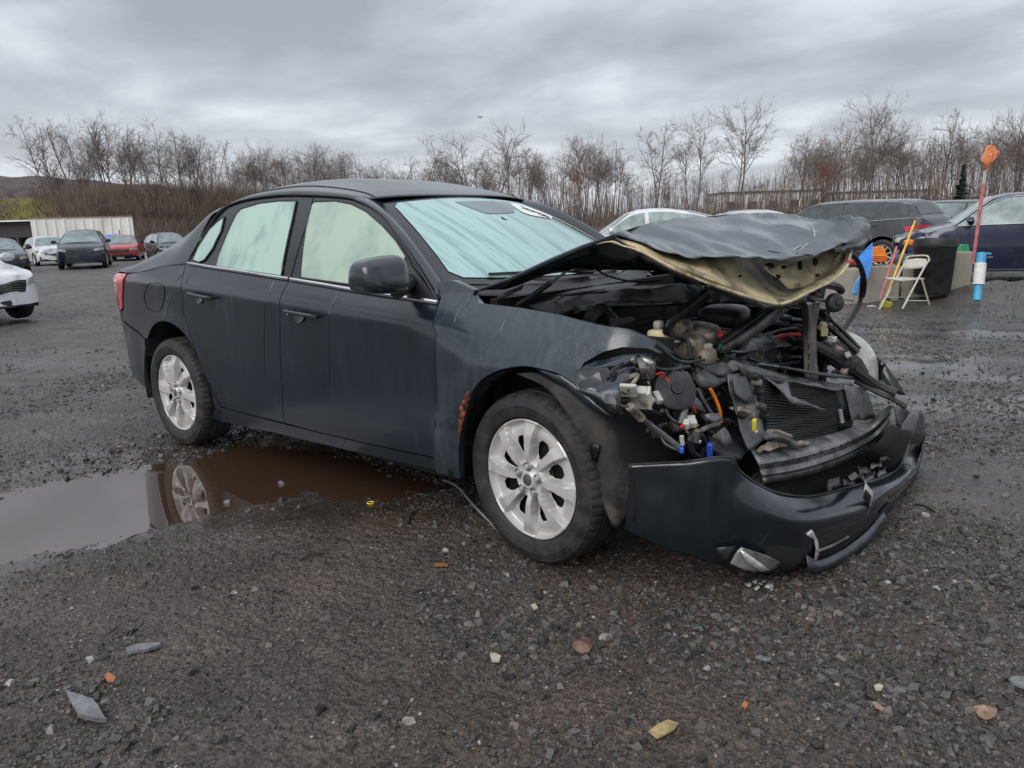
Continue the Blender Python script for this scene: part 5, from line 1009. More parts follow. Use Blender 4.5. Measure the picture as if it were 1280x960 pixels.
Pl('bonnet_stay', 'galv', [(974, 382, 3.12), (986, 386, 3.12), (966, 402, 3.10), (940, 420, 3.08), (912, 438, 3.06), (900, 440, 3.05), (905, 432, 3.06), (935, 412, 3.08), (958, 394, 3.10)], .014, .002)
Pl('bonnet_stay_flange', 'blackdusty', [(960, 384, 3.09), (974, 383, 3.11), (936, 411, 3.07), (905, 432, 3.05), (898, 424, 3.03), (930, 402, 3.05)], .006, .002)
# bumper cover hanging low
BC = [(-.90, 2.86), (-.86, 2.93), (-.83, 3.05), (-.78, 3.18), (-.70, 3.30), (-.60, 3.38), (-.45, 3.445), (-.3, 3.48), (0, 3.52), (.2, 3.535), (.45, 3.54), (.65, 3.53), (.8, 3.51), (.88, 3.48), (.93, 3.42), (.96, 3.3)]
def PC(u, v, inset=0., C_=BC):
    d = ray(u, v); ys = [a for a, b in C_]; xs = [b for a, b in C_]; prev = None
    for t in np.arange(.8, 6.5, .004):
        p = CAM + d * t
        g = p[0] - (np.interp(p[1], ys, xs) - inset) if ys[0] < p[1] < ys[-1] else 1
        if g <= 0: return p
    return PX(u, v, 3.48)
cols = [((786, 582), (786, 606), (780, 661)), ((822, 580), (822, 606), (815, 678)), ((858, 578), (858, 606), (855, 693)), ((911, 572), (900, 606), (893, 704)), ((924, 589), (918, 620), (925, 712)), ((947, 606), (944, 631), (955, 717)), ((973, 617), (970, 640), (985, 716)), ((1003, 621), (1003, 646), (1015, 711)), ((1024, 619), (1039, 643), (1049, 700)), ((1055, 611), (1075, 633), (1075, 681)), ((1085, 603), (1103, 614), (1101, 653)), ((1110, 594), (1122, 602), (1120, 628)), ((1124, 584), (1138, 588), (1134, 611)), ((1134, 558), (1150, 566), (1146, 588)), ((1143, 532), (1155, 543), (1153, 566)), ((1150, 514), (1155, 520), (1155, 530))]
ins = [0, 0, 0, .0, .02, .05, .07, .08, .08, .07, .06, .05, .05, .05, .035, .01]
rows = [[], [], [], [], []]
for (a, b_, c_), i_ in zip(cols, ins):
    pa = PC(*a, i_); pb = PC(*b_, -.004); m1 = (b_[0] * .6 + c_[0] * .4, b_[1] * .6 + c_[1] * .4); m2 = (b_[0] * .25 + c_[0] * .75, b_[1] * .25 + c_[1] * .75)
    pm = PC(*m1, -.006 if i_ else 0.); pn = PC(*m2, .01); pc = PC(*c_, .055); pc[2] = max(pc[2], .012); pn[2] = max(pn[2], .02)
    rows[0].append(pa); rows[1].append(pb); rows[2].append(pm); rows[3].append(pn); rows[4].append(pc)
bump = patch('front_bumper', rows, M['bumper'], car, 110, 26, amp=.0035, f=6, seed=6, solid=.005, ang=30)
top = [rows[0][0]]; T0 = crom([r_ + np.array([0, 0, .002]) for r_ in rows[0]], 80); MB().tube(T0, .0045, 5).build('bumper_lip', M['blackdusty'], bump)
def onB(name, m, pts, off=.008, th=.003, amp=0., seed=0): return plate(name, [PC(u, v, -off) for u, v in pts], M[m], bump, th, amp, 9, seed, .03)
onB('lower_intake', 'void', [(1018, 664), (1064, 654), (1098, 634), (1096, 650), (1080, 666), (1049, 688), (1024, 699)], .012)
MB().tube([PC(u, v, -.022) for u, v in [(1022, 689), (1040, 682), (1060, 671)]], .005, 5).build('intake_slat', M['galv'], bump)
patch('bumper_spoiler', [[PC(u, v, -.016) for u, v in [(1008, 694), (1023, 700), (1049, 689), (1080, 667), (1104, 640)]], [PC(u, v, -.030) for u, v in [(1010, 708), (1024, 710), (1053, 697), (1084, 675), (1108, 646)]], [PC(u, v, -.005) for u, v in [(1013, 714), (1026, 715), (1055, 701), (1087, 680), (1110, 652)]]], M['spoiler'], bump, 30, 8, amp=.002, solid=.004)
onB('fog_recess', 'void', [(962, 664), (1012, 664), (1008, 700), (985, 712), (962, 700), (948, 680)], .006)
onB('torn_edge', 'bright', [(1016, 664), (1022, 676), (1024, 690), (1021, 700), (1018, 700), (1020, 686), (1017, 674), (1008, 668), (1014, 662)], .014)
onB('torn_edge', 'white', [(1082, 604), (1092, 616), (1086, 640), (1080, 646), (1087, 628), (1080, 614)], .009)
onB('bumper_tear', 'void', [(1082, 612), (1089, 620), (1086, 636), (1079, 622)], .012)
onB('bumper_strip', 'spoiler', [(1110, 618), (1128, 604), (1146, 588), (1144, 594), (1128, 610), (1111, 623)], .010)
onB('license_plate_recess', 'void', [(1112, 628), (1100, 640), (1106, 648), (1117, 632)], .010)
fl = patch('fog_lamp_bezel', [[PC(u, v, -.03) for u, v in [(912, 704), (920, 690), (926, 683)]], [PC(u, v, -.05) for u, v in [(935, 713), (945, 700), (958, 694)]], [PC(u, v, -.03) for u, v in [(960, 714), (968, 710), (975, 703)]]], M['lampdark'], bump, 14, 10, amp=.002, solid=.004)
plate('fog_lamp_shine', [PC(u, v, -.055) for u, v in [(925, 687), (931, 689), (962, 712), (952, 714), (934, 703)]], M['bright'], bump, .002, .002)
plate('torn_flap', [PC(u, v, -.012) for u, v in [(896, 683), (920, 682), (912, 700), (900, 698)]], M['blackdusty'], bump, .003, .004)
# splinters of the bumper's top edge on the far side
for i, (u, v, w_) in enumerate([(1068, 592, 14), (1080, 586, 12), (1094, 578, 12), (1104, 570, 10), (1086, 596, 12), (1060, 600, 12), (1100, 588, 9), (1040, 604, 16)]):
    rk = random.Random(i); Pl('bumper_splinter', 'blackdusty' if i % 2 else 'galv', [(u - w_ / 2, v + rk.uniform(-2, 3), 3.46), (u + w_ / 2, v - 4 + rk.uniform(-3, 2), 3.45), (u + w_ / 2 + 3, v + 5, 3.47), (u - w_ / 3, v + 7, 3.48)], .003, .012, 14, i)
Pl('bumper_end_flap', 'spoiler', [(1122, 583, 3.44), (1112, 590, 3.45), (1106, 584, 3.45), (1128, 548, 3.42), (1132, 530, 3.40), (1141, 518, 3.40), (1146, 528, 3.42), (1142, 552, 3.44), (1134, 573, 3.45)], .004, .008, 8)
Pl('bumper_end_tip', 'blackdusty', [(1118, 512, 3.38), (1139, 498, 3.36), (1130, 508, 3.36), (1138, 515, 3.38), (1126, 535, 3.40), (1120, 532, 3.4)], .004, .006)
# bumper beam
BB = [(-.62, 3.20), (-.5, 3.25), (-.4, 3.285), (0, 3.375), (.35, 3.405), (.6, 3.40), (.8, 3.36), (.95, 3.30)]
bt = [(938, 562), (975, 557), (1010, 550), (1050, 540), (1085, 525), (1115, 505)]; bf = [(947, 577), (985, 571), (1015, 564), (1055, 551), (1090, 533), (1117, 508)]; bb_ = [(955, 604), (992, 598), (1022, 590), (1060, 575), (1093, 556), (1114, 532)]
R_ = []
for k, (f_, i_) in enumerate([(-1, .06), (0, .0), (.12, -.004), (.30, .012), (.36, .014), (.42, .0), (.62, -.004), (.68, .010), (.74, .012), (.80, -.004), (1.0, .004)]):
    R_.append([PC(*(np.array(a) if f_ < 0 else np.array(b_) + (np.array(c_) - np.array(b_)) * f_), i_, BB) for a, b_, c_ in zip(bt, bf, bb_)])
beam = MB().grid([crom(r_, 40) for r_ in R_]).build('bumper_beam', M['beam'], car, solid=.005, ang=25)
for k in range(7): p = PC(1000 + k * 9 + (k > 3) * 6, 575 - k * 3.0 - k * k * .12, -.006, BB); MB().lathe([(.0, .002), (.0045, .002), (.006, -.002)], c=p, axis=(1, 0, 0), n=8, cap=False).build('beam_hole', M['void'], beam)
patch('torn_foam', [[PC(u, v, .03, BB) for u, v in [(946, 562), (965, 552), (985, 553), (1015, 548)]], [PC(u, v, .02, BB) for u, v in [(950, 566), (970, 560), (990, 558), (1018, 552)]]], M['alu'], beam, 30, 6, amp=.014, f=22, seed=4, solid=.003)
patch('bumper_gap_shade', [[PC(u, v, .05, BB) for u, v in bb_], [PC(*b_, .16) + np.array([-.02, 0, -.10]) for a, b_, c_ in cols[5:14:1]][::2] + [PC(*cols[14][1], .16)], [PC(*b_, .07) + np.array([0, 0, -.06]) for a, b_, c_ in cols[5:14:1]][::2] + [PC(*cols[14][1], .07)]], M['void'], bump, 24, 8, amp=.01, solid=.004)  # dark sheet painting in the shade between beam and bumper cover
# radiator pack
def Q(c4, s, t):
    a, b_, c_, d_ = [P3(q) for q in c4]; return (a * (1 - s) + b_ * s) * (1 - t) + (d_ * (1 - s) + c_ * s) * t
cq = [(950, 474, 3.20), (1045, 489, 3.26), (1045, 541, 3.27), (952, 560, 3.23)]
rad = MB().grid([[Q(cq, s, t) for s in (0, .5, 1)] for t in (0, .5, 1)]).build('radiator', M['void'], car, solid=.03)
fins = MB()
for k in range(26): t = (k + .5) / 26; fins.tube([Q(cq, s, t) + np.array([.018, 0, .002 * math.sin(s * 9 + k)]) for s in np.linspace(0, 1, 7)], .0042, 4)
tag(fins.build('radiator_fins', M['condenser'], rad), kind='stuff')
for t in (-.02, 1.0): MB().tube([Q(cq, s, t) + np.array([.01, 0, 0]) for s in np.linspace(-.02, 1.04, 6)], .014, 8).build('radiator_tank', M['blackdusty'], rad)
Pl('radiator_shroud', 'galv', [(918, 452, 3.16), (960, 463, 3.19), (986, 470, 3.22), (984, 478, 3.24), (988, 496, 3.26), (1008, 502, 3.27), (1034, 514, 3.29), (1010, 508, 3.28), (990, 505, 3.27), (975, 488, 3.25), (962, 476, 3.23), (950, 472, 3.2), (930, 468, 3.18)], .004, .004, 12)
Pl('shroud_top', 'galv', [(985, 470, 3.20), (1044, 480, 3.26), (1062, 478, 3.27), (1068, 484, 3.29), (1046, 489, 3.29), (986, 476, 3.24)], .006, .002)
Pl('air_guide', 'galv', [(1056, 482, 3.29), (1082, 484, 3.33), (1094, 522, 3.36), (1080, 526, 3.34), (1064, 524, 3.32), (1060, 505, 3.30)], .005, .004)
Pl('side_guide', 'gloss', [(1044, 486, 3.27), (1060, 484, 3.28), (1064, 524, 3.30), (1062, 540, 3.31), (1044, 545, 3.28)], .02, .002)
T('receiver_tube', 'bright', .008, [(1050, 512, 3.31), (1053, 528, 3.32)], raw=True)
T('cross_bar', 'galv', .009, [(948, 455, 3.14), (977, 459, 3.18), (1020, 466, 3.24), (1084, 474, 3.30)], raw=True, flat=.6); T('cross_bar', 'blackdusty', .010, [(977, 459, 3.20), (1020, 467.5, 3.25), (1086, 476, 3.31)], raw=True, flat=.5)
# latch post with the horn on top
patch('latch_post', [[P3(q) for q in r_] for r_ in [[(1000, 375, 3.16), (1003, 392, 3.16), (1004, 420, 3.17), (1005, 445, 3.18), (1006, 474, 3.19)], [(1009, 381, 3.20), (1011, 395, 3.20), (1012, 420, 3.20), (1012, 445, 3.20), (1013, 476, 3.21)], [(1014, 380, 3.19), (1015, 398, 3.19), (1016, 420, 3.195), (1017, 445, 3.2), (1018, 476, 3.21)], [(1025, 378, 3.18), (1022, 396, 3.18), (1020, 420, 3.18), (1021, 445, 3.19), (1022, 475, 3.2)]]], M['postm'], car, 24, 18, amp=.003, f=14, solid=.004, ang=25)
for v in (434, 446, 458): Bx('post_slot', 'void', (1011, v, 3.206), (.004, .008, .03), (0, 10, 0))
T('post_bracket', 'steel', .012, [(998, 384, 3.15), (1005, 377, 3.17), (1020, 374, 3.19), (1034, 377, 3.2)], flat=.6)
Cy('horn', 'blackdusty', (1043, 378.5, 3.24), [(.006, .03), (.012, .028), (.014, .022), (.026, .022), (.034, .018), (.039, .010), (.040, -.006), (.030, -.014), (.012, -.03)], (.8, -.55, .1), 26)
T('horn_bracket', 'steel', .008, [(1030, 376, 3.19), (1048, 374, 3.21), (1066, 376, 3.22)], flat=.4)
T('wiring', 'black', .0035, [(1030, 390, 3.2), (1040, 400, 3.2), (1044, 411, 3.19), (1052, 414, 3.18)])
for i, (u, v) in enumerate([(1006, 366), (1015, 362), (1026, 366), (1018, 372), (998, 372), (1010, 372)]): Bx('latch_piece', ['steel', 'alu', 'blackdusty'][i % 3], (u, v, 3.15 + .01 * i), (.03, .045, .02), (i * 40, 20, i * 25))
# far side: headlamp, rail, wing
lensp = [[(1050, 416, .66, 'y'), (1062, 428, .67, 'y'), (1072, 448, .68, 'y'), (1079, 472, .70, 'y'), (1082, 492, .71, 'y')], [(1060, 415, .74, 'y'), (1076, 424, .75, 'y'), (1087, 443, .76, 'y'), (1092, 468, .78, 'y'), (1092, 496, .78, 'y')], [(1066, 416, .80, 'y'), (1084, 428, .82, 'y'), (1095, 446, .83, 'y'), (1098, 470, .84, 'y'), (1095, 498, .84, 'y')]]
patch('headlight', [[P3(q) for q in r_] for r_ in lensp], M['lens'], car, 24, 12, solid=.004, ang=60)
T('upper_rail', 'black', .026, [(1018, 395, .60, 'y'), (1040, 412, .60, 'y'), (1060, 430, .60, 'y'), (1072, 441, .60, 'y')], flat=.55); T('upper_rail', 'blackdusty', .018, [(1025, 390, .66, 'y'), (1050, 410, .66, 'y'), (1075, 436, .66, 'y')], flat=.5)
T('frame_tube', 'black', .024, [(1000, 425, .42, 'y'), (1035, 440, .47, 'y'), (1068, 463, .55, 'y'), (1095, 482, .60, 'y'), (1119, 493, .62, 'y')]); T('frame_tube', 'galv', .020, [(1070, 474, .58, 'y'), (1098, 488, .60, 'y'), (1120, 498, .62, 'y'), (1134, 507, .63, 'y')])
Pl('wing_edge', 'gloss', [(1096, 446, .86, 'y'), (1104, 452, .86, 'y'), (1122, 476, .86, 'y'), (1132, 494, .87, 'y'), (1122, 494, .85, 'y'), (1112, 486, .85, 'y'), (1098, 484, .84, 'y'), (1098, 462, .86, 'y')], .004, .003)
Pl('lamp_bracket', 'blackdusty', [(1030, 420, .55, 'y'), (1056, 432, .57, 'y'), (1074, 452, .60, 'y'), (1084, 476, .60, 'y'), (1070, 476, .55, 'y'), (1040, 455, .5, 'y'), (1024, 438, .5, 'y')], .03, .02, 10, 5)
for i, (u, v, m_) in enumerate([(1040, 424, 'bright'), (1048, 437, 'alu'), (1060, 445, 'steel'), (1034, 431, 'steel'), (1056, 463, 'alu'), (1066, 456, 'blackdusty'), (1030, 415, 'beigerim'), (1028, 408, 'beigerim')]): Bx('lamp_fixing', m_, (u, v, .48 + .01 * i, 'y'), (.035, .03, .025), (i * 30, i * 17, i * 50))
# dark tub of the bay and firewall
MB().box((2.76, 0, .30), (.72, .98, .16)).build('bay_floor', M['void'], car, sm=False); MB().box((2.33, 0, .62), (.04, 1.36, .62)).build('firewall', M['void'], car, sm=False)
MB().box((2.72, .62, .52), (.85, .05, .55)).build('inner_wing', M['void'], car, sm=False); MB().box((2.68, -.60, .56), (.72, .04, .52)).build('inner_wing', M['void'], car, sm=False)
Pl('bulkhead_trim', 'black', [(650, 382, -.5, 'y'), (700, 372, -.3, 'y'), (760, 362, 0, 'y'), (850, 356, .4, 'y'), (920, 360, .62, 'y'), (940, 378, .62, 'y'), (860, 380, .4, 'y'), (780, 378, .0, 'y'), (720, 392, -.35, 'y'), (690, 396, -.5, 'y')], .02, .008, 6)
T('cowl_seal', 'galv', .005, [(655, 382, -.5, 'y'), (690, 378, -.38, 'y'), (710, 368, -.3, 'y'), (760, 361, 0, 'y'), (830, 357, .3, 'y')])
T('cowl_seal', 'blackdusty', .016, [(720, 388, -.4, 'y'), (760, 382, -.1, 'y'), (860, 378, .4, 'y'), (930, 384, .6, 'y')])
# engine and ancillaries
eng = MB().box((2.80, .02, .52), (.5, .62, .34)); E_ = bev(eng, 'engine', 'blackdusty', car, .03)
def blob(name, m, c, h, rot=(0, 0, 0), e1=.6, e2=.6, par=None, n=18):
    p = P3(c); R = Rz(*rot); G = superell((0, 0, 0), h, e1, e2, n, 10); return MB().grid([[p + R @ q for q in r_] for r_ in G]).build(name, M[m], par or E_, ang=50)
blob('intake_plenum', 'alu', (878, 418, 2.92), (.07, .085, .045), (0, 10, 20)); blob('intake_runner', 'alu', (862, 432, 2.96), (.045, .05, .05), (0, 20, 0)); blob('intake_runner', 'alu', (880, 446, 3.0), (.04, .05, .035)); blob('intake_runner', 'alu', (905, 424, 2.95), (.04, .05, .035), (0, 0, 30))
blob('throttle_body', 'alu', (852, 414, 2.9), (.04, .04, .045)); blob('resonator', 'black', (905, 396, 2.86), (.10, .12, .05), (0, 0, 10))
patch('engine_cover', [[P3(q) for q in r_] for r_ in [[(925, 442, 3.05), (945, 436, 3.04), (970, 434, 3.05), (990, 432, 3.08)], [(920, 438, 3.0), (945, 426, 3.0), (968, 424, 3.0), (985, 428, 3.03)], [(925, 430, 2.95), (948, 418, 2.94), (965, 418, 2.94), (978, 420, 2.97)]]], M['greyblue'], E_, 20, 10, amp=.004, solid=.006)
T('belt_bracket', 'greyblue', .012, [(905, 438, 3.04), (925, 440, 3.05), (945, 436, 3.05)], flat=.5)
for (u, v, r_) in ((952, 447, .034), (971, 446, .028), (945, 444, .026)):
    Cy('pulley', 'steel', (u, v, 3.04), [(.0, .0), (r_ * .4, .0), (r_ * .5, .012), (r_, .014), (r_, .004), (r_ * .86, .0), (r_ * .86, -.006), (r_, -.01), (r_, -.02)], (.9, .2, .15), 26, E_)
for i, (a, b_, m_, r_) in enumerate([((965, 424), (1000, 418), 'red', .010), ((960, 418), (996, 410), 'steel', .006), ((975, 412), (1004, 408), 'black', .012), ((968, 402), (1003, 400), 'galv', .007), ((972, 430), (1002, 424), 'blackdusty', .010), ((985, 440), (1003, 434), 'bright', .009), ((980, 450), (1002, 446), 'bright', .006), ((975, 408), (1002, 414), 'blackdusty', .009), ((955, 406), (985, 405), 'galv', .008), ((1000, 404), (975, 396), 'black', .012)]):
    T('coolant_pipe', m_, r_, [(a[0], a[1], 2.98), ((a[0] + b_[0]) / 2, (a[1] + b_[1]) / 2 - 2, 3.02), (b_[0], b_[1], 3.06)])
blob('battery_terminal', 'red', (901, 419, 3.0), (.02, .022, .016)); blob('battery_terminal', 'red', (948, 410, 2.95), (.02, .03, .010)); blob('relay', 'green', (906, 434, 3.03), (.018, .028, .022)); blob('connector', 'white', (823, 406, 2.88), (.016, .018, .016)); blob('connector', 'beigerim', (822, 419, 2.9), (.035, .03, .022)); blob('connector', 'white', (886, 420, 3.0), (.014, .014, .01)); blob('connector', 'white', (884, 433, 3.01), (.018, .018, .012)); blob('connector', 'red', (800, 448, 3.0), (.01, .01, .01))
T('intake_hose', 'black', [.024, .026, .026, .024], [(737, 398, 2.62), (748, 388, 2.62), (758, 390, 2.62), (768, 403, 2.64)], k=3); T('intake_hose', 'black', .022, [(735, 402, 2.63), (742, 390, 2.62), (754, 386, 2.63), (763, 395, 2.64), (770, 408, 2.66)])
T('strut_brace', 'galv', .020, [(768, 404, 2.66), (790, 402, 2.68)], raw=True); T('coolant_pipe', 'blackdusty', .014, [(790, 406, 2.7), (810, 402, 2.74), (832, 396, 2.78)]); T('brake_pipe', 'galv', .005, [(700, 392, 2.5), (740, 382, 2.5), (790, 382, 2.54), (840, 379, 2.6)])
T('wiring', 'black', .009, [(838, 430, 2.96), (846, 442, 2.98), (858, 448, 3.0), (862, 436, 2.99), (857, 424, 2.97), (842, 420, 2.95)]); T('wiring', 'blackdusty', .006, [(855, 452, 3.0), (865, 440, 3.0), (866, 424, 2.98), (858, 412, 2.95)])
# near side: torn wing nose, lamp remains, horn, washer bottle, wires
Pl('torn_wing', 'paint_wet', [(722, 462, 2.88), (745, 452, 2.93), (780, 444, 3.0), (812, 442, 3.05), (815, 448, 3.06), (775, 458, 3.0), (745, 464, 2.95), (728, 470, 2.9)], .004, .010, 12)
Pl('torn_wing', 'gloss', [(720, 466, 2.90), (748, 462, 2.96), (790, 452, 3.02), (800, 462, 3.03), (786, 478, 3.03), (768, 515, 3.05), (748, 500, 3.0), (723, 487, 2.94)], .004, .016, 9, 3)
Pl('torn_wing', 'paint_wet', [(722, 487, 2.96), (745, 484, 3.0), (786, 462, 3.05), (793, 470, 3.06), (778, 488, 3.06), (769, 514, 3.06), (755, 506, 3.02)], .004, .010, 13, 8)
Pl('torn_wing', 'greyblue', [(724, 486, 2.97), (748, 492, 3.01), (775, 480, 3.065), (786, 478, 3.07), (770, 512, 3.07), (756, 506, 3.03)], .004, .006, 13, 2)
def arc(pts, x): return [(u, v, x) for u, v in pts]
patch('wing_liner', [[PY(u, v, -.842) for u, v in [(645, 468), (688, 490), (720, 538), (742, 598), (764, 657)]], [PY(u, v, -.835) for u, v in [(668, 467), (708, 488), (742, 535), (760, 590), (770, 660)]], [PY(u, v, -.80) for u, v in [(700, 474), (735, 496), (770, 545), (782, 600), (780, 650)]], [PY(u, v, -.74) for u, v in [(724, 484), (762, 512), (796, 556), (806, 600), (796, 640)]]], M['liner'], car, 40, 16, amp=.006, f=6, seed=5, solid=.004, ang=50)
Pl('wing_edge', 'paint_wet', [(670, 460, -.86, 'y'), (702, 469, -.86, 'y'), (722, 484, -.855, 'y'), (745, 504, -.85, 'y'), (768, 522, -.845, 'y'), (760, 522, -.85, 'y'), (732, 505, -.85, 'y'), (705, 482, -.85, 'y'), (680, 467, -.858, 'y')], .005, .004)
MB().grid([[(2.62 + .405 * math.cos(a), y, .315 + .405 * math.sin(a)) for a in np.linspace(1.7, 3.25, 14)] for y in (-.835, -.6)]).build('wing_liner', M['liner'], car, solid=.004)
Pl('liner_clip', 'blackdusty', [(738, 555, -.85, 'y'), (750, 556, -.85, 'y'), (746, 578, -.85, 'y'), (738, 570, -.85, 'y')], .006); Pl('rusted_arch_edge', 'rust', [(588, 484, -.868, 'y'), (591, 490, -.864, 'y'), (583, 512, -.864, 'y'), (577, 538, -.864, 'y'), (574, 550, -.866, 'y'), (572, 536, -.871, 'y'), (575, 510, -.873, 'y'), (582, 492, -.873, 'y')], .003, .004, 50)
rib = Bx('ballast_module', 'white', (800, 497, 3.10), (.052, .030, .075), (35, 0, 20), w_=.003); pc = P3((800, 497, 3.10)); Rm = Rz(35, 0, 20)
for k in range(9): MB().box(pc + Rm @ np.array([.029, 0, -.032 + k * .008]), (.008, .034, .0035), Rm).build('cooling_fin', M['fin'], rib, sm=False)
Bx('ballast_module_end', 'white', (786, 488, 3.10), (.05, .012, .05), (35, 0, 20)); Bx('connector', 'white', (822, 497, 3.11), (.02, .042, .022), (35, 0, 60)); Bx('connector', 'white', (813, 501, 3.11), (.02, .022, .022), (35, 0, 60))
T('wiring', 'steel', .004, [(784, 492, 3.12), (774, 490, 3.13), (771, 498, 3.13), (776, 507, 3.13), (785, 508, 3.12)])
T('lamp_loom', 'alu', .014, [(787, 508, 3.12), (802, 523, 3.13)], raw=True); T('lamp_loom', 'galv', .009, [(802, 523, 3.13), (822, 538, 3.15), (849, 559, 3.18)]); T('wiring', 'galv', .004, [(825, 542, 3.14), (832, 555, 3.16), (850, 564, 3.18)])
Bx('connector', 'blue', (852, 562, 3.19), (.014, .026, .02), (0, 0, 30)); T('connector', 'white', .007, [(852, 545, 3.19), (853, 556, 3.19)], raw=True); Bx('connector', 'blue', (887, 564, 3.22), (.018, .022, .055), (8, 0, 20)); T('wiring', 'blue', .005, [(872, 574, 3.2), (880, 570, 3.2), (887, 560, 3.22)])
patch('lamp_reflector', [[P3(q) for q in r_] for r_ in [[(796, 448, 3.07), (806, 446, 3.08), (818, 450, 3.07)], [(799, 460, 3.10), (810, 460, 3.12), (820, 462, 3.09)], [(802, 474, 3.09), (812, 475, 3.10), (817, 473, 3.08)]]], M['lampdark'], car, 12, 12, solid=.004); Pl('lamp_reflector_chip', 'bright', [(803, 447, 3.11), (812, 449, 3.12), (820, 454, 3.12), (812, 455, 3.13), (807, 452, 3.12)], .003, .003)
Cy('horn_disc', 'blackdusty', (845, 487, 3.13), [(.0, .014), (.018, .014), (.020, .008), (.05, .004), (.066, -.002), (.068, -.010), (.04, -.03), (.0, -.04)], (.62, -.55, .55), 34)
Pl('washer_bottle', 'greydark', [(836, 470, 3.08), (856, 466, 3.10), (862, 476, 3.10), (861, 492, 3.13), (872, 500, 3.14), (880, 515, 3.15), (868, 512, 3.15), (850, 507, 3.13), (858, 486, 3.12)], .02, .008, 10)
Pl('lamp_housing', 'greydark', [(868, 470, 3.08), (880, 458, 3.06), (900, 455, 3.06), (912, 462, 3.08), (906, 478, 3.10), (895, 486, 3.12), (880, 484, 3.11), (874, 478, 3.1)], .03, .010, 9, 2); Cy('lamp_cap', 'greydark', (915, 459, 3.09), [(.0, .02), (.020, .018), (.024, .01), (.024, -.02)], (.6, -.5, .5), 18)
T('lamp_shell', 'galv', .004, [(832, 512, 3.13), (838, 522, 3.14), (850, 528, 3.15), (862, 520, 3.15), (866, 512, 3.14)]); Cy('bulb_holder', 'blackdusty', (851, 514, 3.10), [(.0, .02), (.03, .015), (.034, 0), (.03, -.03)], (.5, -.6, .2), 20)
T('radiator_hose', 'orange', .006, [(888, 486, 3.13), (895, 500, 3.14), (900, 514, 3.15), (901, 528, 3.15)]); T('wiring', 'galv', .006, [(872, 486, 3.12), (880, 502, 3.13), (889, 516, 3.14)]); T('wiring', 'galv', .011, [(858, 502, 3.15), (855, 516, 3.16), (851, 530, 3.16)])
Bx('connector', 'white', (864, 527, 3.18), (.03, .045, .022), (20, 0, 40)); Bx('connector', 'white', (858, 530, 3.19), (.02, .03, .022), (20, 0, 20)); Bx('connector', 'red', (853, 533, 3.19), (.012, .02, .012)); T('wiring', 'red', .003, [(862, 500, 3.16), (866, 508, 3.17), (870, 516, 3.17)]); T('wiring', 'red', .003, [(824, 470, 3.11), (832, 472, 3.12), (836, 478, 3.13)]); T('wiring', 'red', .003, [(820, 468, 3.11), (828, 466, 3.12), (832, 472, 3.12)])
T('lamp_ring', 'blackdusty', .010, [(862, 552, 3.2), (866, 566, 3.2), (876, 570, 3.2), (881, 558, 3.2), (876, 544, 3.2), (866, 542, 3.2), (862, 552, 3.2)], k=24); Bx('bulb', 'steel', (871, 545, 3.215), (.02, .02, .045), (0, 10, 0)); Bx('bulb_tip', 'bright', (874, 552, 3.22), (.012, .012, .012))
Pl('undertray', 'blackdusty', [(880, 530, 3.1), (905, 522, 3.12), (925, 535, 3.16), (932, 560, 3.2), (925, 580, 3.24), (905, 575, 3.22), (890, 560, 3.18)], .02, .02, 7, 3); Pl('undertray', 'galv', [(892, 545, 3.22), (905, 535, 3.22), (914, 552, 3.22), (905, 560, 3.23)], .006, .010); Pl('bracket', 'galv', [(880, 520, 3.18), (898, 518, 3.18), (902, 526, 3.2), (892, 530, 3.2)], .012, .008); T('bracket', 'galv', .008, [(872, 540, 3.2), (885, 534, 3.2), (898, 530, 3.2)])
cr3 = patch('radiator_support', [[P3(q) for q in r_] for r_ in [[(908, 468, 3.14), (912, 490, 3.16), (920, 515, 3.18), (928, 545, 3.21), (936, 562, 3.23)], [(915, 468, 3.15), (920, 490, 3.17), (928, 512, 3.19), (936, 540, 3.22), (944, 558, 3.24)], [(930, 466, 3.16), (936, 482, 3.18), (940, 505, 3.2), (947, 532, 3.23), (954, 550, 3.25)], [(942, 466, 3.15), (944, 482, 3.17), (948, 505, 3.2), (953, 530, 3.23), (960, 552, 3.25)]]], M['galv'], car, 16, 24, amp=.006, f=16, seed=9, solid=.004)
Pl('support_web', 'greydark', [(916, 472, 3.175), (932, 470, 3.18), (940, 488, 3.2), (943, 504, 3.21), (930, 502, 3.21), (920, 492, 3.19)], .006, .003); Pl('support_plate', 'alu', [(922, 508, 3.22), (942, 507, 3.23), (946, 520, 3.24), (936, 526, 3.24), (924, 524, 3.23)], .006, .006, 20); Bx('connector', 'yellow', (943, 531, 3.27), (.014, .022, .042), (8, 0, 10)); Bx('bolt', 'bright', (945, 540, 3.275), (.012, .014, .014))
for i, (u, v) in enumerate([(946, 470), (948, 478), (950, 490), (953, 508), (957, 520), (936, 515), (930, 519), (958, 546)]): Cy('support_bolt', ['blackdusty', 'steel'][i % 2], (u, v, 3.25), [(.0, .012), (.010, .010), (.013, .0), (.013, -.02)], (.9, -.3, .1), 10)
T('hose_clamped', 'galv', .012, [(958, 545, 3.27), (968, 545, 3.28), (982, 549, 3.3), (994, 556, 3.32)]); T('hose_clamped', 'alu', .009, [(960, 540, 3.27), (972, 540, 3.28), (988, 546, 3.3)])
Pl('fan_shroud', 'blackdusty', [(868, 452, 2.98), (905, 448, 3.02), (940, 455, 3.08), (948, 466, 3.1), (915, 468, 3.1), (870, 466, 3.04)], .03, .01, 8)
Cy('breather', 'blackdusty', (930, 458, 3.12), [(.0, .01), (.022, .008), (.03, -.0), (.03, -.03)], (.5, -.4, .7), 16)
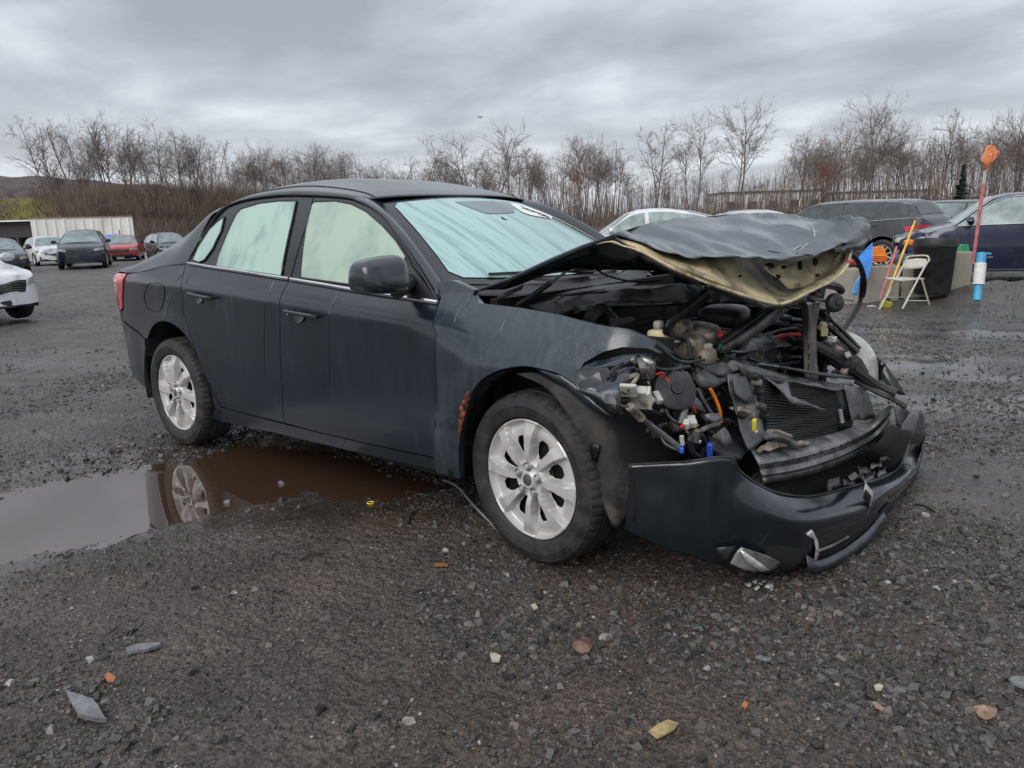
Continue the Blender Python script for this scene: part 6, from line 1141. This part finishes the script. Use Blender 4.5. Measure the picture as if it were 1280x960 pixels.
for i, (a, b_, c_) in enumerate([((905, 470), (930, 480), (948, 476)), ((870, 455), (900, 470), (925, 462)), ((840, 540), (866, 536), (890, 545)), ((800, 452), (830, 462), (862, 458)), ((935, 448), (965, 456), (1000, 452)), ((986, 420), (1004, 432), (1030, 430)), ((820, 430), (850, 452), (880, 450))]):
    T('wiring', ['black', 'blackdusty'][i % 2], .006 + .001 * (i % 3), [(*a, 3.06), (*b_, 3.10), (*c_, 3.08)])
# small broken pieces packed through the bay
rk = random.Random(21); ml = ['blackdusty', 'black', 'galv', 'steel', 'alu', 'greydark', 'blackdusty', 'bright', 'black', 'beigerim']
for i in range(330):
    u = rk.uniform(775, 1060); v = rk.uniform(392, 570)
    hi_ = np.interp(u, [775, 830, 900, 1000, 1060], [450, 425, 400, 395, 415]); lo_ = np.interp(u, [775, 830, 930, 1060], [500, 560, 572, 470])
    if v < hi_ or v > lo_ or (950 < u < 1045 and v > 474): continue
    x = np.interp(v, [395, 460, 570], [2.86, 3.02, 3.14]) + rk.uniform(-.06, .05); L_ = rk.uniform(.010, .042); m_ = ml[rk.randrange(10)] if rk.random() < .6 else 'blackdusty'
    if i % 3 == 0: T('wiring', m_ if m_ != 'bright' else 'black', rk.uniform(.003, .008), [(u, v, x), (u + rk.uniform(-22, 22), v + rk.uniform(-6, 14), x + .01), (u + rk.uniform(-26, 26), v + rk.uniform(-4, 20), x + .02)], n=6)
    elif i % 3 == 1: Bx('fitting', m_, (u, v, x), (L_, L_ * rk.uniform(.4, 1), L_ * rk.uniform(.3, .8)), (rk.uniform(0, 90), rk.uniform(0, 90), rk.uniform(0, 90)), w_=.002)
    else: Pl('bracket', m_, [(u - L_ * 220, v, x), (u, v - L_ * 160, x + .01), (u + L_ * 240, v + 2, x), (u + 4, v + L_ * 200, x - .01)], .003, .015, 20, i)
# ------------------------------------------------------------------ things around: blocks, bin, chair, poles
gb = lambda u, v: (lambda p: np.array([p[0], p[1], float(gz(p[0], p[1]))]))(PZ(u, v, BGZ))
yR = math.atan2(RH[1], RH[0])
def block(u0, u1, vb, label, hh=.545, dy=.5):
    a, b_ = gb(u0, vb), gb(u1, vb); Lb = np.linalg.norm((b_ - a)[:2]); o = empty('concrete_block', (a + b_) / 2, math.atan2((b_ - a)[1], (b_ - a)[0])); tag(o, label, 'concrete block')
    body = MB().box((0, dy / 2, hh / 2 - .02), (Lb - .012, dy, hh + .04)); x = bev(body, 'block_body', 'concrete', o, .02); MB().tube([(-.08, dy / 2, hh), (-.06, dy / 2, hh + .05), (.06, dy / 2, hh + .05), (.08, dy / 2, hh)], .012, 6).build('lifting_loop', M['steel'], o)
block(1030, 1074, 380.5, 'stained concrete block behind the black rubber strip of the wreck'); block(1075, 1124, 380.5, 'stained concrete block below the stack of orange trays'); block(1125, 1180, 380.5, 'concrete block behind the folding chair'); block(1181, 1212, 380.5, 'short concrete block right of the black bin with a green topped stack on it')
def wp(u, v, ub, vb, dk=0.):  # point in column u, row v at the depth of a ground spot (ub, vb)
    g = gb(ub, vb); k = (g - CAM) @ FH + dk; d = ray(u, v); return CAM + d * (k / (d @ FH))
# folding chair
ch = empty('folding_chair', (0, 0, 0)); tag(ch, 'beige metal folding chair standing open in front of the concrete blocks', 'chair')
M['chairm'] = mat('beige chair enamel', (.52, .50, .43), .4, var=.1, vscale=20, col2=(.3, .22, .15), c2s=20, c2lo=.6)
def W(u, v, t=0.): return wp(u, v, 1130, 388.5, t)
lt = lambda nm, pts, r=.013: MB().tube(crom(pts, 4 * (len(pts) - 1)), r, 7).build(nm, M['chairm'], ch)
lt('leg', [W(1099, 387, -.05), W(1128, 334, .18), W(1133, 323, .20)]); lt('leg', [W(1128, 386, -.30), W(1155, 335, -.06), W(1162, 325, -.03)]); lt('leg', [W(1163, 386, .02), W(1152, 348, -.12)]); lt('leg', [W(1135, 383, .25), W(1124, 350, .14)])
lt('back_frame', [W(1133, 323, .20), W(1137, 320.5, .19), W(1150, 319.5, .08), W(1159, 320, 0), W(1162, 325, -.03)]); lt('stretcher', [W(1108, 372, -.02), W(1134, 371.5, .23)], .009); lt('stretcher', [W(1134, 376, -.24), W(1161, 376, .0)], .009)
patch('backrest', [[W(1133, 325, .19), W(1147, 323, .08), W(1159, 324, -.01)], [W(1128, 336, .18), W(1143, 336, .06), W(1156, 334, -.04)]], M['chairm'], ch, 10, 4, solid=.012)
patch('seat', [[W(1106, 348, .0), W(1125, 347, .16)], [W(1128, 351, -.22), W(1156, 348.5, -.04)]], M['chairm'], ch, 6, 6, solid=.025); 
# black bin
bp_ = gb(1163, 383.6); bn = empty('rubbish_bin', bp_); tag(bn, 'tall black plastic rubbish bin behind the folding chair', 'bin')
k = ((bp_ - CAM) @ FH) / FOC; hb_ = 68 * k; bn.location.z += .07
M['binm'] = mat('black bin plastic', (.016, .016, .017), .5, var=.3, vscale=8, bump=.2, bscale=8)
MB().lathe([(0, .0), (19 * k, 0), (20.5 * k, .04), (23.8 * k, hb_ * .84), (25 * k, hb_ * .86), (25 * k, hb_ * .98), (24.2 * k, hb_), (23 * k, hb_ * .97), (19 * k, .1)], axis=(0, 0, 1), n=30, cap=False).build('bin_body', M['binm'], bn)
MB().tube([(24.6 * k * math.cos(t) , 24.6 * k * math.sin(t), hb_ * .88 + .012 * math.sin(3 * t)) for t in np.linspace(0, 6.283, 30)], .012, 6, cap=False).build('bin_rim', M['binm'], bn)
tag(MB().box(wp(1152, 381, 1150, 384), (.20, .14, .13), Rz(0, 0, 40)).build('wooden_block', mat('weathered wood', (.28, .20, .13), .8), sm=False), 'short piece of timber under the folding chair beside the bin', 'timber'); tag(MB().box(wp(1169, 381, 1166, 384), (.18, .14, .13), Rz(0, 0, 25)).build('wooden_block', mat('brown wood', (.20, .12, .08), .8), sm=False), 'brown piece of timber under the right rear leg of the folding chair', 'timber')
def stack(u0, u1, v0, v1, n, m, label, top=None, d=.20):
    a, b_ = wp(u0, v1, (u0 + u1) / 2, 380.5, .16), wp(u1, v1, (u0 + u1) / 2, 380.5, .16); c_ = (a + b_) / 2 + np.array([0, 0, .05]); k = ((c_ - CAM) @ FH) / FOC; w_ = (u1 - u0) * k; H_ = (v1 - v0) * k
    o = empty('cone_stack', c_, yR); tag(o, label, 'cone stack')
    for i in range(n):
        z = i * H_ * .42 / n; s = [(w_ / 2, 0), (w_ / 2, .018), (w_ * .43, .02), (w_ * .33, H_ * .58)]; q = MB().lathe([(r * 1.3, h + z) for r, h in s], n=4); q.V = [(v[0] * math.cos(.785) - v[1] * math.sin(.785), v[0] * math.sin(.785) + v[1] * math.cos(.785), v[2]) for v in q.V]; bev(q, 'cone', (top if (top and i == n - 1) else m), o, .006)
stack(1083, 1105, 311, 331, 4, 'orange', 'stack of small orange cones on the concrete block left of the poles'); stack(1192, 1209, 308, 330, 4, 'orange', 'stack of orange cones topped by a green one on the block right of the bin', 'green')
tag(patch('blue_sheet', [[wp(1069, 323, 1070, 383) - FH * .05, wp(1080, 313, 1070, 383), wp(1091, 303, 1070, 383)], [wp(1074, 345, 1070, 385) - FH * .12, wp(1078, 335, 1070, 385) - FH * .1, wp(1087, 325, 1070, 385) - FH * .1], [wp(1075, 353, 1070, 386) - FH * .15, wp(1077, 350, 1070, 386) - FH * .15, wp(1079, 346, 1070, 386) - FH * .15]], mat('blue plastic sheet', (.03, .20, .62), .45), None, 10, 12, .01, 5), 'bright blue plastic sheet hanging over the concrete block behind the wreck', 'plastic sheet')
tag(patch('blue_offcut', [[wp(1060, 368, 1064, 386) - FH * .12, wp(1067, 368, 1064, 386) - FH * .12], [wp(1066, 350, 1064, 386) - FH * .1, wp(1072, 343, 1064, 386) - FH * .1]], mat('pale blue plastic', (.08, .28, .62), .45), None, 4, 6, .004, 5), 'small blue offcut leaning low against the concrete block', 'plastic offcut')
def pole(name, label, a, b_, g, r, m, cat='pole', d0=-.25, d1=.0): o = MB().tube([wp(*a, *g) + FH * d0, wp(*b_, *g) + FH * d1], r, 8).build(name, m); tag(o, label, cat); return o
M['pink'] = mat('faded red pole', (.52, .16, .17), .5, var=.2, vscale=12); M['poley'] = mat('yellow pole', (.72, .45, .06), .5, var=.2, vscale=14)
pole('pole', 'faded red pole leaning on the blocks beside the yellow broom', (1090, 372), (1121, 308), (1100, 385), .018, M['pink']); 
br_ = empty('broom', wp(1098, 374, 1100, 385)); tag(br_, 'broom with long yellow handle and yellow head leaning on the blocks', 'broom'); q0 = np.array(br_.location)
MB().tube([wp(1098, 368, 1100, 385) - FH * .25 - q0, wp(1144, 276, 1100, 385) - q0], .017, 8).build('handle', M['poley'], br_); bev(MB().box(wp(1095, 378, 1100, 385) - FH * .3 - q0, (.14, .10, .12), Rz(10, 20, 40)), 'head', mat('yellow green bristles', (.42, .42, .05), .8, bump=.5, bscale=40), br_, .02); MB().box(wp(1098, 371, 1100, 385) - FH * .27 - q0, (.06, .06, .05), Rz(0, 20, 40)).build('socket', M['black'], br_)
tag(plate('metal_scrap', [wp(1078, 384, 1082, 386), wp(1088, 380, 1082, 386) - FH * .1, wp(1092, 382, 1082, 386) - FH * .2, wp(1082, 387, 1082, 387)], M['bright'], None, .01, .02), 'crumpled bright foil beside the broom head', 'scrap')
fg = empty('flag_pole', wp(1214, 332, 1214, 384) + FH * .1); tag(fg, 'red and white striped pole with an orange bag tied on top', 'pole'); q0 = np.array(fg.location)
pa, pb = wp(1216, 330, 1214, 384) - q0, wp(1232, 210, 1214, 384) - q0
for i in range(6): MB().tube([pa + (pb - pa) * i / 6, pa + (pb - pa) * (i + 1) / 6], .024, 8).build('pole_band', M['pink'] if i != 5 else M['white'], fg)
patch('bag', [[pb + RH * x * .5 + np.array([0, 0, z]) for x, z in ((-.10, -.02), (0, -.06), (.10, .0))], [pb + RH * (x) + FH * -.05 + np.array([0, 0, z]) for x, z in ((-.10, .12), (.0, .16), (.14, .14))], [pb + RH * x + np.array([0, 0, z]) for x, z in ((-.03, .27), (.04, .31), (.11, .26))]], mat('orange bag', (.72, .24, .10), .6), fg, 14, 14, .045, 9, solid=.02)
tb_ = empty('insulated_pipe', wp(1212, 375, 1214, 386)); tag(tb_, 'blue and white wrapped tube leaning on the right end of the blocks', 'tube'); q0 = np.array(tb_.location); a, b_ = wp(1213, 374, 1214, 386) - FH * .15 - q0, wp(1226, 316, 1214, 386) - FH * .02 - q0
M['white2'] = mat('white wrapped foam', (.72, .72, .70), .6, var=.08, vscale=12, col2=(.4, .38, .33), c2s=12, c2lo=.58)
M['cyan'] = mat('light blue plastic', (.07, .38, .62), .4)
for i, (t0, t1, r_, m_) in enumerate([(0, .33, .052, 'cyan'), (.33, .78, .075, 'white2'), (.78, 1.0, .062, 'cyan')]): MB().tube([a + (b_ - a) * t0, a + (b_ - a) * t1], r_, 14).build('wrapped_section', M[m_], tb_)
MB().tube([b_ + RH * .0, b_ + RH * .13 + np.array([0, 0, -.02])], .016, 6).build('strap', M['cyan'], tb_); MB().tube([a + (b_ - a) * .9 - RH * .02, a + (b_ - a) * .9 + RH * .16], .012, 6).build('strap', M['steel'], tb_)
# jumble on the blocks
for i, (u, v, m_, lab, w_) in enumerate([(1132, 325, 'greyblue', 'grey bundle lying on the block behind the yellow handle', .16), (1140, 322, 'blue', 'blue bag beside the rubbish bin on the block', .10), (1136, 303, 'orange', 'small orange rag on top of the bundle beside the bin', .08), (1062, 328, 'red', 'red plastic piece on the block behind the wreck', .07)]):
    p = wp(u, v, u, 380.5, .15); G = superell((0, 0, 0), (w_, w_ * .7, w_ * .6)); tag(MB().grid([[crumple(p + q, .02, 9, i) for q in r_] for r_ in G]).build(['bundle', 'bag', 'rag', 'plastic_piece'][i], M[m_]), lab, ['bundle', 'bag', 'rag', 'plastic piece'][i])
# ------------------------------------------------------------------ litter on the ground
M['galv2'] = mat('dull bare wire', (.34, .33, .31), .45, metal=.3)
def g0(u, v): p = PZ(u, v, 0.); return np.array([p[0], p[1], float(gz(p[0], p[1]))])
def litter(name, pts, m, label, cat, th=.006, lift=.006, amp=.003, seed=0):
    P = [g0(u, v) for u, v in pts]; z = np.mean([p[2] for p in P]); P = [np.array([p[0], p[1], z + lift]) for p in P]; o = plate(name, P, m, None, th, amp, 25, seed, .02, False); tag(o, label, cat); return o
M['slate'] = mat('grey slate', (.16, .165, .175), .45, var=.2, vscale=30, bump=.3, bscale=60); M['leafb'] = mat('brown leaf', (.26, .17, .11), .6, var=.3, vscale=40); M['leafo'] = mat('orange leaf', (.34, .13, .05), .6); M['paper'] = mat('stained wrapper', (.33, .25, .12), .5, var=.3, vscale=30); M['pale'] = mat('pale chip', (.45, .41, .32), .6)
litter('slate_chip', [(83, 868), (96, 872), (117, 880), (126, 893), (134, 905), (120, 904), (98, 898)], M['slate'], 'large pointed grey slate chip at the lower left', 'slate chip', .012, .014)
litter('slate_chip', [(158, 813), (172, 808), (198, 806), (201, 809), (184, 815), (160, 818)], M['slate'], 'long thin grey slate chip above the pointed one', 'slate chip', .010, .010)
litter('fallen_leaf', [(134, 852), (139, 850), (146, 855), (143, 861), (137, 862), (135, 857)], M['leafo'], 'tiny orange leaf between the two slate chips', 'leaf', .003, .02, .008)
litter('fallen_leaf', [(1214, 888), (1228, 886), (1246, 892), (1245, 903), (1232, 906), (1222, 901)], M['leafb'], 'broad brown leaf near the lower right corner', 'leaf', .003, .012, .006)
litter('fallen_leaf', [(1088, 885), (1094, 885), (1105, 892), (1103, 896), (1093, 891)], M['leafb'], 'narrow brown leaf left of the broad one', 'leaf', .003, .012, .004)
litter('wrapper', [(811, 922), (823, 913), (834, 909), (848, 912), (843, 921), (822, 931)], M['paper'], 'crumpled yellowish wrapper at the bottom of the picture', 'wrapper', .004, .012, .006)
litter('pale_chip', [(612, 823), (618, 821), (626, 824), (624, 830), (615, 830)], M['pale'], 'pale wood chip left of the brown stone', 'wood chip', .006, .01); litter('pale_chip', [(664, 759), (669, 757), (672, 762), (667, 764)], M['pale'], 'small pale chip above the brown stone', 'wood chip', .006, .01); litter('pale_chip', [(1092, 863), (1098, 861), (1105, 864), (1102, 868), (1094, 868)], M['pale'], 'cream coloured chip above the narrow brown leaf', 'wood chip', .006, .01); litter('pale_chip', [(926, 888), (931, 884), (935, 888), (931, 892)], M['leafo'], 'orange chip right of the yellowish wrapper', 'wood chip', .005, .01)
litter('cardboard_scrap', [(543, 709), (551, 708), (560, 709), (560, 711), (545, 711)], M['leafo'], 'small orange scrap left of the front wheel', 'scrap', .006, .01)
p = g0(729, 812); G = superell((0, 0, 0), (.030, .046, .017), 1.2, 1.1, 8, 5); tag(MB().grid([[crumple(p + Rz(0, 0, 35) @ q + np.array([0, 0, .012]), .008, 30, 3) for q in r_] for r_ in G]).build('stone', mat('reddish brown stone', (.15, .085, .06), .6, var=.3, vscale=30, bump=.3)), 'reddish brown stone in the foreground below the front wheel', 'stone')
for i, (u, v, s_) in enumerate([(1279, 860, .028), (954, 828, .018)]): p = g0(u, v); tag(MB().grid([[crumple(p + q + np.array([0, 0, .01]), .01, 30, 5 + i) for q in r_] for r_ in superell((0, 0, 0), (s_, s_ * .7, s_ * .5))]).build('stone', M['slate']), ['dark stone cut by the right edge of the picture', 'flat dark stone right of the reddish one'][i], 'stone')
tag(MB().tube(crom([g0(u, v) + np.array([0, 0, h]) for u, v, h in [(554, 603, .03), (572, 616, .035), (592, 640, .03), (616, 666, .03), (643, 688, .012)]], 24), .0045, 6).build('wire', M['galv2']), 'bent grey wire on the ground against the front wheel', 'wire')
for (a, b_, lab) in [((1144, 632), (1168, 642), 'short dark stick right of the bumper'), ((375, 700), (405, 692), 'dark twig below the puddle'), ((858, 828), (882, 815), 'thin dark twig right of the reddish stone'), ((510, 655), (518, 642), 'black twig at the near edge of the puddle')]: tag(MB().tube([g0(*a) + np.array([0, 0, .006]), g0((a[0] + b_[0]) / 2, (a[1] + b_[1]) / 2 - 1.5) + np.array([0, 0, .012]), g0(*b_) + np.array([0, 0, .006])], .004, 5).build('twig', M['black']), lab, 'twig')
p = g0(463, 627); tag(MB().tube([p + np.array([.015 * math.cos(t), .015 * math.sin(t), .006]) for t in np.linspace(0, 6.28, 20)], .0025, 6, cap=False).build('rubber_ring', M['yellow']), 'yellow ring lying at the edge of the brown water', 'ring')
for i, (u, v) in enumerate([(352, 604), (284, 628)]):
    p = PZ(u, v, -.008); tag(MB().grid([[crumple(p + Rz(0, 0, i * 40) @ q, .006, 40, 5 + i) for q in r_] for r_ in superell((0, 0, 0), (.016, .012, .010))]).build('pebble', M['slate']), ['grey pebble breaking the brown water right of the mirrored rear wheel', 'dark pebble at the near shore below the mirrored rear wheel'][i], 'pebble')
M['glassy'] = mat('broken lamp glass', (.26, .31, .30), .08, var=.3, vscale=40, coat=1)
for i, (u, v, w_) in enumerate([(935, 735, 6), (946, 739, 7), (960, 738, 7), (942, 732, 5), (955, 733, 5), (951, 736, 4), (966, 740, 3)]): rk = random.Random(i); P = [g0(u + w_ * math.cos(a) * rk.uniform(.6, 1), v + w_ * .35 * math.sin(a) * rk.uniform(.6, 1)) + np.array([0, 0, .008 + .012 * rk.random()]) for a in np.linspace(0, 5.3, 6)]; tag(plate('lamp_shard', P, M['glassy'], None, .004, .012, 30, i, .02), 'clear shard of lamp glass in the little heap under the bumper', 'glass shard', 'lamp shards under the bumper')
# a bird in the distance
bp2 = PX(600, 147, -20.); bd = empty('bird', bp2); tag(bd, 'tiny bird flying high above the car roof', 'bird'); blob2 = MB().lathe([(0, -.06), (.02, -.03), (.025, .02), (.01, .05), (0, .08)], axis=(RH[0], RH[1], 0), n=8, cap=False).build('body', M['black'], bd)
for s_ in (-1, 1): MB().add([(0, 0, 0), tuple(RH * .06 * s_ + np.array([0, 0, .06])), tuple(RH * .16 * s_ + FH * .03 + np.array([0, 0, .02])), tuple(RH * .06 * s_ + np.array([0, 0, .02]))], [(0, 1, 2, 3)]).build('wing', M['black'], bd, solid=.01)
